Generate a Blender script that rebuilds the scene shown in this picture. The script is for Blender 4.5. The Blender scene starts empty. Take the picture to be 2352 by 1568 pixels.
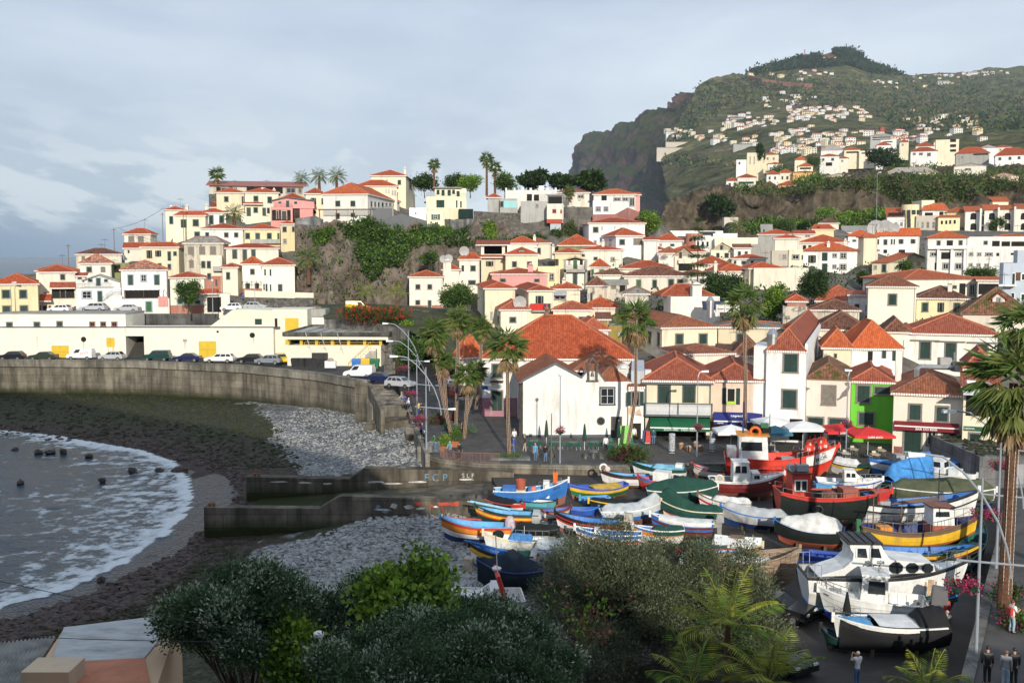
import bpy,math,random
oA='white';oB='black';oC='grey';oD='cream';oE='blue';oF='flat';oG='MULTIPLY';oH='ivory';oI='ShaderNodeMath';oJ='pale';oK='wall';oL='structure';oM='stand';oN='ShaderNodeSeparateXYZ';oO='mono';oQ='yellow';oR='navy';oS='red';oT='lblue';oU='hip';oV='stone';oW='hatch';oX='house';oY='green';oZ='royal';uA='dgreen';uB='warm';uC='retaining_wall';uD='building';uE='balcony';uF='world';uG='stuff';uH='H';uI='ShaderNodeMapRange';uJ='safety_orange';uK='B';uL='olive';uM='brown';uN='C';uO='pink';uP='lean';uQ='dark';uR='lettering';uS='stained'
from math import cos,sin,sqrt,atan2,copysign
import numpy as np
from mathutils import Vector as Vc,Matrix,noise as mnoise
from mathutils.bvhtree import BVHTree
R=math.radians;PI=math.pi
sc=bpy.context.scene;COL=sc.collection
rnd=random.Random(7)
F=2352.;CZ=20.;HOR=590.
PITCH=math.atan((784-HOR)/F)
SP,CP=sin(PITCH),cos(PITCH)
cam=bpy.data.objects.new('camera',bpy.data.cameras.new('camera'));COL.objects.link(cam)
cam.location=(0,0,CZ);cam.rotation_euler=(PI/2-PITCH,0,0)
cam.data.sensor_width=36;cam.data.lens=36;cam.data.clip_start=.5;cam.data.clip_end=90000
sc.camera=cam
def ray(u,v):
 x=(u-1176)/F;y=-(v-784)/F
 return Vc((x,CP+y*SP,-SP+y*CP))
def P(u,v,d):
 r=ray(u,v);r=r*(d/r.y);return Vc((r.x,r.y,CZ+r.z))
def G(u,v,z=0.):
 r=ray(u,v);k=(z-CZ)/r.z;return Vc((r.x*k,r.y*k,z))
KK={'A':(0,344.5,.25),uK:(459.4,344.5,.25),uN:(918.7,402,.25),'D':(1263.3,402,.25),'E':(1764,402,.25),
'F':(1263.3,86.1,.4629),'G':(0,660.4,.25),uH:(459.4,660.4,.25),'I':(918.7,689,.25),'J':(1320.7,689,.25),'K':(1764,689,.25),
'L':(976.2,1004.9,.25),'M':(1378.1,1004.9,.25),'N':(1764,1004.9,.25),'O':(0,976.2,.37757),'P':(402,1004.9,.35925),
'Q':(976.2,1177.1,.29296),'R':(1493,1177.1,.24944),'S':(1837.5,1177.1,.24938),'V':(0,0,1)}
def cv(k,u,v):
 a=KK[k];return a[0]+u*a[2],a[1]+v*a[2]
def GK(k,u,v,z=0.):return G(*cv(k,u,v),z)
def PK(k,u,v,d):return P(*cv(k,u,v),d)
eI={}
def nodes(name):
 m=bpy.data.materials.new(name);m.use_nodes=True
 nt=m.node_tree;b=nt.nodes['Principled BSDF'];return m,nt,b
def lk(a,b):a.id_data.links.new(a,b)
def nn(nt,t):
 g=nt.nodes;return g.new(t)
def bci(b):return b.inputs['Base '+'Color']
def rsp(b,r,s=None):
 b.inputs[2].default_value=r
 if s is not None:b.inputs['Specular '+'IOR Level'].default_value=s
def N(nt,t,**kw):
 n=nn(nt,t)
 for k,v in kw.items():
  if k[0]=='_':setattr(n,k[1:],v)
  else:
   n.inputs[k.replace('__',' ')].default_value=v
 return n
def c4(c):return(c[0],c[1],c[2],1)
def rP(nt,fac,stops):
 n=nn(nt,'ShaderNodeValToRGB');el=n.color_ramp.elements
 while len(el)<len(stops):el.new(.5)
 for e,(p,c)in zip(el,stops):
  e.position=p;e.color=c4(c)if len(c)==3 else c
 lk(fac,n.inputs[0]);return n
def g3(x):return(x,x,x)
def aR(nt,fac,a,b,mode='MIX'):
 n=nn(nt,'ShaderNodeMix');n.data_type='RGBA';n.blend_type=mode
 for s,v in((n.inputs[0],fac),(n.inputs[6],a),(n.inputs[7],b)):
  if hasattr(v,'is_output'):lk(v,s)
  elif isinstance(v,(int,float)):s.default_value=v
  else:s.default_value=c4(v)
 return n.outputs[2]
def eZ(nt,kind=uF,sx=1,sy=1,sz=1):
 if kind==uF:o=nn(nt,'ShaderNodeNewGeometry').outputs['Position']
 elif kind=='uv':o=nn(nt,'ShaderNodeTexCoord').outputs['UV']
 else:o=nn(nt,'ShaderNodeTexCoord').outputs['Object']
 mp=N(nt,'ShaderNodeMapping');mp.inputs['Scale'].default_value=(sx,sy,sz)
 lk(o,mp.inputs[0]);return mp.outputs[0]
def noise(nt,vec,scale,detail=4,rough=.6):
 n=N(nt,'ShaderNodeTexNoise',Scale=scale,Detail=detail,Roughness=rough)
 lk(vec,n.inputs['Vector']);return n.outputs['Fac']
def bump(nt,b,h,strength=.3,dist=.05):
 n=N(nt,'ShaderNodeBump',Strength=strength,Distance=dist)
 lk(h,n.inputs['Height']);lk(n.outputs[0],b.inputs['Normal'])
def M(name,col,rough=.6,var=.12,scale=1.5,metal=0,spec=.3,bmp=0,kind=uF,dirt=None,dscale=(.6,.6,.12)):
 if name in eI:return eI[name]
 m,nt,b=nodes(name)
 b.inputs['Roughness'].default_value=rough;b.inputs['Metallic'].default_value=metal
 b.inputs['Specular IOR Level'].default_value=spec
 p=eZ(nt,kind);f=noise(nt,p,scale)
 r=rP(nt,f,[(.3,tuple(max(0,x*(1-var))for x in col)),(.7,tuple(min(1,x*(1+var*.6))for x in col))])
 out=r.outputs[0]
 if dirt:
  q=eZ(nt,kind,*dscale);f2=noise(nt,q,1.6,6,.65)
  r2=rP(nt,f2,[(.5,g3(0)),(.78,g3(1))])
  out=aR(nt,r2.outputs[0],out,dirt)
 lk(out,bci(b))
 if bmp:bump(nt,b,noise(nt,p,scale*14,3),bmp,.03)
 eI[name]=m;return m
def pL(name,col,dirt=(.4,.36,.29),amt=.63,peel=None):
 if name in eI:return eI[name]
 m,nt,b=nodes(name);rsp(b,.9,.15)
 p=eZ(nt);f=noise(nt,p,.5,5)
 r=rP(nt,f,[(.3,tuple(x*.92 for x in col)),(.7,col)])
 oi=nn(nt,'ShaderNodeObjectInfo');rv=rP(nt,oi.outputs['Random'],[(0,(.86,.84,.8)),(1,(1.04,1.04,1.06))])
 rc=aR(nt,1.,r.outputs[0],rv.outputs[0],oG)
 q=eZ(nt,uF,.9,.9,.13);f2=noise(nt,q,1.3,7,.7)
 r2=rP(nt,f2,[(amt-.12,g3(0)),(amt+.12,g3(.75))])
 out=aR(nt,r2.outputs[0],rc,dirt)
 if peel:
  f3=noise(nt,p,.45,8,.6);r3=rP(nt,f3,[(peel[0],g3(0)),(peel[0]+.03,g3(1))])
  out=aR(nt,r3.outputs[0],out,peel[1])
 lk(out,bci(b))
 bump(nt,b,noise(nt,p,9,3),.25,.02)
 eI[name]=m;return m
def tile(name,c1,c2,moss=None,mossamt=.6,per=.24,row=.42,amp=.5):
 if name in eI:return eI[name]
 m,nt,b=nodes(name);rsp(b,.85,.2)
 uv=eZ(nt,'uv')
 sx=nn(nt,oN);lk(uv,sx.inputs[0])
 def mth(op,a,bb=None):
  n=nn(nt,oI);n.operation=op
  for i,v in enumerate((a,bb)):
   if v is None:continue
   if hasattr(v,'is_output'):lk(v,n.inputs[i])
   else:n.inputs[i].default_value=v
  return n.outputs[0]
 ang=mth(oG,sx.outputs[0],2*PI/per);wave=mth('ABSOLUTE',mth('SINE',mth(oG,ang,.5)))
 fr=mth('FRACT',mth('DIVIDE',sx.outputs[1],row))
 cu=mth('FLOOR',mth('DIVIDE',sx.outputs[0],per));cvv=mth('FLOOR',mth('DIVIDE',sx.outputs[1],row))
 cb=nn(nt,'ShaderNodeCombineXYZ');lk(cu,cb.inputs[0]);lk(cvv,cb.inputs[1])
 wn=nn(nt,'ShaderNodeTexWhiteNoise');wn.noise_dimensions='3D';lk(cb.outputs[0],wn.inputs[0])
 wp=eZ(nt);big=noise(nt,wp,.35,5,.65)
 f=mth('ADD',mth(oG,wn.outputs['Value'],.55),mth(oG,big,.55))
 r=rP(nt,f,[(.2,c2),(.55,tuple((a+bq)/2 for a,bq in zip(c1,c2))),(.85,c1)])
 out=r.outputs[0]
 oi=nn(nt,'ShaderNodeObjectInfo');rv=rP(nt,oi.outputs['Random'],[(0,(.7,.8,.86)),(.5,(.92,.98,1)),(1,(1.12,1.06,.95))]);out=aR(nt,1.,out,rv.outputs[0],oG)
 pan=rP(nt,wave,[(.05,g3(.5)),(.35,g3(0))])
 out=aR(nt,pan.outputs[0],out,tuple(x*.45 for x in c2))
 if moss:
  mf=noise(nt,wp,1.1,8,.7);mr=rP(nt,mf,[(mossamt-.06,g3(0)),(mossamt+.08,g3(1))])
  out=aR(nt,mr.outputs[0],out,moss)
 lk(out,bci(b))
 h=mth('ADD',wave,mth(oG,fr,-.35))
 bump(nt,b,h,amp,.09)
 eI[name]=m;return m
def glass(name='dark_glass',col=(.02,.025,.03),rough=.08):
 return M(name,col,rough,.1,.5,0,.6)
class MB:
 def __init__(s):s.v=[];s.f=[];s.m=[];s.uv=[]
 def aE(s,aF,m=0,uv=None):
  b=len(s.v);s.v+=[tuple(p)for p in aF];s.f.append(tuple(range(b,b+len(aF))));s.m.append(m);s.uv.append(uv)
 def add(s,vs,fs,m=0):
  b=len(s.v);s.v+=[tuple(p)for p in vs]
  for f in fs:s.f.append(tuple(b+i for i in f));s.m.append(m);s.uv.append(None)
 def box(s,x0,y0,z0,x1,y1,z1,m=0,rz=0,c=None):
  vs=[(x0,y0,z0),(x1,y0,z0),(x1,y1,z0),(x0,y1,z0),(x0,y0,z1),(x1,y0,z1),(x1,y1,z1),(x0,y1,z1)]
  if rz:
   if c is None:c=((x0+x1)/2,(y0+y1)/2)
   cs,sn=cos(rz),sin(rz)
   vs=[(c[0]+(x-c[0])*cs-(y-c[1])*sn,c[1]+(x-c[0])*sn+(y-c[1])*cs,z)for x,y,z in vs]
  s.add(vs,[(0,3,2,1),(4,5,6,7),(0,1,5,4),(1,2,6,5),(2,3,7,6),(3,0,4,7)],m)
 def hX(s,vs,m=0):s.add(vs,[(0,3,2,1),(4,5,6,7),(0,1,5,4),(1,2,6,5),(2,3,7,6),(3,0,4,7)],m)
 def fz(s,x0,x1,y0,y1,z0,a0,a1,b0,b1,z1,m=0):s.add([(x0,y0,z0),(x1,y0,z0),(x1,y1,z0),(x0,y1,z0),(a0,b0,z1),(a1,b0,z1),(a1,b1,z1),(a0,b1,z1)],[(0,3,2,1),(4,5,6,7),(0,1,5,4),(1,2,6,5),(2,3,7,6),(3,0,4,7)],m)
 def pl2(s,x0,x1,y0,y1,z0,z1,t0,t1,m=0):s.hX([*[(x0,y0,z0)],(x1,y0,z1),(x1,y1,z1),(x0,y1,z0),(x0,y0,t0),(x1,y0,t1),(x1,y1,t1),(x0,y1,t0)],m)
 def tU(s,aF,r,m=0,n=6,caps=True):
  aF=[Vc(p)for p in aF];k=len(aF)
  rs=r if isinstance(r,(list,tuple))else[r]*k
  up=None;rings=[]
  for i,p in enumerate(aF):
   t=(aF[min(i+1,k-1)]-aF[max(i-1,0)])
   if t.length<1e-9:t=Vc((0,0,1))
   t.normalize()
   if up is None:
    up=t.orthogonal().normalized()
   else:
    up=(up-t*up.dot(t))
    up=up.normalized()if up.length>1e-6 else t.orthogonal().normalized()
   w=t.cross(up)
   rings.append([p+(up*cos(2*PI*j/n)+w*sin(2*PI*j/n))*rs[i]for j in range(n)])
  vs=[q for rg in rings for q in rg];fs=[]
  for i in range(k-1):
   for j in range(n):
    a=i*n+j;b=i*n+(j+1)%n
    fs.append((a,b,b+n,a+n))
  if caps:fs.append(tuple(range(n-1,-1,-1)));fs.append(tuple((k-1)*n+j for j in range(n)))
  s.add(vs,fs,m)
 def lT(s,prof,c=(0,0,0),n=12,m=0,sx=1,sy=1):
  vs=[];fs=[]
  for r_,z in prof:
   for j in range(n):
    a=2*PI*j/n;vs.append((c[0]+r_*cos(a)*sx,c[1]+r_*sin(a)*sy,c[2]+z))
  for i in range(len(prof)-1):
   for j in range(n):
    a=i*n+j;b=i*n+(j+1)%n;fs.append((a,b,b+n,a+n))
  fs.append(tuple(range(n-1,-1,-1)));fs.append(tuple((len(prof)-1)*n+j for j in range(n)))
  s.add(vs,fs,m)
 def eQ(s,c,r,m=0,n=8,k=5,sz=1):
  s.lT([(max(.001,r*sin(PI*i/k)),-r*sz*cos(PI*i/k))for i in range(k+1)],c,n,m)
 def eF(s,aQ,y0,y1,m=0,axis='y',mc=None):
  n=len(aQ)
  def q(p,t):return(p[0],t,p[1])if axis=='y' else((t,p[0],p[1])if axis=='x' else(p[0],p[1],t))
  vs=[q(p,y0)for p in aQ]+[q(p,y1)for p in aQ]
  fs=[(i,(i+1)%n,(i+1)%n+n,i+n)for i in range(n)]
  s.add(vs,fs,m);b=len(s.v)-2*n
  for f in(tuple(range(n-1,-1,-1)),tuple(range(n,2*n))):
   s.f.append(tuple(b+i for i in f));s.m.append(m if mc is None else mc);s.uv.append(None)
 def bD(s,name,aG,parent=None,loc=None,rz=0,smooth=False,link=True):
  me=bpy.data.meshes.new(name)
  me.from_pydata(s.v,[],s.f)
  if not isinstance(aG,(list,tuple)):aG=[aG]
  for m in aG:me.materials.append(m)
  if len(aG)>1:me.polygons.foreach_set('material_index',s.m)
  if any(u is not None for u in s.uv):
   l=me.uv_layers.new(name='UVMap');arr=[]
   for f,u in zip(s.f,s.uv):
    if u is None:arr+=[0,0]*len(f)
    else:
     for q in u:arr+=[q[0],q[1]]
   l.data.foreach_set('uv',arr)
  if smooth:me.polygons.foreach_set('use_smooth',[True]*len(s.f))
  me.update()
  o=bpy.data.objects.new(name,me);COL.objects.link(o)
  if parent:o.parent=parent
  if loc is not None:o.location=loc
  if rz:o.rotation_euler=(0,0,rz)
  return o
def Q1(k,a,*b):
 q=MB();(q.box,q.aE,q.hX,q.lT,q.tU,q.eQ,q.eF,q.fz)[k-1](*a);return q.bD(*b)
def tag(o,lB=None,cat=None,group=None,kind=None):
 if lB:
  o['label']=lB
 if cat:o['category']=cat
 if group:o['group']=group
 if kind:o['kind']=kind
 return o
def tH(name,lB,cat,loc=(0,0,0),rz=0,group=None):
 o=bpy.data.objects.new(name,None);COL.objects.link(o);o.empty_display_size=.2
 o.location=loc;o.rotation_euler=(0,0,rz)
 return tag(o,lB,cat,group)
def dup(rO,loc=None,rz=None,lB=None,scale=None):
 c=rO.copy();COL.objects.link(c)
 if loc is not None:c.location=loc
 if rz is not None:c.rotation_euler=(0,0,rz)
 if scale is not None:c.scale=(scale,)*3 if isinstance(scale,(int,float))else scale
 if lB:c['label']=lB
 for ch in rO.children:
  d=ch.copy();COL.objects.link(d);d.parent=c
  for gch in ch.children:
   e=gch.copy();COL.objects.link(e);e.parent=d
 return c
def aX(name,verts,faces,aG,smooth=False,mi=None,parent=None,loc=None,attr=None):
 me=bpy.data.meshes.new(name);nv=len(verts);nf,k=faces.shape
 me.vertices.add(nv);me.vertices.foreach_set('co',np.asarray(verts,np.float32).ravel())
 me.loops.add(nf*k);me.loops.foreach_set('vertex_index',faces.astype(np.int32).ravel())
 me.polygons.add(nf);me.polygons.foreach_set('loop_start',np.arange(0,nf*k,k,dtype=np.int32))
 try:me.polygons.foreach_set('loop_total',np.full(nf,k,np.int32))
 except Exception:pass
 if not isinstance(aG,(list,tuple)):aG=[aG]
 for m in aG:me.materials.append(m)
 if mi is not None:me.polygons.foreach_set('material_index',np.asarray(mi,np.int32))
 me.polygons.foreach_set('use_smooth',np.full(nf,bool(smooth)))
 if attr:
  for an,arr in attr.items():
   a=me.attributes.new(an,'FLOAT','POINT');a.data.foreach_set('value',np.asarray(arr,np.float32))
 me.update(calc_edges=True);me.validate()
 o=bpy.data.objects.new(name,me);COL.objects.link(o)
 if parent:o.parent=parent
 if loc is not None:o.location=loc
 return o
def eB(aF,n):
 aF=[Vc(p)for p in aF];L=[0]
 for a,b in zip(aF,aF[1:]):L.append(L[-1]+(b-a).length)
 out=[];j=0
 for i in range(n):
  t=L[-1]*i/(n-1)
  while j<len(L)-2 and L[j+1]<t:j+=1
  k=(t-L[j])/max(1e-9,L[j+1]-L[j]);out.append(aF[j].lerp(aF[j+1],min(1,max(0,k))))
 return out
def loft(name,rows,nu,nv,mat,amp=0,nscale=.05,sE=0,smooth=True,octv=5,dirv=None,ridge=False):
 rr=[eB(r,nu)for r in rows];V=[]
 for i in range(len(rr)-1):
  for k in range(nv if i<len(rr)-2 else nv+1):
   t=k/nv
   V.append([a.lerp(b,t)for a,b in zip(rr[i],rr[i+1])])
 ny=len(V);aF=[p for r in V for p in r]
 if amp:
  out=[]
  for j in range(ny):
   for i in range(nu):
    p=V[j][i]
    a=V[j][min(i+1,nu-1)]-V[j][max(i-1,0)];b=V[min(j+1,ny-1)][i]-V[max(j-1,0)][i]
    nrm=a.cross(b);nrm=nrm.normalized()if nrm.length>1e-9 else Vc((0,-1,0))
    q=Vc((p.x*nscale+sE,p.y*nscale,p.z*nscale))
    if ridge:h=mnoise.ridged_multi_fractal(q,.9,2.1,octv,1.,2.)-1.2
    else:h=mnoise.fractal(q,.9,2.1,octv)
    out.append(p+nrm*(h*amp))
  aF=out
 idx=np.arange(ny*nu).reshape(ny,nu)
 f=np.stack([idx[:-1,:-1],idx[:-1,1:],idx[1:,1:],idx[1:,:-1]],-1).reshape(-1,4)
 return aX(name,np.array([tuple(p)for p in aF]),f,mat,smooth)
def bvh_of(objs):
 vs=[];fs=[]
 for o in objs:
  b=len(vs);vs+=[o.matrix_world@v.co for v in o.data.vertices]if o.parent else[v.co+o.location for v in o.data.vertices]
  fs+=[tuple(b+i for i in p.vertices)for p in o.data.polygons]
 return BVHTree.FromPolygons(vs,fs)
def hit(bvh,u,v):
 r=ray(u,v).normalized();h=bvh.ray_cast(Vc((0,0,CZ)),r)
 return h[0]
def rbf(ctrl):
 C=np.array([tuple(c)for c in ctrl]);n=len(C)
 def phi(r):return np.where(r>1e-9,r*r*np.log(np.maximum(r,1e-9)),0)
 A=np.zeros((n+3,n+3));D=np.hypot(C[:,None,0]-C[None,:,0],C[:,None,1]-C[None,:,1])
 A[:n,:n]=phi(D)+np.eye(n)*.5;A[:n,n]=1;A[:n,n+1:]=C[:,:2];A[n:,:n]=A[:n,n:].T
 w=np.linalg.solve(A,np.concatenate([C[:,2],[0,0,0]]))
 def f(x,y):
  x=np.asarray(x,float);y=np.asarray(y,float)
  d=np.hypot(x[...,None]-C[:,0],y[...,None]-C[:,1])
  return phi(d)@w[:n]+w[n]+w[n+1]*x+w[n+2]*y
 return f
def eG(parent,body,loc,size,mat,rot=(PI/2,0,0),name=uR,extrude=.01,align='CENTER',bold=0,sx=1):
 cu=bpy.data.curves.new(name,'FONT');cu.body=body;cu.size=size;cu.extrude=extrude;cu.align_x=align;cu.align_y='CENTER'
 cu.offset=bold*size;cu.materials.append(mat)
 q=bpy.data.objects.new(name,cu);COL.objects.link(q);bpy.context.view_layer.update()
 me=bpy.data.meshes.new_from_object(q.evaluated_get(bpy.context.evaluated_depsgraph_get()));bpy.data.objects.remove(q)
 o=bpy.data.objects.new(name,me);COL.objects.link(o);o.parent=parent;o.location=loc;o.rotation_euler=rot;o.scale=(sx,1,1)
 if not me.materials:me.materials.append(mat)
 return o
SUN_AZ=R(8.);SUN_EL=R(17.5) 
sd=Vc((sin(SUN_AZ)*cos(SUN_EL),-cos(SUN_AZ)*cos(SUN_EL),sin(SUN_EL)))
sun=bpy.data.objects.new('sun',bpy.data.lights.new('sun','SUN'));COL.objects.link(sun)
sun.data.energy=4.5;sun.data.angle=R(.5);sun.data.color=(1,.925,.79)
sun.rotation_euler=(-sd).to_track_quat('-Z','Y').to_euler();sun.location=(0,-50,80)
w=bpy.data.worlds.new('World');sc.world=w;w.use_nodes=True
nt=w.node_tree;nt.nodes.clear()
out=nn(nt,'ShaderNodeOutputWorld')
sky=nn(nt,'ShaderNodeTexSky');sky.sky_type='NISHITA';sky.sun_disc=False
sky.sun_elevation=SUN_EL;sky.sun_rotation=atan2(sd.x,sd.y);sky.air_density=1.2;sky.dust_density=2
bg1=nn(nt,'ShaderNodeBackground');bg1.inputs[1].default_value=.07;lk(sky.outputs[0],bg1.inputs[0])
tc=nn(nt,'ShaderNodeTexCoord');sp=nn(nt,oN);lk(tc.outputs['Generated'],sp.inputs[0])
def wm(op,a,b=None,c=None):
 n=nn(nt,oI);n.operation=op
 for i,v in enumerate((a,b,c)):
  if v is None:continue
  if hasattr(v,'is_output'):lk(v,n.inputs[i])
  else:n.inputs[i].default_value=v
 return n.outputs[0]
zz=wm('MAXIMUM',sp.outputs[2],0.)
k=wm('DIVIDE',1.,wm('ADD',zz,.22))
cb=nn(nt,'ShaderNodeCombineXYZ')
lk(wm(oG,sp.outputs[0],k),cb.inputs[0]);lk(wm(oG,zz,7.),cb.inputs[1]);lk(wm(oG,sp.outputs[1],.25),cb.inputs[2])
mp=N(nt,'ShaderNodeMapping');mp.inputs['Location'].default_value=(3.1,.4,1.7);mp.inputs['Scale'].default_value=(1,1,1);lk(cb.outputs[0],mp.inputs[0])
n1=N(nt,'ShaderNodeTexNoise',Scale=1.5,Detail=9,Roughness=.52,Distortion=.15);lk(mp.outputs[0],n1.inputs['Vector'])
n2=N(nt,'ShaderNodeTexNoise',Scale=5.5,Detail=10,Roughness=.55,Distortion=.1);lk(mp.outputs[0],n2.inputs['Vector'])
puff=rP(nt,n2.outputs['Fac'],[(.47,g3(0)),(.56,g3(1))])
belt=rP(nt,zz,[(.018,g3(0)),(.035,g3(1)),(.075,g3(1)),(.13,g3(.25)),(.2,g3(0))])
xs=wm('ADD',wm(oG,sp.outputs[0],1.),.5)
deck=rP(nt,n1.outputs['Fac'],[(.3,(.3,.37,.5)),(.48,(.43,.51,.62)),(.68,(.58,.66,.74))])
right=rP(nt,zz,[(0.,(.62,.7,.74)),(.05,(.74,.8,.83)),(.12,(.68,.75,.8)),(.24,(.53,.6,.71)),(.7,(.42,.5,.64))])
lowl=rP(nt,zz,[(0.,(.15,.235,.35)),(.025,(.2,.29,.4)),(.055,(.33,.43,.51)),(.09,(.43,.52,.6)),(.16,(.44,.52,.63)),(.24,(.36,.43,.58)),(.7,(.34,.42,.56))])
lr=rP(nt,xs,[(.05,g3(0)),(.4,g3(.45)),(.72,g3(1))])
col=aR(nt,lr.outputs[0],lowl.outputs[0],right.outputs[0])
dm=rP(nt,zz,[(.03,g3(.25)),(.12,g3(.62)),(.24,g3(.75))])
col=aR(nt,wm(oG,dm.outputs[0],.8),col,deck.outputs[0])
pfx=rP(nt,xs,[(0.,g3(.5)),(.25,g3(.62)),(.6,g3(.45)),(.8,g3(.2))])
pf=wm(oG,wm(oG,puff.outputs[0],belt.outputs[0]),pfx.outputs[0])
col=aR(nt,pf,col,(.66,.73,.77))
bg2=nn(nt,'ShaderNodeBackground');bg2.inputs[1].default_value=1.36;lk(col,bg2.inputs[0])
ms=nn(nt,'ShaderNodeMixShader');ms.inputs[0].default_value=.93
lk(bg1.outputs[0],ms.inputs[1]);lk(bg2.outputs[0],ms.inputs[2]);lk(ms.outputs[0],out.inputs[0])
sc.view_settings.view_transform='Standard';sc.view_settings.look='None';sc.view_settings.exposure=0;sc.view_settings.gamma=1
sc.render.engine='CYCLES';sc.cycles.use_denoising=True;sc.cycles.max_bounces=6;sc.cycles.transparent_max_bounces=12
sc.cycles.volume_bounces=0;sc.cycles.caustics_reflective=False;sc.cycles.caustics_refractive=False
def eH(u,v,aQ):
 c=np.zeros(u.shape,bool);n=len(aQ);j=n-1
 for i in range(n):
  xi,yi=aQ[i];xj,yj=aQ[j]
  t=((yi>v)!=(yj>v))&(u<(xj-xi)*(v-yi)/(yj-yi+1e-12)+xi);c^=t;j=i
 return c
def proj(x,y,z):
 Y=y*CP-(z-CZ)*SP;Zc=y*SP+(z-CZ)*CP
 return 1176+F*x/Y,784-F*Zc/Y
def aW(x,y,s,sE=0,oc=4):
 out=np.zeros_like(x);amp=1;tot=0
 for o in range(oc):
  X=x*s+sE*7.3+o*13.1;Y=y*s+sE*3.7+o*5.9
  xi=np.floor(X);yi=np.floor(Y);fx=X-xi;fy=Y-yi
  fx=fx*fx*(3-2*fx);fy=fy*fy*(3-2*fy)
  h=lambda a,b:np.modf(np.abs(np.sin(a*127.1+b*311.7)*43758.5453))[0]
  v=(h(xi,yi)*(1-fx)+h(xi+1,yi)*fx)*(1-fy)+(h(xi,yi+1)*(1-fx)+h(xi+1,yi+1)*fx)*fy
  out+=amp*v;tot+=amp;amp*=.5;s*=2.1
 return out/tot
SEA=-3.2
edge=[(-160,1440),(0,1398),(150,1358),(300,1288),(390,1222),(430,1178),(444,1140),(440,1108),(405,1062),(330,1035),(240,1020),(150,1003),(0,988),(-160,972)]
EW=np.array([tuple(G(u,v,SEA))[:2]for u,v in edge])
bc=[G(u,v,SEA+.04)for u,v in edge]
bc+=[G(u,v,z)for u,v,z in[(100,1180,-4.6),(250,1130,-4.4),(-140,1200,-5),(60,1290,-4.2),(350,1140,-3.9),
(480,1130,-3.12),(500,1080,-3.),(545,1060,-2.9),(560,1200,-2.95),(475,1270,-3.),(455,1230,-3.12),(300,1372,-3.),(150,1430,-2.95),(0,1475,-2.8),(200,1000,-3.),(400,1030,-2.95),
(0,912,-2.2),(300,915,-2.2),(560,918,-1.9),(700,930,-1.6),(820,955,-1.3),(900,1000,-1.),(960,1062,-1.),(0,950,-2.6),(300,960,-2.7),
(650,1000,-2.3),(800,1050,-1.8),(900,1072,-1.5),(600,1262,-2.5),(800,1195,-1.9),(900,1280,-1.6),(1000,1200,-1.3),(1050,1170,-1.1),(1100,1300,-1.),(700,1400,-1.9),(560,1400,-2.3),
(900,1400,-1.3),(1150,1400,-.9),(1300,1300,-.85),(1500,1200,-.8),(1700,1150,-.8),(1900,1100,-.8),(1200,1500,-.8),(1700,1450,-.8),(2100,1400,-.8),(2200,1200,-.8),(400,1500,-2.1),(600,1560,-1.6),(1000,1560,-1),(1500,1560,-.8),(2100,1560,-.8)]]
bc+=[Vc((x,y,z-.2))for y in(84.5,90,95.2)for x,z in((-24,-2.85),(-14,-2.2),(-3,-1.2),(3,-.8))]+[Vc(q)for q in((-14,98,-2.2),(-8,98.5,-1.9),(0,98.5,-1.7),(8,98.5,-1.5),(14,97,-1.3))]
zbeach=rbf(bc)
def eM(name,xs,ys,zf,mat,attrf=None,smooth=True):
 X,Y=np.meshgrid(xs,ys);Z=zf(X,Y);ny,nx=X.shape
 idx=np.arange(ny*nx).reshape(ny,nx)
 f=np.stack([idx[:-1,:-1],idx[:-1,1:],idx[1:,1:],idx[1:,:-1]],-1).reshape(-1,4)
 at=attrf(X.ravel(),Y.ravel(),Z.ravel())if attrf else None
 return aX(name,np.stack([X.ravel(),Y.ravel(),Z.ravel()],-1),f,mat,smooth,attr=at)
def attr(nt,name):
 n=nn(nt,'ShaderNodeAttribute');n.attribute_name=name;return n.outputs['Fac']
m_beach,nt,b=nodes('beach_stones')
p=eZ(nt);vo=N(nt,'ShaderNodeTexVoronoi',Scale=3.6,Randomness=1.);lk(p,vo.inputs['Vector'])
vs=nn(nt,'ShaderNodeSeparateColor');lk(vo.outputs['Color'],vs.inputs[0])
peb=rP(nt,vs.outputs[0],[(0.,(.07,.07,.075)),(.45,(.19,.19,.195)),(.8,(.34,.34,.33)),(1,(.5,.49,.46))])
big=noise(nt,p,.28,5);dk=rP(nt,big,[(.35,g3(.45)),(.65,g3(1))])
pebc=aR(nt,1.,peb.outputs[0],dk.outputs[0],oG)
mossn=rP(nt,noise(nt,p,1.4,6,.7),[(.3,(.016,.016,.011)),(.5,(.032,.036,.014)),(.68,(.055,.052,.034)),(.85,(.16,.15,.12))])
mossv=aR(nt,.45,mossn.outputs[0],vs.outputs[1],'OVERLAY')
brn=rP(nt,vs.outputs[2],[(0,(.02,.012,.01)),(.6,(.045,.03,.025)),(1,(.09,.06,.05))])
wet=rP(nt,noise(nt,p,2,5),[(.3,(.035,.036,.04)),(.7,(.075,.075,.08))])
col=aR(nt,attr(nt,'pebble'),mossv,pebc);col=aR(nt,attr(nt,uM),col,brn.outputs[0]);col=aR(nt,attr(nt,'wet'),col,wet.outputs[0])
lk(col,bci(b))
rr=nn(nt,uI);lk(attr(nt,'wet'),rr.inputs[0]);rr.inputs[3].default_value=.8;rr.inputs[4].default_value=.32;lk(rr.outputs[0],b.inputs['Roughness'])
inv=nn(nt,oI);inv.operation='MULTIPLY_ADD';lk(vo.outputs['Distance'],inv.inputs[0]);inv.inputs[1].default_value=-1.6;inv.inputs[2].default_value=1
bn=N(nt,'ShaderNodeBump',Strength=.8,Distance=.12);lk(inv.outputs[0],bn.inputs['Height']);lk(bn.outputs[0],b.inputs['Normal'])
b.inputs['Specular IOR Level'].default_value=.25
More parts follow.
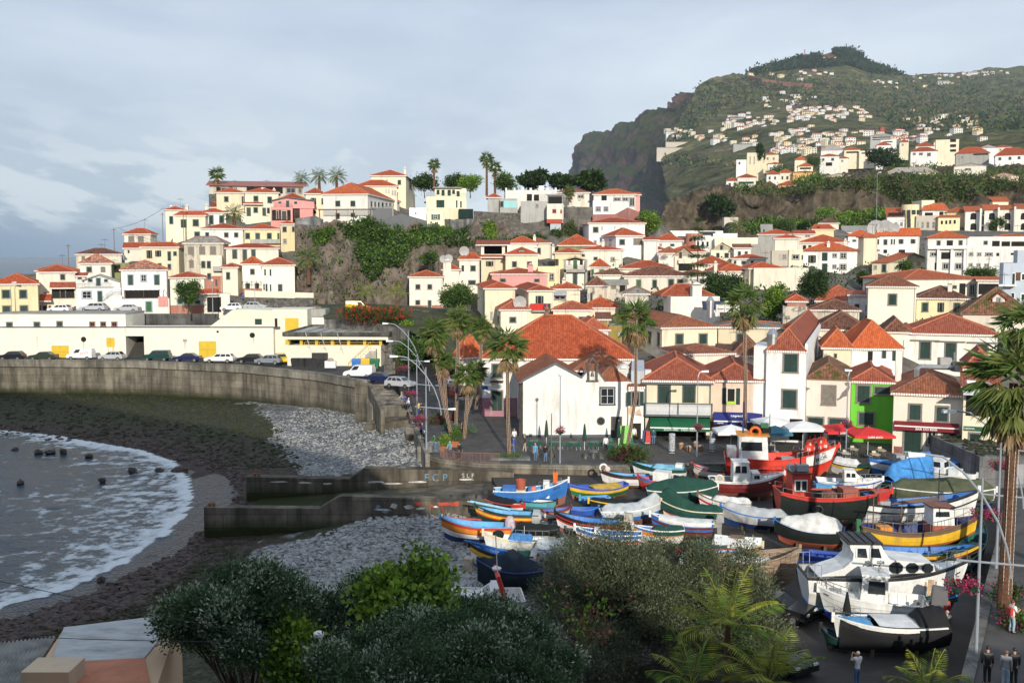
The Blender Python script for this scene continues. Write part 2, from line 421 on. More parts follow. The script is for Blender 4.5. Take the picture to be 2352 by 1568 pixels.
GZ1=[(545,905),(610,910),(700,922),(815,940),(935,975),(1000,1085),(830,1085),(690,1085),(660,1040),(620,985),(590,950)]
GZ2=[(520,1320),(585,1245),(735,1215),(940,1176),(1100,1140),(1500,1140),(1500,1520),(560,1520),(530,1420)]
def eC(x,y):
 d=np.full(x.shape,1e9)
 for a,c in zip(EW[:-1],EW[1:]):
  t=np.clip(((x-a[0])*(c[0]-a[0])+(y-a[1])*(c[1]-a[1]))/((c-a)@(c-a)),0,1)
  d=np.minimum(d,np.hypot(x-a[0]-t*(c[0]-a[0]),y-a[1]-t*(c[1]-a[1])))
 return d
def eR(x,y):
 u,v=proj(x,y,np.full(x.shape,SEA));return eH(u,v,edge+[(-900,900),(-900,1500)])
ROCKL=[tuple(G(u,v,-2.9))[:2]for u,v in[(-160,1010),(0,985),(200,1000),(330,1010),(420,1035),(520,1070),(560,1110),(560,1165),(470,1245),(455,1290),(380,1330),(250,1400),(100,1450),(-160,1500)]]
def beach_attr(x,y,z):
 u,v=proj(x,y,z);n=(aW(x,y,.25,1)-.5);n2=(aW(x,y,.25,2)-.5)
 u2=u+n*110;v2=v+n2*40
 pb=(eH(u2,v2,GZ1)|eH(u2,v2,GZ2)).astype(float)
 de=eC(x,y);sea=eR(x,y)
 d2=np.full(x.shape,1e9);RL=np.array(ROCKL)
 for a,c in zip(RL[:-1],RL[1:]):
  t=np.clip(((x-a[0])*(c[0]-a[0])+(y-a[1])*(c[1]-a[1]))/((c-a)@(c-a)),0,1)
  d2=np.minimum(d2,np.hypot(x-a[0]-t*(c[0]-a[0]),y-a[1]-t*(c[1]-a[1])))
 br=np.clip(1.5-(d2+n*6)/5,0,1)*(1-pb)
 wet=np.where(sea,1,0)*1.
 ins=eH(u+n*25,v+n2*16,[(440,1100),(475,1090),(520,1085),(545,1120),(540,1160),(470,1215),(440,1260),(380,1315),(250,1390),(100,1440),(-160,1490),(-160,1400),(150,1340),(390,1215)])
 wet=np.maximum(wet,ins*1.)
 return{'pebble':pb,uM:br,'wet':wet}
hs=lambda x,y:zbeach(x,y)+(aW(x,y,.9,5,3)-.5)*.22*np.where(eR(x,y),.3,1)
beach=tag(eM('beach',np.arange(-95,14,.42),np.arange(42,172,.42),hs,m_beach,beach_attr),kind=oL)
m_sea,nt,b=nodes('sea_water')
p=eZ(nt);f=noise(nt,eZ(nt,uF,1,1.6,1),.35,6,.6)
cr=rP(nt,f,[(.35,(.008,.026,.045)),(.7,(.018,.045,.066))])
fo=attr(nt,'foam');fm=nn(nt,oI);fm.operation='ADD'
fn=noise(nt,eZ(nt,uF,1,1.,1),.6,8,.68);fnr=N(nt,uI);lk(fn,fnr.inputs[0]);fnr.inputs[1].default_value=.3;fnr.inputs[2].default_value=.7;fnr.inputs[3].default_value=-.55;fnr.inputs[4].default_value=.45
lk(fo,fm.inputs[0]);lk(fnr.outputs[0],fm.inputs[1])
fr=rP(nt,fm.outputs[0],[(.42,g3(0)),(.62,g3(.75)),(.9,g3(1))])
col=aR(nt,fr.outputs[0],cr.outputs[0],(.62,.66,.68));lk(col,bci(b))
r2=N(nt,uI);lk(fr.outputs[0],r2.inputs[0]);r2.inputs[3].default_value=.26;r2.inputs[4].default_value=.8;lk(r2.outputs[0],b.inputs['Roughness'])
b.inputs['IOR'].default_value=1.33
bump(nt,b,noise(nt,eZ(nt,uF,.8,2.,1),1.1,6,.62),.55,.35)
def axis(lo,hi,step,ends,g=1.35):
 a=list(np.arange(lo,hi,step));s=step
 while a[-1]<ends[1]:s*=g;a.append(a[-1]+s)
 s=step
 while a[0]>ends[0]:s*=g;a.insert(0,a[0]-s)
 return np.array(a)
def sea_z(x,y):
 aU=np.clip(1-(np.hypot(x+50,y-100)-60)/60,0,1)
 dep=np.clip(eC(x,y)/12,0,1)
 return SEA+aU*dep*((aW(x,y*1.8,.16,3,3)-.5)*.55)+np.where((eC(x,y)<1.2)&eR(x,y),.1,0)
def sea_attr(x,y,z):
 d=eC(x,y);s=eR(x,y);u,v=proj(x,y,z)
 wd=np.interp(v,[985,1030,1090,1140,1200,1300,1400],[3,6,15,24,22,15,14])*(.75+.5*aW(x,y,.12,9,2))
 fo=np.where(s,np.clip(1.05-d/wd,0,1)**.8*.62+np.clip(1-d/1.6,0,1)*.5,0)
 fo+=np.where(s&(v>975)&(v<1075),np.clip(aW(x,y,.3,4,3)-.45,0,1)*.9,0)
 return{'foam':fo}
sea=tag(eM('sea',axis(-78,-24,.5,(-40000,-20)),axis(62,150,.5,(-60,60000)),sea_z,m_sea,sea_attr),kind=oL)
m_yard=M('yard_asphalt',(.052,.045,.04),.75,.35,.35,bmp=.3,dirt=(.075,.068,.06),dscale=(.5,.5,.5))
def surface(name,aQ,zf,mat,step=1.2,off=.02):
 import bmesh
 bm=bmesh.new();bm.faces.new([bm.verts.new((x,y,0))for x,y in aQ])
 xs=[q[0]for q in aQ];ys=[q[1]for q in aQ]
 for ax,lo,hi in((0,min(xs),max(xs)),(1,min(ys),max(ys))):
  t=lo+step
  while t<hi:
   nrm=(1,0,0)if ax==0 else(0,1,0);co=(t,0,0)if ax==0 else(0,t,0)
   bmesh.ops.bisect_plane(bm,geom=bm.verts[:]+bm.edges[:]+bm.faces[:],plane_co=co,plane_no=nrm);t+=step
 arr=np.array([v.co[:]for v in bm.verts]);z=zf(arr[:,0],arr[:,1])+off
 for v,q in zip(bm.verts,z):v.co.z=q
 bmesh.ops.recalc_face_normals(bm,faces=bm.faces[:])
 me=bpy.data.meshes.new(name);bm.to_mesh(me);bm.free();me.materials.append(mat)
 if me.polygons and me.polygons[0].normal.z<0:me.flip_normals()
 o=bpy.data.objects.new(name,me);COL.objects.link(o);return tag(o,kind=oL)
yp=[tuple(G(u,v,-.85))[:2]for u,v in[(1120,1082),(1150,1135),(1290,1165),(1330,1230),(1330,1330),(1400,1420)]]
surface('boat_yard',yp+[(12,40),(60,40),(95,101),(95,102)],lambda x,y:np.maximum(zbeach(x,y),-.86)*0-.8+(aW(x,y,.2,8,3)-.5)*.1,m_yard,3.)
surface('boat_yard',[(-12,14),(70,14),(48,40.),(12,40.)],lambda x,y:0*x-.8,m_yard,30)
m_plaza=M('plaza_cobbles',(.085,.079,.075),.8,.3,.5,bmp=.5,dirt=(.035,.033,.032),dscale=(.4,.4,.4))
m_road=M('road_asphalt',(.045,.046,.05),.85,.25,.6,bmp=.3)
wl=[(-160,823),(0,825),(310,827),(565,838),(734,855),(809,868)] 
WL=[G(u,v,3.6)for u,v in wl]
aU=[p+Vc((0,.5,-.35))for p in WL]+[G(866,882,2.4),G(919,918,.7)]
far=[Vc((x,182,3.3))for x in(-125,-90,-60,-30)]+[Vc((-8,182,3.6))]
road=tag(loft('road',[aU,far],60,6,m_road),kind=oL)
g0=[G(919,918,.7),G(950,985,.1),G(978,1045,0),G(1010,1056,0),G(1100,1066,0),G(1364,1072,0),G(1600,1066,0),G(2000,1066,0),G(2420,1066,0),Vc((95,98,0))]
g1=[Vc(q)for q in[(-8,182,3.6),(-3,165,2.6),(3,150,1.3),(9,135,.4),(14,122,0),(25,121,0),(40,121,0),(54,121,0),(95,121,0)]]
plaza=tag(loft('plaza',[eB(g0,80),g1],80,12,m_plaza),kind=oL)
def cO(name,aN,algae=None,zl=0,zh=1):
 m,nt,b=nodes(name);rsp(b,.9,.15)
 p=eZ(nt);f=noise(nt,p,.35,7,.65)
 r=rP(nt,f,[(.3,tuple(x*.5 for x in aN)),(.5,aN),(.72,tuple(min(1,x*1.5)for x in aN))])
 q=eZ(nt,uF,.5,.5,.07);f2=noise(nt,q,1.2,7,.7);r2=rP(nt,f2,[(.42,g3(0)),(.62,g3(.85))])
 out=aR(nt,r2.outputs[0],r.outputs[0],tuple(x*.28 for x in aN))
 sx=nn(nt,oN);lk(p,sx.inputs[0])
 if algae:
  mr=N(nt,uI);ad=nn(nt,oI);ad.operation='MULTIPLY_ADD'
  lk(noise(nt,p,.5,5),ad.inputs[0]);ad.inputs[1].default_value=.9;lk(sx.outputs[2],ad.inputs[2])
  lk(ad.outputs[0],mr.inputs[0]);mr.inputs[1].default_value=zl+.45;mr.inputs[2].default_value=zh+.45;mr.inputs[3].default_value=1;mr.inputs[4].default_value=0
  out=aR(nt,mr.outputs[0],out,algae)
 br=nn(nt,'ShaderNodeTexBrick');br.inputs['Scale'].default_value=1;br.inputs['Mortar Size'].default_value=.035;br.inputs['Brick Width'].default_value=5.3;br.inputs['Row Height'].default_value=1.15;cx=nn(nt,'ShaderNodeCombineXYZ');lk(sx.outputs[0],cx.inputs[0]);lk(sx.outputs[2],cx.inputs[1]);lk(cx.outputs[0],br.inputs[0])
 for i,k in((1,1),(2,.72),(3,.45)):br.inputs[i].default_value=(k,k,k,1)
 out=aR(nt,.8,out,br.outputs[0],oG)
 lk(out,bci(b));bump(nt,b,noise(nt,p,5,6,.7),.45,.04);eI[name]=m;return m
m_quay=cO('quay_concrete',(.2,.178,.14),(.022,.028,.008),-1.9,-.5)
eN=cO('quay_concrete_upper',(.26,.24,.2))
m_pier=cO('pier_concrete',(.19,.165,.13),(.025,.033,.008),-2.5,-1.5)
m_wallc=cO('wall_concrete',(.2,.19,.175))
aH=cO('grey_concrete',(.22,.22,.22))
aP=M('dark_masonry',(.1,.095,.085),.95,.6,1.6,bmp=.8,dirt=(.25,.23,.2),dscale=(1.4,1.4,1.6))
q=tH('quay_wall','long curved stained concrete sea wall below row of parked cars',oK,WL[0]*0)
def strip(name,line,prof,mat,parent,seg=60):
 L=eB(line,seg);n=len(prof);V=[]
 for i,p in enumerate(L):
  t=(L[min(i+1,seg-1)]-L[max(i-1,0)]);t.z=0;t.normalize();nr=Vc((t.y,-t.x,0))
  for o,z in prof:V.append((p.x+nr.x*o,p.y+nr.y*o,z if abs(z)<90 else p.z))
 fs=[]
 for i in range(seg-1):
  for j in range(n):fs.append((i*n+j,(i+1)*n+j,(i+1)*n+(j+1)%n,i*n+(j+1)%n))
 fs+=[tuple(range(n)),tuple((seg-1)*n+j for j in range(n-1,-1,-1))]
 mb=MB();mb.add(V,fs);return mb.bD(name,mat,parent)
WL2=WL+[G(838,872,3.6)]
strip('base',WL2,[(-.2,-4),(.12,-4),(.05,2.45),(-.2,2.45)],m_quay,q)
strip('parapet',WL2,[(-.45,2.45),(.42,2.46),(.45,3.6),(-.45,3.6)],eN,q)
st=tH('beach_stair','concrete stair with sloping flank wall leading from quay to pebbles','stairs',(0,0,0))
mb=MB();a0=PK(uH,1420,860,132);a1=PK(uH,1540,880,131);a2=PK(uH,1660,1130,121)
def eE(mb,aF,th,zb,m=0):
 for p_,q_ in zip(aF,aF[1:]):
  t=(q_-p_);t.z=0;t.normalize();nr=Vc((-t.y,t.x,0))*th
  mb.hX([(p_.x,p_.y,zb),(q_.x,q_.y,zb),(q_.x+nr.x,q_.y+nr.y,zb),(p_.x+nr.x,p_.y+nr.y,zb),tuple(p_),tuple(q_),(q_.x+nr.x,q_.y+nr.y,q_.z),(p_.x+nr.x,p_.y+nr.y,p_.z)],m)
eE(mb,[a0,a1,a2],.5,-3)
mb.bD('flank_wall',m_quay,st)
mb=MB()
for i in range(14):
 t=i/13;p_=PK(uH,1590,890,139).lerp(PK(uH,1735,1075,128),t)
 mb.box(p_.x-2.2,p_.y-.55,-3,p_.x+2.2,p_.y+.5,p_.z,0,.25)
mb.bD('steps',eN,st)
pw=tH('promenade_wall','low concrete parapet along plaza edge above pebbles where people lean',oK,(0,0,0))
mb=MB();pl=[PK(uH,1625,858,146),PK(uH,1825,905,139),PK(uH,1850,1010,133),G(932,930,.9),G(952,985,.9),G(977,1043,.9)]
eE(mb,pl,.45,-3);mb.bD('parapet',eN,pw)
mb=MB()
for hx,hy,z in((1858,1062,1.),(1960,1275,.75),(2070,1455,.5)):
 p_=GK(uH,hx,hy,z);mb.box(p_.x-.75,p_.y-1.,-3,p_.x+.75,p_.y+1.,z+.12)
mb.bD('pillar',eN,pw)
mb=MB();p_=GK(uH,1760,1290,-1.2);
blk=tH('concrete_block','big dark concrete block tilted on pebbles below promenade','block',p_)
mb.hX([(-3.4,-1.5,-.6),(2.6,-1.2,-.8),(2.8,1.6,-.8),(-3.2,1.6,-.6),(-3.2,-1.3,.55),(2.7,-1,1.3),(2.9,1.5,1.45),(-3.1,1.4,1.)]);mb.bD('body',m_pier,blk)
pe=tH('plaza_edge_wall','low stained concrete wall at plaza edge above boat ramp',oK,(0,0,0))
e=[G(978,1047,.02),G(1010,1057,.02),G(1100,1067,.02),G(1364,1073,.02),G(1600,1067,.02),G(2000,1067,.02),G(2300,1067,.02)]
strip('kerb',e,[(-.4,-.2),(.16,-.2),(.16,.16),(-.4,.16)],eN,pe,90)
strip('base',e,[(-.4,-3),(.05,-3),(.05,-.2),(-.4,-.2)],m_pier,pe,90)
def pier(name,lB,d,th,outline,zb):
 t=tH(name,lB,'pier',(0,d,0));top=[]
 for u,v in outline:r_=P(u,v,d);top.append((r_.x,r_.z))
 mb=MB();aQ=top+[(top[-1][0],zb),(top[0][0],zb)]
 mb.eF(aQ,0,th,axis='y');mb.bD(oK,m_pier,t);return t
t=pier('slip_wall','nearer concrete slip wall with moss at its foot and red paint near boats',83,1.,[(468,1165),(734,1168),(740,1163),(752,1156),(765,1148),(778,1141),(783,1139),(1000,1146),(1110,1152),(1200,1160)],-4)
t2=pier('slip_wall','farther concrete slip wall with pale blue graffiti letters',95.5,1.2,[(565,1095),(803,1100),(812,1092),(838,1075),(1000,1078),(1085,1080),(1180,1086)],-4)
m_blue=M('graffiti_blue',(.13,.26,.38),.9,.5,3);m_wht=M('graffiti_white',(.55,.53,.5),.9,.4,2);m_redg=M('graffiti_red',(.42,.07,.05),.8,.5,3)
def gtext(par,s,u,v,d,size,mat):
 r_=P(u,v,d);eG(par,s,(r_.x,r_.y-par.location.y-.02,r_.z),size,mat,(PI/2,0,0),'graffiti',.004)
gtext(t2,'F C P',1001,1097,95.5,1.,m_blue);gtext(t2,'S L F',1075,1092,95.5,.6,m_wht)
def blotches(par,mat,aF,name):
 mb=MB()
 for i,(u,v,w_,h)in enumerate(aF):
  r_=P(u,v,par.location.y);n=11;a=[rnd.uniform(.55,1.1)for _ in range(n)]
  mb.aE([(r_.x+w_*a[j]*cos(2*PI*j/n),-.012-.004*(i%3),r_.z+h*a[j]*sin(2*PI*j/n))for j in range(n)])
 mb.bD(name,mat,par)
blotches(t,m_redg,[(1020,1157,.75,.2),(1045,1156,.6,.22),(960,1157,.35,.25),(990,1161,.3,.15)],'red_paint')
blotches(t,m_wht,[(905,1162,.35,.25),(940,1164,.5,.2),(965,1167,.4,.12),(1000,1163,.25,.12),(880,1170,.8,.1)],'white_paint')
blotches(t,m_blue,[(885,1175,.35,.13),(868,1163,.2,.2)],'blue_paint')
blotches(t2,m_wht,[(640,1106,1.3,.09),(700,1108,.9,.12),(860,1106,.9,.14),(905,1110,1.1,.1),(960,1106,.9,.1),(1070,1100,.9,.12),(750,1110,.5,.1)],'white_paint')
def bollards(par,u,v,d):
 mb=MB()
 for k in(0,1):
  r_=P(u+k*9,v,d);mb.lT([(.12,0),(.1,.12),(.17,.2),(.12,.28)],(r_.x,.5,r_.z),8)
 mb.bD('bollard',M('rust',(.22,.09,.05),.9,.4,4),par)
bollards(t,478,1165,83);bollards(t2,583,1095,95.5)
slip=tag(loft('slipway',[[Vc((-24,84.05,-2.85)),Vc((-3,84.05,-1.2)),Vc((3,84.05,-.8))],[Vc((-24,95.4,-2.85)),Vc((-3,95.4,-1.2)),Vc((3,95.4,-.8))]],30,8,m_pier),kind=oL)
bars=tH('ramp_rails','row of dark iron rails across wet boat ramp','rails',(0,0,0))
mb=MB()
for i in range(9):
 x=-9+i*1.15;z=np.interp(x,[-24,-3,3],[-2.85,-1.2,-.8]);mb.box(x,85,z-.05,x+.16,91-.1*i,z+.07)
mb.bD('rail',M('dark_iron',(.03,.022,.02),.8,.3,2),bars)
pr=[(2221,1568),(2262,1400),(2304,1227),(2318,1140)]
PR=[G(u,v,1.25)for u,v in pr]
k=(PR[0]-PR[1]);PR=[PR[0]+k*1.6]+PR
surface('promenade',[(p.x+.25,p.y)for p in PR]+[(PR[-1].x+30,PR[-1].y),(PR[0].x+30,PR[0].y)],lambda x,y:0*x+1.2,m_plaza,6,0)
pk=tH('promenade_wall','grey concrete retaining wall between boat yard and raised promenade beside lamp posts',oK,(0,0,0))
strip(oK,PR,[(-.3,-1.2),(.25,-1.2),(.25,1.3),(-.3,1.3)],m_wallc,pk,40)
def hillz(x,y):
 aN=np.where(y>0,17-.46*y,17+(-y)*0.)
 prof=np.interp(x,[-140,-90,-45,-15,0,8,14,22,40,70,120],[56,63,54,45,39,30,23.5,21,18,14,10])  # unseen ridge behind camera, heights shaped to shade beach and yard
 up=np.clip((-y-4)/14,0,1);up=up*up*(3-2*up)
 z=np.where(y>0,np.maximum(aN,-3),17+(prof-17)*up)
 return z+(aW(x,y,.15,2,4)-.5)*1.2*np.where(y>2,.5,1)-np.where(np.abs(y)<4,.6,0)
m_scrub=M('scrub_ground',(.035,.04,.018),.95,.5,.4,bmp=.6)
tag(eM('hillside',np.arange(-150,130,2.5),np.arange(-60,38,1.5),hillz,m_scrub),kind=oL)
def eA(aF,sizes,sE=1):
 rs=np.random.RandomState(sE)
 t=(1+5**.5)/2
 ico=np.array([(-1,t,0),(1,t,0),(-1,-t,0),(1,-t,0),(0,-1,t),(0,1,t),(0,-1,-t),(0,1,-t),(t,0,-1),(t,0,1),(-t,0,-1),(-t,0,1)])/1.9
 fc=np.array([(0,11,5),(0,5,1),(0,1,7),(0,7,10),(0,10,11),(1,5,9),(5,11,4),(11,10,2),(10,7,6),(7,1,8),(3,9,4),(3,4,2),(3,2,6),(3,6,8),(3,8,9),(4,9,5),(2,4,11),(6,2,10),(8,6,7),(9,8,1)])
 n=len(aF);V=ico[None]*(1+rs.uniform(-.28,.28,(n,12,1)))*np.asarray(sizes)[:,None,None]*rs.uniform(.7,1.15,(n,1,3))
 V[:,:,2]*=.62
 a=rs.uniform(0,6.28,n);c,s=np.cos(a)[:,None],np.sin(a)[:,None]
 x=V[:,:,0]*c-V[:,:,1]*s;y=V[:,:,0]*s+V[:,:,1]*c
 V=np.stack([x,y,V[:,:,2]],-1)+np.asarray(aF)[:,None,:]
 Fc=(fc[None]+np.arange(n)[:,None,None]*12).reshape(-1,3)
 return V.reshape(-1,3),Fc
m_brock=M('brown_rock',(.062,.04,.032),.7,.55,2.5,bmp=.5,spec=.4);m_grock=M('mossy_rock',(.035,.038,.016),.9,.6,2.2,bmp=.5);m_peb=M('grey_pebble',(.33,.33,.32),.85,.5,1.1)
rs=np.random.RandomState(3)
def eJ(n,polyV,sz,zoff,mat,name,sE,z0=-2.9):
 us=[q[0]for q in polyV];vs=[q[1]for q in polyV];aF=[];ss=[]
 while len(aF)<n:
  m=n*3;u=rs.uniform(min(us),max(us),m);v=rs.uniform(min(vs),max(vs),m);ok=eH(u,v,polyV)
  k=(z0-CZ)/((-SP)-((v-784)/F)*CP);x=(u-1176)/F*k;y=(CP-(v-784)/F*SP)*k
  z=zbeach(x,y);
  for i in np.where(ok)[0]:aF.append((x[i],y[i],z[i]+zoff))
 aF=aF[:n];ss=sz[0]+(sz[1]-sz[0])*rs.power(.35,n)
 V,Fc=eA(aF,ss,sE)
 return tag(aX(name,V,Fc,mat),kind=uG)
eJ(2600,[(-100,985),(0,985),(330,1012),(440,1035),(560,1080),(560,1165),(470,1235),(460,1290),(300,1400),(100,1460),(-100,1500),(-100,1470),(0,1425),(180,1370),(400,1270),(450,1220),(540,1150),(525,1095),(440,1060),(250,1010),(-100,1000)],(.1,.48),.02,m_brock,'shore_rocks',4)
eJ(3200,[(-100,915),(560,915),(610,960),(680,1060),(690,1085),(560,1080),(330,1010),(-100,985)],(.1,.42),0.,m_grock,'mossy_stones',5)
eJ(1500,[(470,1250),(600,1235),(540,1330),(560,1420),(200,1480),(60,1475),(300,1395)],(.08,.32),0.,m_grock,'mossy_stones',6)
eJ(5200,[(620,975),(700,930),(815,945),(930,985),(975,1075),(830,1080),(690,1080)],(.06,.2),0.,m_peb,'pebbles',7,-1.8)
eJ(7500,[(560,1330),(610,1245),(735,1222),(940,1182),(1060,1165),(1120,1400),(560,1460)],(.07,.27),0.,m_peb,'pebbles',8,-1.8)
for i,(u,v,s,lab)in enumerate([(416,1082,.95,'biggest brown boulder at edge of white foam'),(87,1041,.72,'brown boulder with pale top awash in bay, first of three in row'),(114,1041,.75,'pointed brown boulder awash in bay, middle of three in row'),(145,1041,.72,'brown boulder awash in bay, last of three in row'),(205,1049,.6,'small brown boulder in surf near mossy shore'),(37,1033,.5,'low reddish boulder in water close to left shore rocks'),(305,1082,.55,'flat brown rock breaking foam'),(235,1105,.5,'single dark rock out in open water of bay'),(48,1110,.55,'dark rock just above water at left side of bay'),(364,1082,.5,'brown rock in surf left of biggest boulder'),(233,1335,.5,'lone stone on wet sand below foam line'),(140,1398,.5,'stone on wet sand near dark rocky shore')]):
 p_=G(u,v,SEA+.05);V,Fc=eA([(0,0,s*.2)],[s],40+i)
 o=aX('boulder',V,Fc,m_brock,loc=tuple(p_));md=o.modifiers.new('s','SUBSURF');md.levels=md.render_levels=2;md.subdivision_type='SIMPLE'
 tx=bpy.data.textures.new('rocky','CLOUDS');tx.noise_scale=.35;dm=o.modifiers.new('d','DISPLACE');dm.texture=tx;dm.strength=.3*s
 tag(o,lab,'boulder','boulders in the surf')
def rM(name,rock,dark,green,gthr=(.35,.6),gs=.02,scale=.05,soil=None,stri=(1,1,.25),terr=0):
 m,nt,b=nodes(name);rsp(b,.95,.1)
 p=eZ(nt);f=noise(nt,eZ(nt,uF,*stri),scale*4,9,.7)
 r=rP(nt,f,[(.28,dark),(.47,tuple((x+y)/2 for x,y in zip(dark,rock))),(.62,rock),(.8,tuple(min(1,x*1.5)for x in rock))])
 out=r.outputs[0]
 ge=nn(nt,'ShaderNodeNewGeometry');sx=nn(nt,oN);lk(ge.outputs['Normal'],sx.inputs[0])
 fg=noise(nt,p,gs,7,.65)
 ad=nn(nt,oI);ad.operation='MULTIPLY_ADD';lk(fg,ad.inputs[0]);ad.inputs[1].default_value=.9;lk(sx.outputs[2],ad.inputs[2])
 gr=rP(nt,ad.outputs[0],[(gthr[0],g3(0)),(gthr[1],g3(1))])
 gn=rP(nt,noise(nt,p,gs*6,8,.7),[(.3,tuple(x*.45 for x in green)),(.5,green),(.7,(green[0]*1.7,green[1]*1.35,green[2]*1.2))])
 gc=gn.outputs[0]
 if soil:
  sr=rP(nt,noise(nt,p,gs*1.7,6,.6),[(.56,g3(0)),(.68,g3(1))]);gc=aR(nt,sr.outputs[0],gc,soil)
 if terr:
  ng=noise(nt,eZ(nt,uF,terr*.25,terr*.25,terr),1,5,.6);tr=rP(nt,ng,[(.4,g3(.35)),(.47,g3(1)),(.53,g3(.6)),(.58,g3(1.25))]);gc=aR(nt,1.,gc,tr.outputs[0],oG)
 out=aR(nt,gr.outputs[0],out,gc)
 lk(out,bci(b));bump(nt,b,noise(nt,p,scale*10,8,.7),.9,1./scale*.05)
 eI[name]=m;return m
m_cape=rM('cape_rock',(.135,.085,.075),(.025,.018,.021),(.035,.045,.016),(.55,1.),.006,.006)
m_slope=rM('mountain_slope',(.075,.06,.04),(.035,.032,.022),(.1,.108,.045),(.25,.55),.0045,.012,soil=(.2,.135,.1),terr=.09)
m_bluff=rM('bluff_rock',(.145,.115,.08),(.022,.019,.015),(.075,.085,.026),(1.,1.3),.03,.06,soil=(.12,.09,.05),stri=(1,1,.3))
m_crag=rM('crag_rock',(.23,.19,.155),(.045,.04,.036),(.04,.065,.015),(1.12,1.4),.12,.09,stri=(1,1,.22))
L=lambda aF:[P(u,v,d)for u,v,d in aF]
cape=tag(loft('headland_cliff',[L([(1296,640,3250),(1400,640,2300),(1560,640,1600)]),L([(1304,470,3230),(1400,480,2350),(1570,470,1700)]),L([(1309,398,3200),(1410,400,2450),(1560,400,1900)]),L([(1330,345,3150),(1420,345,2600),(1550,338,2150)]),L([(1352,319,3100),(1450,318,2650),(1570,295,2300)]),L([(1400,299,3050),(1490,285,2700),(1590,250,2450)]),L([(1440,289,3000),(1520,247,2700),(1598,203,2450)])],190,26,m_cape,42,.006,2,True,7,ridge=True),kind=oL)
slope=tag(loft('mountain',[L([(1490,560,900),(1700,540,640),(2000,500,560),(2500,470,500)]),L([(1540,470,1440),(1700,440,1000),(1900,420,800),(2200,402,720),(2500,385,660)]),L([(1524,400,1640),(1700,360,1500),(1900,335,1350),(2150,325,1250),(2500,300,1150)]),L([(1521,340,1890),(1700,290,1900),(1900,272,1900),(2150,275,1950),(2500,245,2000)]),L([(1574,252,2290),(1700,228,2350),(1900,205,2500),(2150,220,2650),(2500,195,2750)]),L([(1599,200,2450),(1635,179,2500),(1690,169,2620),(1715,168,2700),(1755,155,2750),(1810,143,2850),(1890,129,2950),(1945,122,3000),(1965,127,3000),(1990,147,3000),(2050,166,3150),(2100,173,3250),(2180,170,3350),(2300,157,3500),(2500,150,3600)])],240,34,m_slope,9,.009,5,True,7),kind=oL)
bluff=tag(loft('bluff',[L([(1495,590,380),(1700,570,380),(1850,560,380),(2050,540,380),(2450,520,375)]),L([(1510,520,398),(1560,512,402),(1700,508,402),(1850,505,398),(2050,488,398),(2200,478,395),(2450,465,388)]),L([(1527,478,405),(1560,462,408),(1600,452,408),(1640,438,408),(1720,452,407),(1800,452,406),(1870,432,406),(1950,414,406),(2050,410,404),(2150,416,402),(2250,424,398),(2450,428,392)]),L([(1545,470,480),(1640,433,500),(1800,438,480),(1900,412,500),(2050,402,490),(2200,398,470),(2450,388,450)]),L([(1560,464,760),(1700,428,720),(1900,400,660),(2200,388,570),(2450,372,530)])],330,30,m_bluff,4.2,.085,8,True,7,ridge=True),kind=oL)
crag=tag(loft('crag',[L([(668,740,200),(760,742,200),(850,742,202),(950,750,203),(1060,700,212),(1200,640,228),(1380,600,238)]),L([(676,660,204),(760,655,205),(850,640,208),(930,640,210),(1060,610,220),(1200,575,232),(1380,560,240)]),L([(682,585,209),(760,570,211),(850,560,213),(930,570,216),(1060,550,225),(1200,540,236),(1380,535,243)]),L([(684,522,213),(780,510,216),(850,513,218),(930,522,221),(1000,530,224),(1090,512,230),(1200,508,238),(1380,505,246)])],170,24,m_crag,3.6,.17,3,True,6,ridge=True),kind=oL)
aA={oD:pL('plaster_cream',(.8,.73,.55)),oA:pL('plaster_white',(.8,.8,.78)),oJ:pL('plaster_pale',(.8,.75,.63)),
oQ:pL('plaster_yellow',(.78,.68,.42)),oH:pL('plaster_ivory',(.8,.77,.68)),uO:pL('plaster_pink',(.74,.33,.31)),
'salmon':pL('plaster_salmon',(.78,.6,.48)),oY:pL('plaster_green',(.16,.56,.055),(.12,.36,.06)),uL:pL('plaster_olive',(.26,.29,.13),(.12,.12,.07),.55),
oC:pL('plaster_grey',(.4,.4,.38),(.22,.2,.18),.6),'dgrey':pL('plaster_dark_grey',(.16,.17,.18),(.1,.1,.1)),oV:aP,
'beige':pL('plaster_beige',(.58,.53,.45)),'ochre':pL('plaster_ochre',(.36,.28,.07),(.16,.13,.05),.5),oE:pL('plaster_turquoise',(.32,.62,.64)),
'ruin':pL('plaster_worn',(.66,.62,.52),(.22,.2,.17),.56,(.58,(.2,.18,.16))),uS:pL('plaster_stained',(.74,.71,.62),(.4,.3,.17),.6,(.66,(.25,.23,.2))),
'bluegrey':pL('plaster_blue_grey',(.5,.56,.64)),oS:pL('plaster_red',(.42,.08,.055)),'terra':pL('plaster_terracotta',(.46,.19,.14)),'concrete':aH,
'orange':pL('plaster_orange',(.72,.4,.17)),uB:pL('plaster_warm_white',(.82,.79,.68),(.62,.52,.38),.66)}
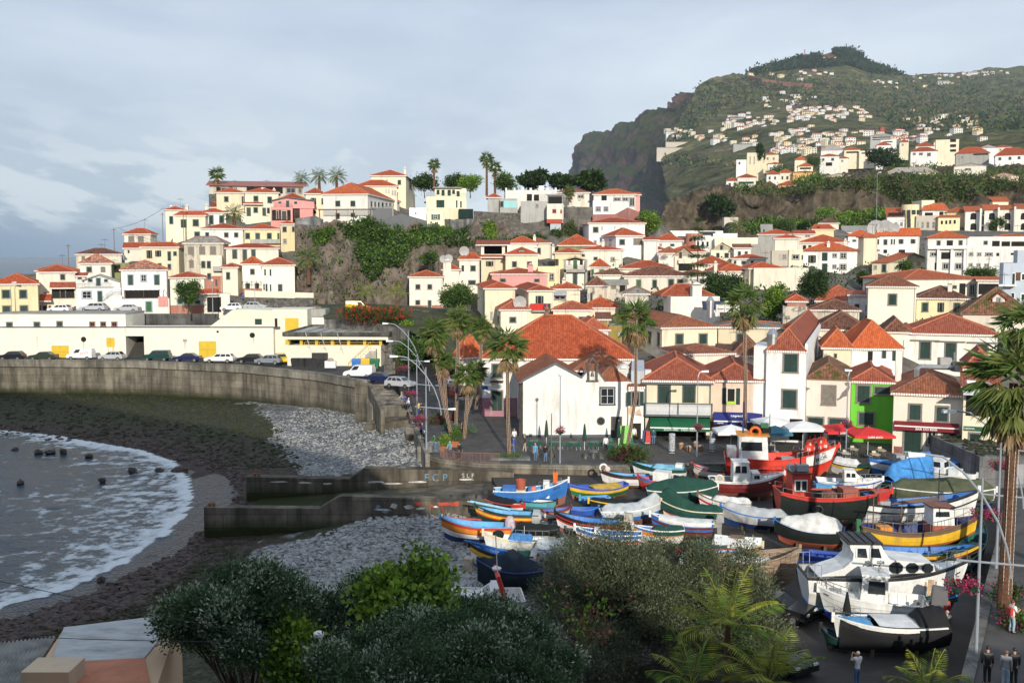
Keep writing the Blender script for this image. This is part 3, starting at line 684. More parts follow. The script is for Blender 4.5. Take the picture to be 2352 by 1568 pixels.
eY={'t1':tile('tile_orange',(.47,.105,.042),(.27,.052,.024),(.2,.08,.045),.66),'t2':tile('tile_salmon',(.45,.125,.068),(.27,.065,.038),(.21,.1,.07),.66),
't3':tile('tile_old_brown',(.27,.105,.06),(.075,.035,.026),(.2,.16,.11),.62),'t4':tile('tile_checker',(.52,.24,.17),(.1,.05,.04),(.42,.38,.33),.6,per=.5,row=.5),
't5':tile('tile_weathered',(.4,.135,.065),(.19,.062,.035),(.13,.09,.06),.62),'t6':tile('tile_slate',(.27,.27,.25),(.14,.14,.13)),
't7':tile('tile_mossy',(.36,.15,.1),(.1,.05,.035),(.07,.075,.02),.5,per=.3,row=.45),'t8':tile('tile_bright',(.55,.14,.05),(.36,.075,.03),(.27,.1,.05),.68),'t9':M('roof_sheet_red',(.33,.13,.11),.7,.2,.6),
oC:M('roof_fibre_grey',(.33,.31,.28),.9,.25,.5),'tg':tile('tile_grey_brown',(.33,.26,.2),(.2,.15,.12),(.3,.29,.27),.5)}
m_ridge=M('tile_ridge',(.5,.16,.08),.85,.3,3);aT=M('tile_ridge_old',(.25,.13,.09),.9,.5,3);eD=M('flat_roof_grey',(.3,.29,.27),.9,.3,.5)
FR={oV:M('trim_stone',(.22,.2,.185),.85,.25,3),oJ:M('trim_pale',(.62,.57,.5),.85,.15,2),oE:M('trim_blue_grey',(.3,.36,.41),.8,.15,2),oA:M('trim_white',(.8,.8,.78),.6,.06,2),
uQ:M('trim_dark',(.07,.075,.08),.7,.2,2),oS:M('trim_red',(.35,.07,.05),.7,.15,2),uO:M('trim_pink',(.6,.38,.34),.8,.15,2),'yel':M('trim_yellow',(.62,.4,.03),.6,.12,2)}
m_shut,nt,b=nodes('shutter_green');rsp(b,.55)
p=eZ(nt);sx=nn(nt,oN);lk(p,sx.inputs[0])
wv=nn(nt,oI);wv.operation='SINE';ml=nn(nt,oI);ml.operation=oG;ml.inputs[1].default_value=70;lk(sx.outputs[2],ml.inputs[0]);lk(ml.outputs[0],wv.inputs[0])
bump(nt,b,wv.outputs[0],.5,.03);r=rP(nt,noise(nt,p,1.3,4),[(.3,(.006,.026,.021)),(.7,(.012,.048,.038))]);lk(r.outputs[0],bci(b))
m_doorg=M('door_green',(.01,.036,.028),.5,.3,1.5);mG=glass();aK=M('interior_shade',(.018,.016,.014),.9,.3,1)  # near-black interior colour is painted shade for openings and recesses
m_board=M('weathered_boards',(.2,.18,.15),.9,.3,4);m_yel=M('door_yellow',(.62,.42,.035),.55,.12,.8);m_curt=M('curtain',(.55,.53,.48),.9,.25,3)
m_gsh=M('shutter_bright_green',(.03,.12,.045),.6,.2,3);eO=M('wood_brown',(.13,.06,.035),.7,.3,3)
m_eave,nt,b=nodes('eave_scallops');rsp(b,.9)
uvn=eZ(nt,'uv');sx=nn(nt,oN);lk(uvn,sx.inputs[0]);ml=nn(nt,oI);ml.operation=oG;ml.inputs[1].default_value=PI/.24;lk(sx.outputs[0],ml.inputs[0])
sn=nn(nt,oI);sn.operation='SINE';lk(ml.outputs[0],sn.inputs[0]);ab=nn(nt,oI);ab.operation='ABSOLUTE';lk(sn.outputs[0],ab.inputs[0])
r=rP(nt,ab.outputs[0],[(.28,(.28,.09,.05)),(.42,(.78,.76,.72))]);lk(r.outputs[0],bci(b))
HB=[] 
class aS:
 def __init__(s,name,K,u0,u1,ve,vb,d,rz=0,dep=9,us=None,lB='',cat=oX,group=None,deep=4):
  um,v0=cv(K,(u0+u1)/2,ve);s.K=K;s.d=d;rz=R(rz);s.rz=rz
  A=P(um,v0,d);s.ex=Vc((cos(rz),sin(rz),0));s.ey=Vc((-sin(rz),cos(rz),0))
  s.A=A;x0=s.pl(u0,ve,A,s.ey);x1=s.pl(u1,ve,A,s.ey)
  B0=(x0+x1)/2;zb=PK(K,(u0+u1)/2,vb,d).z
  s.w=(x1-x0).dot(s.ex);s.h=A.z-zb;s.O=Vc((B0.x,B0.y,zb));s.dep=dep;s.deep=deep
  if us is not None:
   c=x1 if us>(u0+u1)/2 else x0
   q=s.pl(us,ve,c,s.ex);s.dep=max(2.,(q-c).dot(s.ey))
  s.rO=tH(name,lB,cat,s.O,rz,group);HB.append((s.O.x,s.O.y,zb));q=s.O+s.ey*s.dep;HB.append((q.x,q.y,zb+.2))
  s.walls=MB();s.nm=name
 def pl(s,u,v,pt,nrm):
  r=ray(*cv(s.K,u,v));o=Vc((0,0,CZ));return o+r*((pt-o).dot(nrm)/r.dot(nrm))
 def loc(s,p):q=p-s.O;return Vc((q.dot(s.ex),q.dot(s.ey),q.z))
 def fT(s,u,v,y=0):return s.loc(s.pl(u,v,s.O+s.ey*y,s.ey))
 def side(s,u,v,sg):return s.loc(s.pl(u,v,s.O+s.ex*(s.w/2*sg),s.ex))
def eX(kind,w,dep,z,aV,ov=.35,hf=1.):
 a,b_,c,d=-w/2-ov,w/2+ov,-ov,dep+ov;Z=z;T=z+aV;F_=[];Ls=[];Gb=[]
 W,D=b_-a,d-c
 if kind==oU:
  if W>=D:
   i=min(D/2*hf,W/2-.05);r0=(a+i,(c+d)/2,T);r1=(b_-i,(c+d)/2,T)
   F_=[[(a,c,Z),(b_,c,Z),r1,r0],[(b_,c,Z),(b_,d,Z),r1],[(b_,d,Z),(a,d,Z),r0,r1],[(a,d,Z),(a,c,Z),r0]]
   Ls=[(r0,r1),((a,c,Z),r0),((b_,c,Z),r1),((a,d,Z),r0),((b_,d,Z),r1)]
  else:
   i=min(W/2*hf,D/2-.05);r0=((a+b_)/2,c+i,T);r1=((a+b_)/2,d-i,T)
   F_=[[(a,c,Z),(b_,c,Z),r0],[(b_,c,Z),(b_,d,Z),r1,r0],[(b_,d,Z),(a,d,Z),r1],[(a,d,Z),(a,c,Z),r0,r1]]
   Ls=[(r0,r1),((a,c,Z),r0),((b_,c,Z),r0),((a,d,Z),r1),((b_,d,Z),r1)]
 elif kind=='gx':
  m=(c+d)/2;F_=[[(a,c,Z),(b_,c,Z),(b_,m,T),(a,m,T)],[(b_,d,Z),(a,d,Z),(a,m,T),(b_,m,T)]];Ls=[((a,m,T),(b_,m,T))]
  k=aV/(D/2)
  for x in(-w/2,w/2):Gb.append([(x,0,z),(x,dep,z),(x,dep/2,z+aV-k*ov*.4-.05)])
 elif kind=='gy':
  m=0;F_=[[(a,d,Z),(a,c,Z),(m,c,T),(m,d,T)],[(b_,c,Z),(b_,d,Z),(m,d,T),(m,c,T)]];Ls=[((m,c,T),(m,d,T))]
  for y in(0,dep):Gb.append([(-w/2,y,z),(w/2,y,z),(0,y,z+aV-.1)])
 elif kind==oO:
  F_=[[(a,c,Z),(b_,c,Z),(b_,d,T),(a,d,T)]]
  for x in(-w/2,w/2):Gb.append([(x,0,z),(x,dep,z),(x,dep,z+aV-.03)])
  Gb.append([(-w/2,dep,z),(w/2,dep,z),(w/2,dep,T-.03),(-w/2,dep,T-.03)])
 return F_,Ls,Gb
def eS(aF):
 P_=[Vc(p)for p in aF];e=(P_[1]-P_[0]).normalized();n=e.cross(P_[2]-P_[0]).normalized();sl=n.cross(e)
 return[((q-P_[0]).dot(e)+P_[0].x*.37+P_[0].y*.21,(q-P_[0]).dot(sl))for q in P_]
def pR(parent,kind,w,dep,z,aV,tl,ov=.35,aL=True,hf=1.,x0=0,y0=0,name='roof'):
 F_,Ls,Gb=eX(kind,w,dep,z,aV,ov,hf);mb=MB()
 sh=lambda p:(p[0]+x0,p[1]+y0,p[2])
 th=.13
 for f in F_:
  aF=[sh(p)for p in f];mb.aE([(p[0],p[1],p[2]+th)for p in aF],0,eS(aF));mb.aE([(p[0],p[1],p[2])for p in reversed(aF)],2)
 from collections import Counter
 E=Counter()
 for f in F_:
  for i in range(len(f)):
   E[frozenset((f[i],f[(i+1)%len(f)]))]+=1
 for f in F_:
  for i in range(len(f)):
   a,b_=f[i],f[(i+1)%len(f)]
   if E[frozenset((a,b_))]==1:
    a,b_=sh(a),sh(b_);ln=(Vc(b_)-Vc(a)).length
    m=1 if(aL and abs(a[2]-b_[2])<.01)else 2
    lo=.1 if m==1 else 0
    mb.aE([(a[0],a[1],a[2]-lo),(b_[0],b_[1],b_[2]-lo),(b_[0],b_[1],b_[2]+th),(a[0],a[1],a[2]+th)],m,[(0,0),(ln,0),(ln,.2),(0,.2)])
 rm=aT if tl in('t3','t7','t5','tg')else m_ridge
 for a,b_ in Ls:
  a,b_=sh(a),sh(b_);mb.tU([(a[0],a[1],a[2]+th),(b_[0],b_[1],b_[2]+th)],.11,3,5)
 ro=mb.bD(name,[eY[tl],m_eave if aL else FR[oA],eY[tl]if tl in('t9',oC)else aT,rm],parent)
 return ro,[[sh(p)for p in g]for g in Gb]
def oP(par,q,a0,a1,z0,z1,kind,fr=oV,aU=False):
 if a0>a1:a0,a1=a1,a0
 if z0>z1:z0,z1=z1,z0
 W,Hh=a1-a0,z1-z0
 def bx(mb,x0,x1,y0,y1,zz0,zz1,m=0):
  mb.hX([q(x0,y0,zz0),q(x1,y0,zz0),q(x1,y1,zz0),q(x0,y1,zz0),q(x0,y0,zz1),q(x1,y0,zz1),q(x1,y1,zz1),q(x0,y1,zz1)],m)
 t=min(.17,W*.14);mb=MB();fm=MB();door=kind in('d','y','x')
 aG={'g':m_shut,'G':m_shut,'d':m_doorg,'o':aK,'k':aK,'w':mG,'b':m_board,'y':m_yel,'r':mG,'x':aK,'n':m_gsh,'c':m_curt,'W':mG}[kind]  # kind k: flat dark panel, shade of an opening put into its colour
 framed=kind not in('k','G','y','x','c')
 if framed:
  f0=.07
  bx(fm,a0,a0+t,-.02,f0,z0,z1);bx(fm,a1-t,a1,-.02,f0,z0,z1);bx(fm,a0+t,a1-t,-.02,f0,z1-t,z1)
  if not door:bx(fm,a0-.03,a1+.03,-.02,f0+.05,z0-.02,z0+t*.8)
  i0,i1,j0,j1=a0+t,a1-t,(z0 if door else z0+t*.8),z1-t
 else:i0,i1,j0,j1=a0,a1,z0,z1
 mid=(i0+i1)/2;second=None
 if kind in('g','G','d','n'):
  g=.012
  bx(mb,i0,mid-g,-.01,.035,j0,j1);bx(mb,mid+g,i1,-.01,.035,j0,j1);bx(mb,mid-g,mid+g,-.01,.012,j0,j1,1);second=aK
 elif kind=='o':
  bx(mb,i0,i1,-.01,.015,j0,j1,0);s_=W*.42;second=m_shut
  for x0_,x1_ in((a0-s_,a0-.02),(a1+.02,a1+s_)):bx(mb,x0_,x1_,.02,.075,z0+t*.5,z1-t*.5,1)
 elif kind in('w','W','r'):
  bx(mb,i0,i1,-.01,.012,j0,j1,0);second=FR[oA]if kind!='r' else FR[oS];m_=.045
  bx(mb,i0,i0+m_,.012,.04,j0,j1,1);bx(mb,i1-m_,i1,.012,.04,j0,j1,1);bx(mb,i0+m_,i1-m_,.012,.04,j1-m_,j1,1);bx(mb,i0+m_,i1-m_,.012,.04,j0,j0+m_,1);bx(mb,mid-m_/2,mid+m_/2,.012,.04,j0+m_,j1-m_,1)
  if kind=='w' and Hh>1:bx(mb,i0+m_,mid-m_/2,.012,.03,(j0+j1)/2,(j0+j1)/2+m_*.7,1);bx(mb,mid+m_/2,i1-m_,.012,.03,(j0+j1)/2,(j0+j1)/2+m_*.7,1)
 elif kind=='b':
  bx(mb,i0,i1,-.01,.03,j0,j1,0)
 else:
  bx(mb,i0,i1,-.01,.02,j0,j1,0)
 nm='door' if(door or(Hh>W*1.75 and Hh>1.7))else 'window'
 ms=[aG]+([second]if second else[])
 if framed and not aU:
  k=len(ms);b0=len(mb.v);mb.v+=fm.v;mb.f+=[tuple(i+b0 for i in f)for f in fm.f];mb.m+=[k]*len(fm.f);mb.uv+=fm.uv;ms.append(FR[fr])
  o=mb.bD(nm,ms,par)
 else:
  o=mb.bD(nm,ms,par)
  if framed:fm.bD('frame',FR[fr],o)
 return o
FQ=lambda x,o,z:(x,-o,z)
def op2(h,r,y,kind,fr=oV,aU=False):a=h.fT(r[0],r[3],y);b=h.fT(r[2],r[1],y);return oP(h.rO,lambda x,o,z:(x,y-o,z),a.x,b.x,a.z,b.z,kind,fr,aU)
def hrail(h,u0,u1,v,y,hh=.95):a=h.fT(u0,v);b=h.fT(u1,v);rL(h.rO,[(a.x,y,a.z),(b.x,y,a.z)],hh)
def sroof(h,u0,v,u1,dep,aV,tl,nm):a=h.fT(u0,v);b=h.fT(u1,v);pR(h.rO,oO,b.x-a.x,dep,a.z,aV,tl,.1,True,1,(a.x+b.x)/2,-dep,nm)
m_chim=aA[oH]
def eT(par,x,y,z0,z1,wd=.55,mat=None,cap=True):
 mb=MB();mb.box(x-wd/2,y-wd/2,z0,x+wd/2,y+wd/2,z1)
 if cap:
  mb.box(x-wd*.62,y-wd*.62,z1-.12,x+wd*.62,y+wd*.62,z1)
  mb.add([(x-wd*.5,y-wd*.5,z1+.12),(x+wd*.5,y-wd*.5,z1+.12),(x+wd*.5,y+wd*.5,z1+.12),(x-wd*.5,y+wd*.5,z1+.12),(x,y,z1+.55)],[(0,1,4),(1,2,4),(2,3,4),(3,0,4),(3,2,1,0)])
  mb.box(x-wd*.42,y-wd*.42,z1,x+wd*.42,y+wd*.42,z1+.12,1)
 return mb.bD('chimney',[mat or m_chim,aK],par)
def pS(s,h,wN,fr,aU):
 kind='g';aE='F'
 for tk in wN.split():
  if tk in('F','R','L'):aE=tk;continue
  if tk[0].isalpha()and len(tk)<=2:kind=tk;continue
  v=[float(x)for x in tk.split(',')]
  if kind[1:]!='h':v[2]+=v[0];v[3]+=v[1]
  if kind=='ch': 
   y=v[3]if len(v)>3 else s.dep*.35
   a=s.fT(v[0],v[1],y);b_=s.fT(v[0],v[2],y);eT(s.rO,a.x,y,min(a.z,s.h+.3)-.3,b_.z,.6);continue
  if kind=='dh': 
   a=s.fT(v[0],v[1],.3);mb=MB();r_=v[2]
   n=12;ring=[];vs=[(a.x,.3+.2*r_,a.z)]
   for j in range(n):vs.append((a.x+r_*cos(2*PI*j/n),.3-.18*r_-.25*r_*sin(2*PI*j/n),a.z+r_*sin(2*PI*j/n)))
   mb.add(vs,[(0,1+j,1+(j+1)%n)for j in range(n)]+[(0,1+(j+1)%n,1+j)for j in range(n)]);mb.tU([(a.x,.4,a.z),(a.x,.5,a.z-r_*1.5)],.05);mb.tU([(a.x,.4,a.z-.8*r_),(a.x,-.6*r_,a.z-.1)],.025)
   mb.bD('satellite_dish',M('dish_white',(.72,.72,.7),.5,.1,1),s.rO);continue
  if aE=='F':
   a=s.fT(v[0],v[3]);b_=s.fT(v[2],v[1]);q=lambda x,o,z:(x,-o,z);oP(s.rO,q,a.x,b_.x,a.z,b_.z,kind,fr,aU)
  else:
   sg=1 if aE=='R' else-1
   a=s.side(v[0],(v[1]+v[3])/2,sg);b_=s.side(v[2],(v[1]+v[3])/2,sg);t=s.side((v[0]+v[2])/2,v[1],sg).z;bt=s.side((v[0]+v[2])/2,v[3],sg).z
   q=lambda x,o,z:(s.w/2*sg+o*sg,x,z);oP(s.rO,q,a.y,b_.y,bt,t,kind,fr,aU)
def H(K,u0,u1,ve,vb,d,lB,wA=oD,tl='t1',rF=oU,vr=None,rz=0,dep=9,us=None,wN='',fr=oV,aU=False,ov=.35,aL=True,name=oX,cat=oX,deep=4,aV=None,hf=1.,aN=None,par=.35,group='houses of fishing town'):
 if us is None:rz-=math.degrees(math.atan((cv(K,(u0+u1)/2,0)[0]-1176)/F))*.85
 s=aS(name,K,u0,u1,ve,vb,d,rz,dep,us,lB,cat,group,deep)
 mb=MB();mb.box(-s.w/2,0,-s.deep,s.w/2,s.dep,s.h)
 if rF==oF:
  p_=par;t=.2
  for(x0,y0,x1,y1)in((-s.w/2,0,s.w/2,t),(-s.w/2,s.dep-t,s.w/2,s.dep),(-s.w/2,t,-s.w/2+t,s.dep-t),(s.w/2-t,t,s.w/2,s.dep-t)):mb.box(x0,y0,s.h,x1,y1,s.h+p_)
  rb=MB();rb.box(-s.w/2+t,t,s.h,s.w/2-t,s.dep-t,s.h+.05);rb.bD('roof',eD,s.rO)
 else:
  if aV is None:
   yy=s.dep/2 if(rF in(oU,'gx')and s.w>=s.dep)or rF=='gx' else(min(s.w/2,s.dep/2)if rF==oU else(s.dep if rF==oO else 0))
   um=(u0+u1)/2;aV=max(.5,min(6.5,s.fT(um,vr,yy).z-s.h-.1))
  ro,gb=pR(s.rO,rF,s.w,s.dep,s.h,aV,tl,ov,aL,hf);s.aV=aV
  for g in gb:mb.aE(g);mb.aE(list(reversed(g)))
 mb.bD(oK,aA[wA],s.rO)
 if aN:
  bm_=MB();bm_.box(-s.w/2-.03,-.03,-s.deep,s.w/2+.03,s.dep,aN[1]);bm_.bD('plinth',aA[aN[0]]if aN[0]in aA else aN[0],s.rO)
 if wN:pS(s,s,wN,fr,aU)
 if d<255 and rnd.random()<.6:
  x=s.w/2-.2;Q1(5,([(x,-.07,-deep),(x,-.07,s.h)],.055,0,5),'drainpipe',FR[oJ],s.rO)
  if rF!=oF:z=s.h+s.aV;mb=MB();mb.tU([(1,s.dep/2,z-.5),(1,s.dep/2,z+2.2)],.03,0,4);[mb.tU([(1-k,s.dep/2,z+2.1-k*.3),(1+k,s.dep/2,z+2.1-k*.3)],.02,0,3)for k in(.4,.6,.9)];mb.bD('aerial',aP,s.rO)
 return s
def bK(s,u0,u1,vt,vb,y0,y1,mat,name='wing',below=0):
 a=s.fT(u0,vb,y0);b_=s.fT(u1,vt,y0);mb=MB();mb.box(a.x,y0,a.z-below,b_.x,y1,b_.z);return mb.bD(name,mat,s.rO),(a,b_)
def rL(par,aF,h=.95,mat=None,gap=.14,name='railing',r=.018):
 mb=MB();m=mat or M('iron_rail',(.05,.055,.06),.6,.2,3)
 for a,b_ in zip(aF,aF[1:]):
  a,b_=Vc(a),Vc(b_);n=max(1,int((b_-a).length/gap));up=Vc((0,0,h))
  mb.tU([a+up,b_+up],r*1.5,0,4);mb.tU([a+up*.12,b_+up*.12],r,0,4)
  for i in range(n+1):p_=a.lerp(b_,i/n);mb.tU([p_,p_+up],r if i%8 else r*1.6,0,4,False)
 return mb.bD(name,m,par)
h=H('A',-70,345,1235,1500,180,'cream house with two rows of green shutters at left end of harbour street',oQ,vr=1135,dep=10,wN='g 15,1280,80,85 175,1280,75,85 d 20,1425,80,75 180,1422,80,78')
h=H('A',355,690,1125,1500,187,'cream house with recessed balcony under red tiled awning beside tall white house',oJ,vr=1055,dep=9,wN='g 548,1135,55,63 d 390,1425,45,75 g 355,1425,23,55 445,1425,25,55 b 610,1420,45,75 w 400,1300,30,28',fr=uO)
bK(h,478,682,1272,1362,-.04,.02,aK,'recess_shade_panel');pS(h,h,'d 550,1280,55,78',oV,False)  # flat dark panel paints the shade of the recessed balcony
hrail(h,475,685,1362,-.5)
sroof(h,465,1270,690,1.2,1.1,'t2','awning_roof')
sroof(h,350,1388,470,1.6,1.2,'t1','porch_roof')
H('A',330,700,1110,1300,203,'orange double hipped roof rising behind cream balcony house',oJ,vr=1052,dep=8)
h=H('A',695,1110,1278,1500,186,'white two storey house with terrace railing and grey gabled upper floor',oA,rF=oF,par=.1,dep=8,wN='w 750,1290,95,78 d 893,1290,50,105 1043,1380,55,98',fr=oE,aN=(oC,.9))
a=h.fT(697,1248);b_=h.fT(1030,1248);rL(h.rO,[(a.x,.1,h.h+.1),(b_.x,.1,h.h+.1)],.95)
u=MB();a=h.fT(775,1275,2.2);b_=h.fT(1105,1195,2.2);c=h.fT(905,1150,2.2)
u.eF([(a.x,h.h),(b_.x,h.h),(b_.x,b_.z-.4),(c.x,c.z),(a.x,b_.z)],2.2,7.5);u.bD('upper_floor',aA[oA],h.rO)
u=MB();u.pl2(a.x-.4,c.x,1.7,7.8,b_.z-.1,c.z,b_.z+.1,c.z+.2);u.pl2(c.x,b_.x+.3,1.7,7.8,c.z,b_.z-.5,c.z+.2,b_.z-.3);u.bD('roof_upper',eY[oC],h.rO)
for r_,kd in(((805,1180,852,1215),'g'),((880,1170,928,1248),'d'),((953,1183,993,1215),'g')):
 op2(h,(r_[0],r_[1],r_[2],r_[3]),2.2,kd,oE)
u=MB();a=h.fT(945,1395);b_=h.fT(1035,1330)
for i in range(9):x0=a.x+(b_.x-a.x)*i/9;u.box(x0,-1.2,-3,b_.x+1.6,-.02,a.z+(b_.z-a.z)*i/9,0)if i==8 else u.box(x0,-1.2,-3,x0+(b_.x-a.x)/9,-.02,a.z+(b_.z-a.z)*i/9)
u.bD('outside_stair',aA[oA],h.rO);rL(h.rO,[(a.x,-1.15,a.z),(b_.x,-1.15,b_.z),(b_.x+1.6,-1.15,b_.z)],.9)
H('A',693,782,1160,1280,187.5,'narrow white annex with small orange tiled roof beside grey gabled house',oA,rF=oO,vr=1128,dep=5,wN='g 712,1166,40,22')
h=H('A',1112,1528,1105,1490,189,'white house with patterned brown and pink hipped roof and vine pergola',oA,'t4',vr=1013,dep=9,wN='d 1170,1140,58,103 w 1290,1140,60,73 d 1412,1140,58,105',fr=oE)
bK(h,1112,1555,1365,1490,-3.6,0,aA[oA],'terrace_front',3);bK(h,1150,1465,1285,1368,-.03,.03,aK,'veranda_shade_panel')  # dark panel paints the shaded opening under the pergola
bK(h,1180,1520,1240,1262,-.1,0.,aA[oA],uE)
pS(h,h,'',oV,False);op2(h,(1335,1385,1400,1490),-3.6,'n',oE)
mb=MB()
for x in np.linspace(-h.w/2+.6,h.w/2-.4,9):mb.tU([(x,0,h.fT(1300,1285).z),(x,-3.5,h.fT(1300,1285).z-.05)],.05,0,4)
for x in(-h.w/2+.7,0,h.w/2-.5):mb.tU([(x,-3.4,h.fT(1300,1285).z),(x,-3.4,h.fT(1300,1366).z)],.06,0,5)
mb.bD('pergola',eO,h.rO)
mb=MB();a=h.fT(1455,1440,-3.66);b_=h.fT(1543,1345,-3.66)
for i in range(6):mb.aE([(a.x+(b_.x-a.x)*i/6,-3.66-.05*(i%2),a.z),(a.x+(b_.x-a.x)*(i+1)/6,-3.66-.05*((i+1)%2),a.z),(a.x+(b_.x-a.x)*(i+1)/6,-3.62-.03*((i+1)%2),b_.z),(a.x+(b_.x-a.x)*i/6,-3.62-.03*(i%2),b_.z)])
bl=mb.bD('blanket',M('blanket_pink',(.62,.3,.27),.95,.35,6),None,h.rO.location,h.rz);tag(bl,'pink checked blanket hung over terrace wall of patterned roof house','blanket')
h=H('A',1560,1875,1175,1480,186,'small cream house with blue window frames behind round street tree',uB,vr=1120,dep=8,wN='g 1625,1215,53,65 1625,1360,55,60 1790,1375,55,45 w 1805,1212,35,28',fr=oE,aN=('terra',1.1))
bK(h,1875,2110,1320,1480,-.6,4,aA[oH],'garden_wall',3);op2(h,(1905,1350,2030,1490),-.6,'k',oE)
sroof(h,1780,1322,2005,1.5,.8,'t1','porch_roof')
H('A',735,1020,1045,1160,201,'weathered house with pyramid roof of pink and brown checker tiles',uS,'t4',vr=953,dep=8,wN='g 793,1070,52,55 b 925,1072,43,50')
H('A',700,1115,960,1130,214,'old low house with dark brown sagging roof at sea end of hill',uS,'t3',vr=903,dep=7,wN='b 750,975,30,40')
H('A',1025,1190,1040,1180,205,'roofless olive green ruin with black doorway',uL,rF=oF,par=0,dep=6,wN='k 1050,1053,55,72')
H('A',1140,1380,775,960,226,'faded cream house with brown closed shutters and orange hipped roof above sea',uS,vr=720,us=1440,wN='b 1180,790,53,55 1268,790,52,55')
H('A',1140,1345,905,960,219,'low annex with orange lean-to roof under faded cream house',uS,rF=oO,vr=850,dep=4,wN='k 1175,920,15,28')
h=H('A',1300,1640,895,1110,209,'cream house with four tall green shutters below faded house',oD,vr=848,us=1692,wN='o 1360,920,25,75 1440,922,28,58 d 1540,930,32,87 g 1592,930,33,42 1450,1038,35,32 1540,1045,33,53')
h=H('A',1690,2050,860,1085,209,'ruined house with grey patched roof and bricked up windows','ruin','tg',vr=795,us=2100,wN='b 1728,888,54,72 1830,885,55,75 1930,885,55,75 1740,1010,40,70')
h=H('A',1520,1700,555,690,241,'cream house at left edge of hill with one tall shutter and chimney',vr=520,dep=8,wN='g 1553,605,40,78 ch 1572,550,525,3',fr=oE)
h=H('A',1610,1885,605,790,236,'cream house with outside stair and dark door beside white dish',vr=563,us=1910,wN='d 1660,635,55,80 g 1770,635,58,68 1785,748,53,47 ch 1720,575,520,6',)
bK(h,1588,1700,715,840,-1.5,0,aA[oD],'terrace',2)
h=H('A',1850,2075,578,690,246,'white house with two tall green shutters and lower and upper orange roof',oA,vr=540,dep=5,wN='g 1918,597,44,88 2013,600,47,75 ch 1898,572,512,2')
H('A',1930,2100,530,580,252,'orange gabled upper storey behind white two roof house',oA,rF='gx',vr=483,us=2170)
H('A',1855,2235,725,872,225,'plain white house with three small square shutters below palm',oA,vr=677,dep=9,wN='g 1885,755,37,40 2058,757,42,46 2150,757,40,46')
h=H(uK,405,735,730,872,225,'yellowish house with long concrete balcony and four shutters',oQ,vr=682,dep=8,wN='g 415,760,45,58 d 508,760,45,90 g 613,760,47,60 710,762,25,78')
bK(h,460,735,820,858,-1.1,0,aA[oC],uE)
h=H(uK,740,868,683,900,223,'narrow yellowish house with pink curtained window next to cliff top wall',oQ,vr=655,dep=8,wN='g 757,703,40,52 845,703,23,49 w 763,815,34,45')
h=H(uK,238,720,905,1030,211,'white house with three tall green doors and low orange roof in mid slope',oH,vr=860,dep=8,wN='d 295,913,48,87 390,913,43,105 470,913,42,87')
h=H(uK,5,200,985,1250,204,'narrow cream apartment block with balcony and dark red base below ruin',oJ,rF=oF,dep=6,wN='g 10,1018,40,67 62,1018,38,69 65,1130,37,60 d 140,1185,20,65',aN=('terra',2.))
bK(h,118,200,1068,1112,-1.2,0,aA[oC],uE)
H(uK,205,345,1080,1330,203,'small cream house with one shutter squeezed beside narrow apartment block',oJ,vr=1040,us=385,wN='g 240,1120,37,70')
h=H(uK,388,566,1050,1300,201,'cream house with potted plant pergola at foot of lane',uB,vr=978,dep=9,wN='g 460,1090,43,55 415,1220,45,55 503,1220,42,55',aN=('terra',.6))
mb=MB();a=h.fT(385,1208,-2.4);b_=h.fT(560,1290,-2.4)
for x in np.linspace(a.x,b_.x,5):mb.tU([(x,-2.4,b_.z),(x,-2.4,a.z),(x,0,a.z)],.05,0,4)
mb.tU([(a.x,-2.4,a.z),(b_.x,-2.4,a.z)],.05,0,4);mb.bD('pergola',eO,h.rO)
H(uK,566,868,1060,1310,199,'cream house with narrow slit windows against rock face',uB,vr=988,dep=9,wN='g 590,1093,15,57 640,1093,15,62 582,1228,13,57 603,1228,17,67 642,1233,13,62 d 715,1230,43,68')
def wT(lB,aF,th,zb,mat,name='garden_wall',part=oK):
 t=tH(name,lB,oK,(0,0,0));mb=MB();eE(mb,aF,th,zb);mb.bD(part,mat,t);return t
wT('cream painted garden wall on top of dark stone wall by lane',[PK(uK,410,1286,192),PK(uK,610,1300,192),PK(uK,1042,1312,191)],.3,PK(uK,700,1356,192).z,aA[uB])
wT('dark rubble stone retaining wall beside lane',[PK(uK,410,1352,191.7),PK(uK,1040,1366,190.7)],.5,3,aP,'stone_wall')
wT('stained black concrete wall between white warehouse blocks under street',[PK('G',1250,240,183),PK('G',2000,240,183)],.5,2,cO('black_concrete',(.12,.12,.12)),uC)
h=H(uK,85,950,335,430,262,'long dark building with faded red sheet roof on hill top','ruin','t9',rF=oO,vr=287,dep=9,aL=False,wN='k 150,345,190,55 430,345,130,55 600,345,160,55 W 190,345,95,40 790,345,90,55 898,345,42,57 c 300,345,40,55 560,345,40,55',ov=.8)
wT('tall old rubble wall under left end of red sheet roof',[PK(uK,80,405,258),PK(uK,150,405,258)],3,15,aP,'stone_wall')
H(uK,150,405,395,500,251,'cream house with two shutters directly under long red roof',vr=352,dep=8,wN='g 220,425,43,53 383,425,27,85')
h=H(uK,411,720,395,600,248,'three storey cream house with many shutters and tiled door awning under hill top',vr=349,dep=9,wN='g 490,420,47,55 618,427,45,63 d 427,527,41,81 g 490,525,43,53 d 572,530,35,75 g 615,530,27,53 ch 574,390,362,3 681,390,366,3')
sroof(h,400,500,575,1.,.5,'t1','awning_roof')
H(uK,376,650,600,690,249,'white terrace house front below three storey cream house',oH,rF=oF,dep=3,wN='k 420,630,50,18 490,630,35,18 g 455,660,37,40')
h=H(uK,648,850,532,690,231,'bright pink house with roof terrace full of white chairs',uO,rF=oF,par=.15,dep=10,us=None,wN='k 662,552,170,96')
pS(h,h,'d 700,555,25,80 745,555,55,85',uO,False)
hrail(h,662,832,648,-.08,.9)
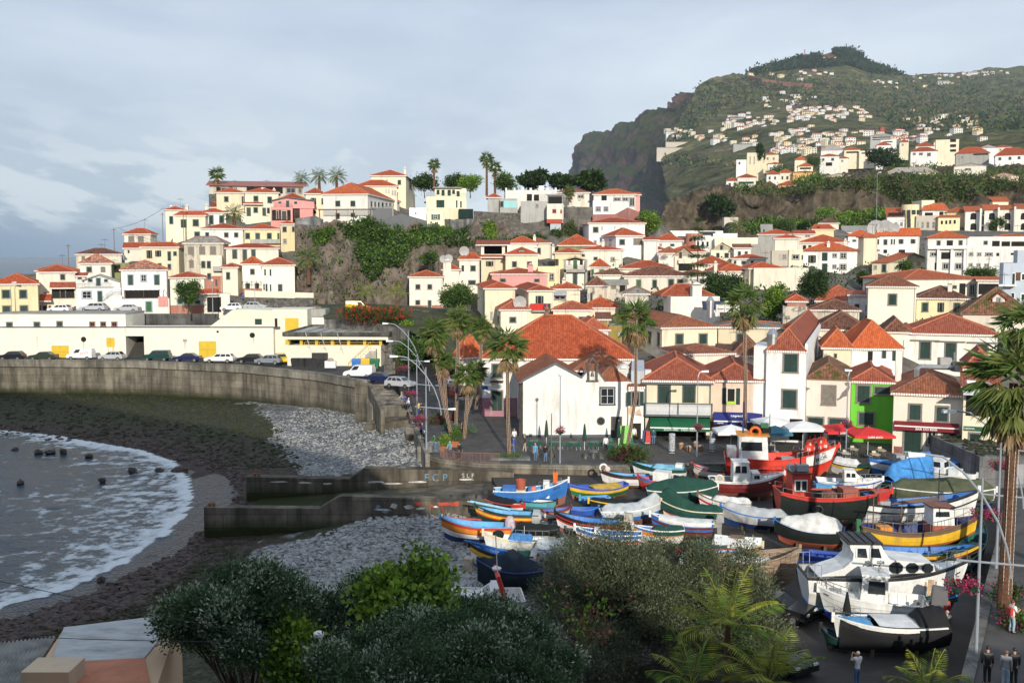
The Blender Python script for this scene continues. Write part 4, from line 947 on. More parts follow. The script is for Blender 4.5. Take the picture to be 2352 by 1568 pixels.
u=MB();a=h.fT(675,532,1.8);b_=h.fT(905,470,1.8);c=h.fT(790,440,1.8)
u.eF([(a.x,h.h),(b_.x+3.5,h.h),(b_.x+3.5,b_.z),(c.x,c.z),(a.x,b_.z)],1.8,9);u.bD('upper_floor',aA[uO],h.rO)
u=MB()
for x0,z0,x1,z1 in((a.x-.3,b_.z,c.x,c.z),(c.x,c.z,b_.x+3.8,b_.z)):
 u.pl2(x0,x1,1.3,9.3,z0,z1,z0+.22,z1+.22)
u.bD('roof',M('roof_grey_blue',(.1,.12,.14),.6,.15,1),h.rO)
for r_,kd in(((715,470,752,495),'g'),((785,460,825,525),'d'),((860,470,898,500),'g')):
 op2(h,(r_[0],r_[1],r_[2],r_[3]),1.8,kd,uO)
rL(h.rO,[(-h.w/2,.1,h.h+.1),(h.w/2,.1,h.h+.1)],.95)
H(uK,915,1035,470,665,234,'tall windowless pink side wing of pink terrace house',uO,rF=oF,par=.1,dep=8,wN='w 665,668,20,14')
H(uK,735,965,455,540,243,'orange hipped roof peeking out behind pink house',vr=398,dep=7)
h=H(uK,970,1140,405,600,239,'cream house with pink curtain between pink and big white house',vr=350,dep=8,wN='o 1027,440,28,60 d 1115,443,20,60 k 1035,558,33,27')
h=H(uK,1132,1540,410,660,227,'big white house with wide orange roof on cliff top',oA,'t8',vr=303,us=1832,rz=-6,wN='g 1238,460,57,65 1377,460,56,65 d 1240,575,50,60 1380,573,50,45 R g 1562,465,20,62 1597,470,19,60 1630,475,20,55 1664,478,23,52 1700,482,20,33 1733,485,22,27 1768,488,12,24',fr=oJ)
t=tH('pergola','brown wooden slat pergola on terrace of big white cliff house','pergola',h.O,h.rz)
a=h.fT(1085,545,-3.5);b_=h.fT(1580,548,-3.5);g_=h.fT(1300,660,-3.5);mb=MB()
for x in np.linspace(a.x,b_.x,26):mb.box(x-.05,-3.6,a.z-.05,x+.05,-.3,a.z+.07)
mb.box(a.x,-3.6,a.z-.2,b_.x,-3.45,a.z-.05);mb.bD('slats',eO,t);mb=MB()
for x in np.linspace(a.x+.3,b_.x-.3,4):mb.box(x-.08,-3.6,g_.z,x+.08,-3.44,a.z-.2)
mb.bD('post',eO,t)
h=H(uK,1570,1890,240,430,263,'tall cream house with chimney at crest of hill',vr=186,us=1968,dep=8,wN='w 1703,275,22,28 g 1815,275,33,45 R g 1920,285,22,73 ch 1885,235,172,3')
H(uK,1440,1810,335,430,252,'long orange roof with four narrow windows in front of hill crest house',oD,vr=278,dep=7,us=None,wN='w 1704,360,12,32 1730,362,12,33 1762,370,15,45 1785,372,15,46')
h=H(uN,242,610,212,330,240,'modern flat roofed cream house with large green roller shutter',oD,rF=oF,dep=10,wN='G 335,230,73,70 515,233,13,67 553,240,14,65 k 222,245,18,15')
u=MB();a=h.fT(320,212,2.5);b_=h.fT(608,122,2.5);u.box(a.x,2.5,h.h,b_.x,9,b_.z);u.bD('penthouse',aA[oD],h.rO)
u=MB();u.box(a.x-.4,1.6,b_.z,b_.x-1,9.2,b_.z+.2);u.bD('roof_slab',eD,h.rO)
for r_ in((337,137,363,180),(382,137,410,190),(437,137,467,190),(480,137,505,175),(520,148,548,198)):
 op2(h,(r_[0],r_[1],r_[2],r_[3]),2.5,'G')
rL(h.rO,[(-h.w/2,.1,h.h+.35),(h.w/2,.1,h.h+.35)],.8)
bK(h,250,610,300,410,-1.5,0,aA[oD],'lower_floor',3);bK(h,540,672,312,400,-3.2,-1.6,M('shade_net_green',(.012,.03,.025),.9,.3,2),'shade_net')
h=H(uN,85,245,315,440,229,'plain white wing wall below modern cream house',oA,rF=oF,dep=7,wN='k 140,345,10,15')
h=H(uN,247,408,345,445,227,'low cream house with one window between bright green shutters',oD,rF=oF,dep=7,wN='w 306,360,42,50 n 288,360,17,50 349,360,19,50')
h=H(uK,1585,1780,535,650,231,'dark grey concrete terrace block with outside stair beside big white house','dgrey',rF=oF,dep=6,par=0,name='terrace_block',cat='terrace')
wT('grey concrete garden wall along cliff top',[PK(uK,872,630,219),PK(uK,1060,605,220),PK(uK,1130,640,220)],.3,18,aH)
wT('dark grey concrete garden wall below terrace stair',[PK(uK,1640,655,224),PK(uK,1850,585,227),PK(uK,2080,650,226)],.3,18,aA['dgrey'])
wT('pale concrete retaining wall climbing to right above ivy cliff',[PK(uK,1870,735,222),PK(uK,2080,690,225),PK(uK,2340,640,230),PK(uK,2520,630,232)],.4,16,aH,uC)
wT('rubble stone wall under big white house',[PK(uK,872,683,217),PK(uK,1330,700,218)],.5,16,aP,'stone_wall')
h=H(uN,805,920,210,335,240,'unplastered grey house with small orange roof on hill top',oC,vr=170,dep=6)
h=H(uN,918,1080,225,340,238,'turquoise and grey house front with one green shutter on cliff edge',oC,rF=oF,par=.2,dep=7,wN='g 918,240,34,55')
bK(h,955,1078,235,302,-.06,0,aA[oE],'painted_front')
h=H(uN,968,1440,152,250,246,'white parapet house with red pots along its roof edge',oA,rF=oF,par=.3,dep=9,wN='k 1165,175,48,63 1230,180,48,58 c 1285,172,60,66')
mb=MB()
for x in np.linspace(-h.w/2+.2,h.w/2-.2,7):mb.box(x-.2,0,h.h+.3,x+.2,.3,h.h+.85)
mb.box(-h.w/2+8,.5,h.h,h.w/2-3,6,h.h+1.4);mb.bD('parapet_posts',aA[oA],h.rO)
h=H(uN,1110,1355,245,380,236,'grey unpainted concrete house with one white window above rock',oC,rF=oF,par=.1,dep=8,wN='w 1245,262,30,38')
h=H(uN,1350,1502,268,430,232,'white cube house with red base standing out of rock',oH,deep=.3,rF=oF,par=.1,dep=8,us=None,wN='r 1400,313,37,37 1473,318,15,34',fr=oS,aN=(oS,.6))
bK(h,1380,1480,432,500,.3,6,aA['bluegrey'],'lower_wall',2)
H(uN,1355,1500,190,268,237,'dark sheltered balcony with washing above white cube house','dgrey',oC,rF=oO,vr=180,dep=4,aL=False,wN='k 1365,200,130,62')
H(uN,1440,1740,165,232,251,'old house with weathered roof and wide white window behind fan palm',uS,'t5',vr=128,dep=7,wN='W 1630,180,62,35')
h=H(uN,1780,2165,182,300,246,'white house with vine terrace at right end of hill top',oA,'t8',vr=132,us=None,dep=8,wN='k 1850,190,50,45 W 1960,205,70,35 2040,205,60,35 2105,205,55,85')
H(uN,2165,2205,185,305,246.5,'tall coral pink gable wall beside vine terrace',uO,'t8',rF=oO,vr=158,us=2240)
h=H(uN,1772,1945,240,360,238,'white cube with two square dark framed windows above dark red wall',oA,rF=oF,par=.1,dep=7,wN='w 1797,290,48,45 1870,290,45,45',fr=uQ)
wT('faded red retaining wall with dark netting at right end of hill top',[PK(uN,1770,362,236),PK(uN,1990,360,236),PK(uN,2100,300,240),PK(uN,2200,340,242)],.4,18,pL('plaster_faded_red',(.33,.15,.14)),uC)
wT('row of rough concrete wall below agaves',[PK(uN,1500,290,238),PK(uN,1775,295,238)],.5,18,m_wallc,uC)
wT('rubble stone wall under grey hill top houses',[PK(uN,675,330,234),PK(uN,900,345,234),PK(uN,1110,350,234)],.5,16,aP,'stone_wall')
H(uN,1735,2250,445,640,224,'long white house with three joined orange roofs at foot of green hill end',oA,vr=393,dep=9,rz=3,us=1680,wN='g 1770,475,55,55 w 1850,470,15,33 1967,470,13,23 1780,598,28,42 1835,595,20,20')
h=H(uN,1985,2235,560,660,215,'white corner house with big orange roof and brown garage shutter',oA,vr=490,rz=14,us=1865,dep=9,wN='g 2013,588,55,55 b 2143,580,79,62 L w 1928,590,15,53')
H(uN,1455,1800,650,690,217,'steep orange pyramid roof over low olive green house',uL,vr=545,dep=12)
H(uN,1665,2045,692,810,211,'long low cream house with white curtained window and wide orange roof',oJ,vr=647,dep=8,wN='g 1665,725,35,25 1777,750,40,33 w 1933,752,42,45 ch 1865,680,610,3')
h=H(uN,1425,1668,718,900,206,'cream house with tall yellow chimney and dark shuttered door on its left',oQ,vr=668,dep=8,wN='o 1432,770,18,62 ch 1407,760,655,1')
h=H(uN,1512,1712,785,1035,197,'narrow gabled house with two stacked balconies and grey side walls',oJ,oC,rF='gy',vr=748,us=1752,aL=False,ov=.25,wN='w 1545,785,22,37 n 1590,775,40,87 k 1652,785,28,40 d 1585,900,47,118')
bK(h,1505,1715,868,893,-1.,0,aA[oC],uE);mb=MB()
for x in(-h.w/2-.15,h.w/2-.25):mb.box(x,-1,-2,x+.4,0,h.h)
mb.bD('side_pier',aA[oC],h.rO);hrail(h,1515,1705,868,-.95,.9);
H(uN,1752,1920,848,1000,199,'small house with orange roof and pale green shutters beside balcony house',oH,vr=770,dep=7,wN='n 1755,865,28,55 1830,865,50,40')
H(uN,85,392,938,1215,197,'white two storey house with four shutters and green door above flower pots',uB,vr=876,dep=8,us=None,wN='g 137,998,55,57 247,998,53,57 137,1143,53,55 d 252,1145,41,95',fr=uO,aN=('terra',.4))
h=H(uN,392,545,872,1010,201,'cream house with tall white capped chimney and two satellite dishes',oJ,vr=815,dep=7,wN='')
eT(h.rO,-h.w/2+.9,-.4,0,h.fT(410,795).z,1.5);pS(h,h,'dh 402,772,.8 449,765,.8',oV,False)
h=H(uN,545,730,778,1015,204,'cream house with two shutters and dish on peak of its orange roof',oJ,vr=713,dep=8,us=470,rz=2,wN='g 565,828,25,57 645,828,53,57 625,963,73,47 dh 590,700,1.0')
h=H(uN,745,968,735,945,208,'cream house with dark covered roof terrace and open window',oD,rF=oF,par=.2,dep=6,wN='o 806,790,36,50')
u=MB();a=h.fT(745,735,.3);b_=h.fT(965,645,.3);u.box(a.x,5,h.h,b_.x,5.6,b_.z);u.box(a.x,.3,h.h,a.x+.6,5,b_.z);u.box(b_.x-.6,.3,h.h,b_.x,5,b_.z);u.bD('loggia',aA[oJ],h.rO)
u=MB();u.box(a.x+.6,4.6,h.h,b_.x-.6,4.95,b_.z-.2);u.bD('loggia_shade_panel',aK,h.rO)  # dark panel paints the shade at the back of the loggia
pR(h.rO,oO,b_.x-a.x+1.6,5,b_.z,1.,'t2',.3,True,1,(a.x+b_.x)/2,-.2,'terrace_roof');a=h.fT(720,728,-.3);pR(h.rO,oO,h.w+.8,1.,h.h-.5,.5,'t1',.1,True,1,0,-.9,'awning_roof')
H(uN,985,1262,630,740,219,'cream house with high orange roof behind covered terrace',oJ,vr=561,dep=9,wN='ch 1236,620,565,3')
H(uN,1160,1385,628,760,223,'cream house with old brown roof and one green shutter close to rock',oJ,'t5',vr=577,dep=7,wN='g 1258,668,37,62')
h=H(uN,970,1266,733,862,203.5,'cream house with wooden dormer in its orange roof and two shutters',oD,vr=663,dep=8,wN='g 1028,790,47,57 1165,792,48,55 ch 1246,735,672,2')
u=MB();a=h.fT(1080,728,.8);b_=h.fT(1155,690,.8);c=h.fT(1117,668,.8);u.eF([(a.x,a.z),(b_.x,a.z),(b_.x,b_.z),(c.x,c.z),(a.x,b_.z)],.8,3);dm=u.bD('dormer',eO,h.rO)
oP(h.rO,lambda x,o,z:(x,.8-o,z),a.x+.25,b_.x-.25,a.z+.3,b_.z,'W')
h=H(uN,845,1356,912,1010,193,'long pink house with orange roof and pink chimney',uO,vr=856,dep=8,us=785,rz=2,wN='g 915,947,60,38 1230,950,55,35')
eT(h.rO,h.fT(1198,900,2).x,2,h.h,h.fT(1198,830,2).z,1.,aA[uO])
H(uN,1268,1470,845,985,200,'yellow cream wall with one tall sash window and balcony of pots above it',oQ,rF=oF,par=.1,dep=6,wN='w 1370,898,48,74')
h=H(uN,780,1058,1045,1335,174,'big cream house front with bare wall left of projecting gable',oD,vr=985,dep=9,us=712,rz=5,wN='g 763,1085,12,60 w 828,1255,24,75')
h=H(uN,1182,1412,1065,1250,170,'projecting cream bay with open shuttered window and red washing over its balcony',oD,vr=1012,dep=8,us=1062,rz=5,wN='o 1262,1107,40,78 L g 1063,1090,27,55')
bK(h,1215,1388,1235,1258,-1.,0,aA[oC],uE);hrail(h,1217,1385,1238,-.95,1.)
for uu,w_,cc,lb in((1278,1.5,(.55,.04,.03),'red quilt drying over balcony rail of projecting bay'),(1345,.7,(.06,.06,.08),'black and white washing over balcony rail beside red quilt')):
 c=h.fT(uu,1185,-1);mb=MB()
 for i in range(8):mb.hX([(c.x+w_*(i/4-1),-1.04-.04*(i%2),c.z-1.),(c.x+w_*((i+1)/4-1),-1.04-.04*((i+1)%2),c.z-1.),(c.x+w_*((i+1)/4-1),-.98,c.z-1.),(c.x+w_*(i/4-1),-.98,c.z-1.),(c.x+w_*(i/4-1),-1.06,c.z+.1),(c.x+w_*((i+1)/4-1),-1.06,c.z+.1),(c.x+w_*((i+1)/4-1),-.9,c.z+.1),(c.x+w_*(i/4-1),-.9,c.z+.1)])
 tag(mb.bD('washing',M('cloth_%d'%uu,cc,.9,.4,5),None,h.O,h.rz),lb,'washing')
h=H(uN,1412,1655,1050,1165,172.5,'cream house with grey corrugated window awning right of washing balcony',oD,vr=990,dep=9,wN='W 1412,1105,116,45 ch 1505,1045,965,3')
a=h.fT(1408,1105);b_=h.fT(1533,1065);Q1(3,([(a.x,-.8,a.z),(b_.x,-.8,a.z),(b_.x,0,b_.z-.05),(a.x,0,b_.z-.05),(a.x,-.8,a.z+.06),(b_.x,-.8,a.z+.06),(b_.x,0,b_.z),(a.x,0,b_.z)],),'awning',M('awning_grey',(.35,.38,.42),.6,.2,2),h.rO)
H(uN,925,1187,1240,1400,166,'low cream wing with white dish on its roof above big hipped roof',oD,'t2',vr=1150,dep=8,us=857,rz=5,wN='g 1003,1300,67,58 L g 864,1282,16,88 898,1292,13,88 F dh 1100,1170,1.1')
H(uN,1408,1757,1243,1350,166,'low cream wing with wide salmon roof right of washing balcony',oD,'t2',vr=1160,dep=8,wN='g 1412,1300,53,30 1640,1298,60,42')
H(uN,1680,2010,1222,1320,172,'orange hipped roof with aerial wires behind first tall palm','salmon',vr=1120,dep=10)
H(uN,1662,1915,1425,1560,144,'white house with scalloped salmon hipped roof and one big green shutter',oA,'t2',vr=1312,dep=8,us=1590,rz=4,wN='g 1808,1480,82,65')
H(uN,1920,2040,1390,1570,146,'narrow ochre house wall with peeling paint and small balcony of plants','ochre',rF=oF,par=.1,dep=5,wN='w 2000,1440,35,40')
H(uN,1815,1922,1330,1560,150,'old olive brown gable wall beside ochre house','ochre','t5',rF=oO,vr=1260,dep=7)
h=H('I',755,2150,545,1020,124,'large white house with huge orange hipped roof behind chapel',oA,vr=140,us=None,dep=15,rz=0,wN='g 838,580,110,140 d 836,825,114,190',aU=True,aN=(pL('plaster_plum',(.4,.2,.25)),1.6),deep=2)
mb=MB();a=h.fT(830,752,-.1);b_=h.fT(950,722,-.1)
mb.box(a.x,-.45,a.z,b_.x,-.05,a.z+.2);fb=mb.bD('flower_box',eO,h.rO)
c=h.fT(782,803);o=Q1(1,(c.x-.35,-.03,c.z-.22,c.x+.35,0,c.z+.22),'street_sign',M('sign_blue',(.03,.08,.3),.5,.1,2),h.rO)
eP=h.fT(1350,135,7.5);Q1(4,([(.5,0),(.35,.3),(.2,.6),(.35,.9),(.1,1.3)],(eP.x,h.dep/2,h.h+h.aV),8),'finial',aT,h.rO)
H('I',582,752,530,990,136,'white side wing with narrow windows along street of parked cars',oH,'t8',vr=320,us=575,rz=35,dep=9,wN='g 640,585,15,55 g 690,600,15,60')
H('D',680,1272,930,1060,187,'long white house with old brown tiled roof and faded green shutters',uS,'t3',vr=842,dep=9,wN='n 790,958,50,74 g 938,960,47,80 1083,952,60,83 1165,952,60,78')
H('D',410,705,920,1000,191,'lower old brown roof joined to left of long brown roof house',oJ,'t3',vr=867,dep=7)
H('D',640,1130,862,900,202,'bright orange roof behind long old brown roof',oJ,vr=787,dep=9)
H('D',345,520,1020,1160,178,'small ruined house with dark pyramid roof and star drawn on its wall','ruin','t3',vr=938,dep=7,wN='w 340,1090,22,45 d 368,1080,24,80 w 450,1095,30,35')
H('D',500,705,1010,1075,181,'patched wooden shack with grey sheet roof','ruin',oC,rF=oO,vr=960,dep=6,aL=False,wN='k 640,1015,65,55 b 560,995,50,50')
H('D',690,905,1095,1150,165,'grey edged old hipped roof in front of long white house','ruin','tg',vr=1030,dep=9)
H('D',690,1062,690,800,216,'white house with one open shuttered window under wide orange roof',oA,vr=623,dep=9,wN='o 812,718,58,37')
H('D',955,1215,605,665,227,'white house with orange roof beside modern pink drum building',oA,vr=537,dep=9,wN='w 1005,628,23,27 g 1103,630,42,25')
H('D',862,990,600,690,213.5,'narrow orange canopy over white terrace beside corner house',oA,rF=oO,vr=570,dep=5)
h=H('D',1000,1182,722,880,204,'pink trimmed house side with old brown roof',oJ,'t5',vr=660,dep=8)
h=H('D',1145,1318,745,890,203,'gabled house with pink trim around tall green balcony door',oJ,'t5',rF='gy',vr=660,dep=7,wN='d 1180,700,38,65 k 1180,815,130,65',fr=uO)
bK(h,1180,1320,775,812,-.9,0,aA[oH],uE)
H('D',1085,1432,710,760,213,'low wide orange roof behind pink trimmed gable house',oJ,vr=642,dep=9)
H('D',1330,1650,822,880,207,'orange roof behind black satellite dish',oJ,vr=740,dep=9)
H('D',1545,1850,888,990,197,'orange roofed house with black dish and old chimney above dark tree',oH,vr=812,us=1410,rz=3,dep=9,wN='ch 1518,905,810,0')
H('D',1200,1470,920,1000,188.5,'white house with worn brown roof half hidden by young pine',oH,'t5',vr=870,dep=7,wN='g 1375,950,45,50')
s=aS('cultural_centre','D',1065,1590,512,740,290,0,14,None,'modern white flat roofed building with round pinkish red drum',uD,None,6)
Q1(1,(-s.w/2,0,-6,s.w/2,14,s.h),oK,aA[oA],s.rO)
bK(s,1030,1340,525,575,-1.5,0,aA[oA],'left_wing');bK(s,1370,1520,520,552,-.1,.02,mG,'glass_band');bK(s,1175,1260,562,573,-1.6,-1.48,mG,'strip_window')
a=s.fT(1262,655,-5);b_=s.fT(1425,535,-5);Q1(4,([((b_.x-a.x)/2,a.z),((b_.x-a.x)/2,b_.z)],((a.x+b_.x)/2,-1,0),36),'drum',aA['terra'],s.rO)
r0=(b_.x-a.x)/2
for k_ in(-.5,0,.5):
 x=(a.x+b_.x)/2+sin(k_)*r0;y=-1-cos(k_)*r0;Q1(1,(x-.35,y-.06,a.z*.5+b_.z*.5-.4,x+.35,y+.3,a.z*.5+b_.z*.5+.4,0,-k_*-1),'window',mG,s.rO)
H('D',1340,1510,577,745,272,'pale blue grey block with three tall windows in front of pink drum',oA,rF=oF,dep=8,wN='k 1350,612,20,45 1393,612,21,45 1437,612,20,45')
H('D',1205,1345,658,745,272.5,'blue grey base wall left of three tall windows','bluegrey',rF=oF,par=.1,dep=8)
H('D',1500,1722,548,640,282,'low white wing right of pink drum building',oA,rF=oF,dep=8)
H('D',1515,1960,580,690,268,'long plain cream wall building right of drum building',oD,rF=oF,par=.15,dep=9)
H('D',1478,1694,690,790,233,'pale yellow house with steep gable and small attic shutter',oD,'t5',rF='gy',vr=622,dep=8,wN='g 1527,715,31,43 1603,715,40,45 1563,645,25,40',fr=uQ,ov=.2)
H('D',1690,1845,672,800,230,'white house with flat brownish roof and two green doors',oA,'t5',rF=oO,vr=632,dep=6,wN='g 1725,700,30,43 1788,700,30,30')
H('D',1845,2060,635,800,232,'bare grey concrete gable wall',oC,rF=oF,par=.05,dep=8)
H('D',1668,1985,770,830,226,'long low orange roof over row of small green shutters',oH,vr=731,dep=6,wN='g 1688,785,25,30 1757,787,40,28 k 1845,788,25,27')
H('D',1832,2145,862,1015,194,'large windowless cream wall under orange roof',oD,vr=800,dep=10,us=1722,rz=4)
H('E',-130,372,858,1040,191,'tall blank cream boundary building left of white apartments',oJ,rF=oF,par=.1,dep=5,name=uD,cat=uD)
h=H('D',1110,1560,1122,1290,152,'plain white flat roofed block with chimney and small orange pyramid roof',oH,rF=oF,par=.1,dep=9,us=1045,rz=5)
pR(h.rO,oU,8,6,h.h+.1,1.6,'t1',.1,False,1,-.5,2.5,'pyramid_roof');eT(h.rO,h.fT(1340,1120,1.5).x,1.5,h.h,h.fT(1340,1010,1.5).z,1.4,aA[oH])
H('D',2065,2290,585,700,209,'beige stair tower with its own small orange roof',oH,'t1',vr=548,dep=5)
H('E',192,322,693,870,205,'cream apartment wing with pink curtained window beside grey block',oD,rF=oF,par=.15,dep=8,wN='W 218,728,72,49 218,835,67,20 o 312,735,8,43',us=None)
H('E',35,198,700,870,206,'grey beige block with air ducts on its flat roof','beige',rF=oF,par=.15,dep=8,wN='w 103,728,17,47 132,728,38,47 180,728,15,47 128,835,67,15')
h=H('J',800,1306,255,470,139,'big cream house with two tall green shutters behind souvenir house',oD,'t5',vr=135,us=375,rz=11,aU=True,wN='g 917,303,83,109 1133,302,87,108 L g 755,293,30,132 670,285,33,115 w 450,265,40,75 g 595,320,30,60 405,432,23,38 463,450,27,40 527,470,25,50 594,490,26,55')
h=H('J',1316,1905,255,470,141,'cream house with slate grey roof carrying air conditioners and solar panels',oD,'t6',vr=195,dep=10,aU=True,wN='g 1478,300,82,90 1770,295,88,35')
rf=h
for i,uu in enumerate((990,1015,1070,1120,1145)):
 p_=h.fT(uu+330,185-(i==2)*10,5);mb=MB();mb.box(-.45,-.3,0,.45,.3,1.1 if i!=2 else 1.6);mb.lT([(.3,0),(.3,.03)],(0,-.31,.5),10,1)
 o=mb.bD('case',[M('ac_white',(.6,.6,.58),.5,.1,2),M('ac_grille',(.2,.2,.2),.6,.1,2)],tH('air_conditioner','white air conditioner box on slate roof, number %s from left of row'%('one','two','three','four','five')[i],'air conditioner',h.O+h.ex*p_.x+h.ey*4.2+Vc((0,0,h.h+1.9)),0,'air conditioners on slate roof'))
sp_=tH('solar_panel','blue solar panels tilted on slate grey roof','solar panel',h.O+h.ex*h.fT(1265,130,5).x+h.ey*5.6+Vc((0,0,h.h+2.2)))
Q1(3,([(-1.6,-1,0),(1.6,-1,0),(1.8,1.2,1.1),(-1.4,1.2,1.1),(-1.6,-1,.08),(1.6,-1,.08),(1.8,1.2,1.18),(-1.4,1.2,1.18)],),'panel',M('solar_blue',(.015,.03,.09),.15,.2,3,0,.6),sp_)
def vent(lB,loc,hh=1.8,r=.42):
 t=tH('chimney_vent',lB,'vent',loc);Q1(4,([(r,0),(r,hh*.7),(r*1.15,hh*.7),(r*1.15,hh*.85),(r*.7,hh),(r*.2,hh*1.1)],(0,0,0),14),'pipe',M('steel',(.45,.45,.46),.35,.15,2,.8),t);return t
vent('tall steel chimney vent beside solar panels',h.O+h.ex*h.fT(1240,200,4).x+h.ey*3+Vc((0,0,h.h+1.2)),2.8,.5)
H('J',945,1455,497,560,129,'low house with weathered orange tile roof and white scalloped eave behind souvenir roof',oH,'t5',vr=402,dep=9,us=790,rz=8)
H('J',1460,1712,515,560,130,'old brown hipped roof between souvenir house and tower house',oJ,'t3',vr=345,dep=9,us=None)
H('J',1320,1500,480,540,133,'small old brown lean-to roof against tower house',oJ,'t3',rF=oO,vr=405,dep=5)
h=H('E',320,822,700,1030,216,'white apartment block with four storeys and green roller shutters',oA,'t8',vr=610,dep=11,us=None,wN='G 495,712,53,76 o 385,735,40,73 G 495,812,52,76 495,915,47,60 380,838,52,52 w 590,718,45,42 590,820,40,42 585,920,43,43 w 660,712,65,58 655,815,68,58 650,918,68,55 ch 555,660,628,2 710,640,603,3',aL=False)
h=H('E',822,1010,700,1030,216.5,'white apartment stair wing with glazed loggias',oA,'t8',rF=oU,vr=670,dep=9,us=1075,rz=-4,aL=False,wN='W 832,722,73,43 908,722,27,43 828,825,77,40 908,825,27,40')
H('E',880,1005,575,700,213,'cream roof tower with its own small orange roof on white apartments',oD,'t8',vr=536,dep=5,us=830,rz=8,aL=False)
H('E',288,735,622,720,228,'wide orange roof behind white apartments',oH,vr=550,dep=10,wN='k 320,645,30,45 370,645,30,45')
h=H('E',1005,1392,562,725,239,'long grey white house with three big white dishes on its roof ridge',oA,'t8',rF='gx',vr=490,us=1665,rz=-9,aL=False,wN='g 1060,590,38,52 1002,590,20,47 1128,588,17,49 1153,588,15,49 o 1210,588,25,45 1320,588,25,42 k 1060,685,35,33 1200,685,60,33')
for uu,r_ in((985,1.9),(1070,1.9),(1160,1.2)):pS(h,h,'dh %d,%d,%.1f'%(uu,488,r_),oV,False)
H('E',737,960,562,640,240,'left part of dish house with small round gable window',oA,'t8',vr=503,dep=9,aL=False,wN='g 775,592,37,20')
h=H('E',958,1098,808,925,207,'cream house with blank gable wall painted with small lettering',oD,'t8',rF='gx',vr=718,us=1540,rz=-38,aL=False,wN='w 972,828,28,40 g 1043,818,47,77')
eG(h.rO,'LOBO',(h.w/2+.05,h.dep*.62,h.fT(1000,850).z+.6),1.1,M('sign_orange',(.62,.3,.02),.6,.1,2),(PI/2,0,PI/2),uR,.02,bold=.02)
h=H('E',1470,1826,580,930,207,'big white block with recessed balconies and orange hipped roof',oA,'t8',rF=oU,vr=513,dep=10,aL=False,wN='g 1548,600,40,48 1750,598,40,47 w 1490,708,65,40 1720,708,70,40 k 1590,710,95,62 1640,600,60,65 W 1600,805,65,63 1715,808,70,60 k 1530,805,20,63')
bK(h,1470,1835,648,680,-.9,0,aA[oA],uE)
mb=MB()
for uu in(1565,1690,1810):x=h.fT(uu,700).x;mb.box(x-.25,-.5,-2,x+.25,0,h.fT(uu,680).z)
mb.bD('pilaster',aA[oA],h.rO)
h=H('E',1832,2420,575,925,206.5,'long white building with irregular rows of small windows right of balcony block',oA,rF=oF,par=.2,dep=10,wN='g 1980,603,40,37 k 2058,605,72,50 2145,610,80,45 2235,610,165,45 w 1845,708,43,37 1920,710,42,35 1993,710,74,37 k 2097,715,28,30 2230,715,38,20 w 1842,808,40,37 1915,810,40,35 1985,812,43,33')
H('E',2080,2420,570,600,215,'salmon roof strip behind long white building',oA,vr=545,dep=6)
h=H('E',2165,2420,820,1165,152,'modern grey apartment building with brown panel at right edge','bluegrey',rF=oF,par=.2,dep=10,wN='g 2235,900,40,110 2320,900,80,70 2230,1080,38,50 2315,1085,85,70',fr=oA)
bK(h,2290,2420,690,820,.5,9,aA['bluegrey'],'upper_floor');bK(h,2275,2330,895,970,-.03,0,eO,'panel');bK(h,2120,2283,1005,1022,-1.3,0,aA[oA],uE)
h=H('E',1255,1925,958,1150,179,'long low white building with wide orange roof and dark loggia openings',oH,'t8',vr=866,us=872,rz=10,wN='k 1755,995,60,115 W 1848,1000,57,110 g 1690,1010,45,35 L g 895,995,25,65',aL=False)
H('E',1930,2150,970,1100,176,'glass walled terrace house with dark awning',oH,'t8',rF=oO,vr=935,dep=6,wN='k 1932,1000,188,95')
H('E',445,868,1162,1200,166,'broad orange hipped roof right of tall dark tree',oJ,'t2',vr=1012,dep=12)
H('E',748,925,1105,1250,158,'small white house with two shutters left of stained tower house',oA,'t2',rF=oO,vr=1078,dep=5,wN='g 795,1183,45,52 895,1190,25,60')
h=H('E',922,1364,1030,1385,151,'tall cream tower house with brown pyramid roof, single shutter and rust stains',uB,'t5',vr=914,dep=9,wN='g 1098,1087,92,111',aU=True)
h=H('E',1366,1838,1138,1300,153,'pastel yellow house with mottled brown roof and three shutters',oQ,'t3',vr=1020,dep=9,wN='g 1408,1167,70,91 o 1570,1170,35,88 g 1700,1170,70,88 ch 1670,1080,1005,2',aU=True)
h=H('E',1790,2440,1285,1410,141,'house with large dark brown gable roof and white dormer window',oH,'t7',rF=oU,vr=1033,dep=10,hf=1.,aL=False)
u=MB();a=h.fT(2060,1225,1.8);b_=h.fT(2178,1135,1.8);c=h.fT(2118,1085,1.8);u.eF([(a.x,a.z-1),(b_.x,a.z-1),(b_.x,b_.z),(c.x,c.z),(a.x,b_.z)],1.8,6);u.bD('dormer',aA[oA],h.rO);oP(h.rO,lambda x,o,z:(x,1.8-o,z),a.x+.5,b_.x-.5,a.z+.05,b_.z+.2,'w')
u=MB();
for x0,z0,x1,z1 in((a.x-.3,b_.z-.2,c.x,c.z),(c.x,c.z,b_.x+.3,b_.z-.2)):u.pl2(x0,x1,1.5,6,z0,z1,z0+.15,z1+.15)
u.bD('dormer_roof',eY['t1'],h.rO)
H('E',400,840,1245,1370,152,'old ruin with sagging brown roof over blackened wall','ruin','t3',vr=1143,dep=9)
H('E',140,362,1215,1375,149,'blackened rubble wall house with glazed roof terrace','ruin',rF=oF,par=.1,dep=6,wN='w 160,1292,40,26')
H('E',178,350,1165,1215,151,'orange roof behind glazed roof terrace','terra',vr=1100,dep=8)
H('E',440,920,1425,1460,140,'dark brown ridge roof in dip behind orange roofs',oJ,'t3',vr=1255,dep=11)
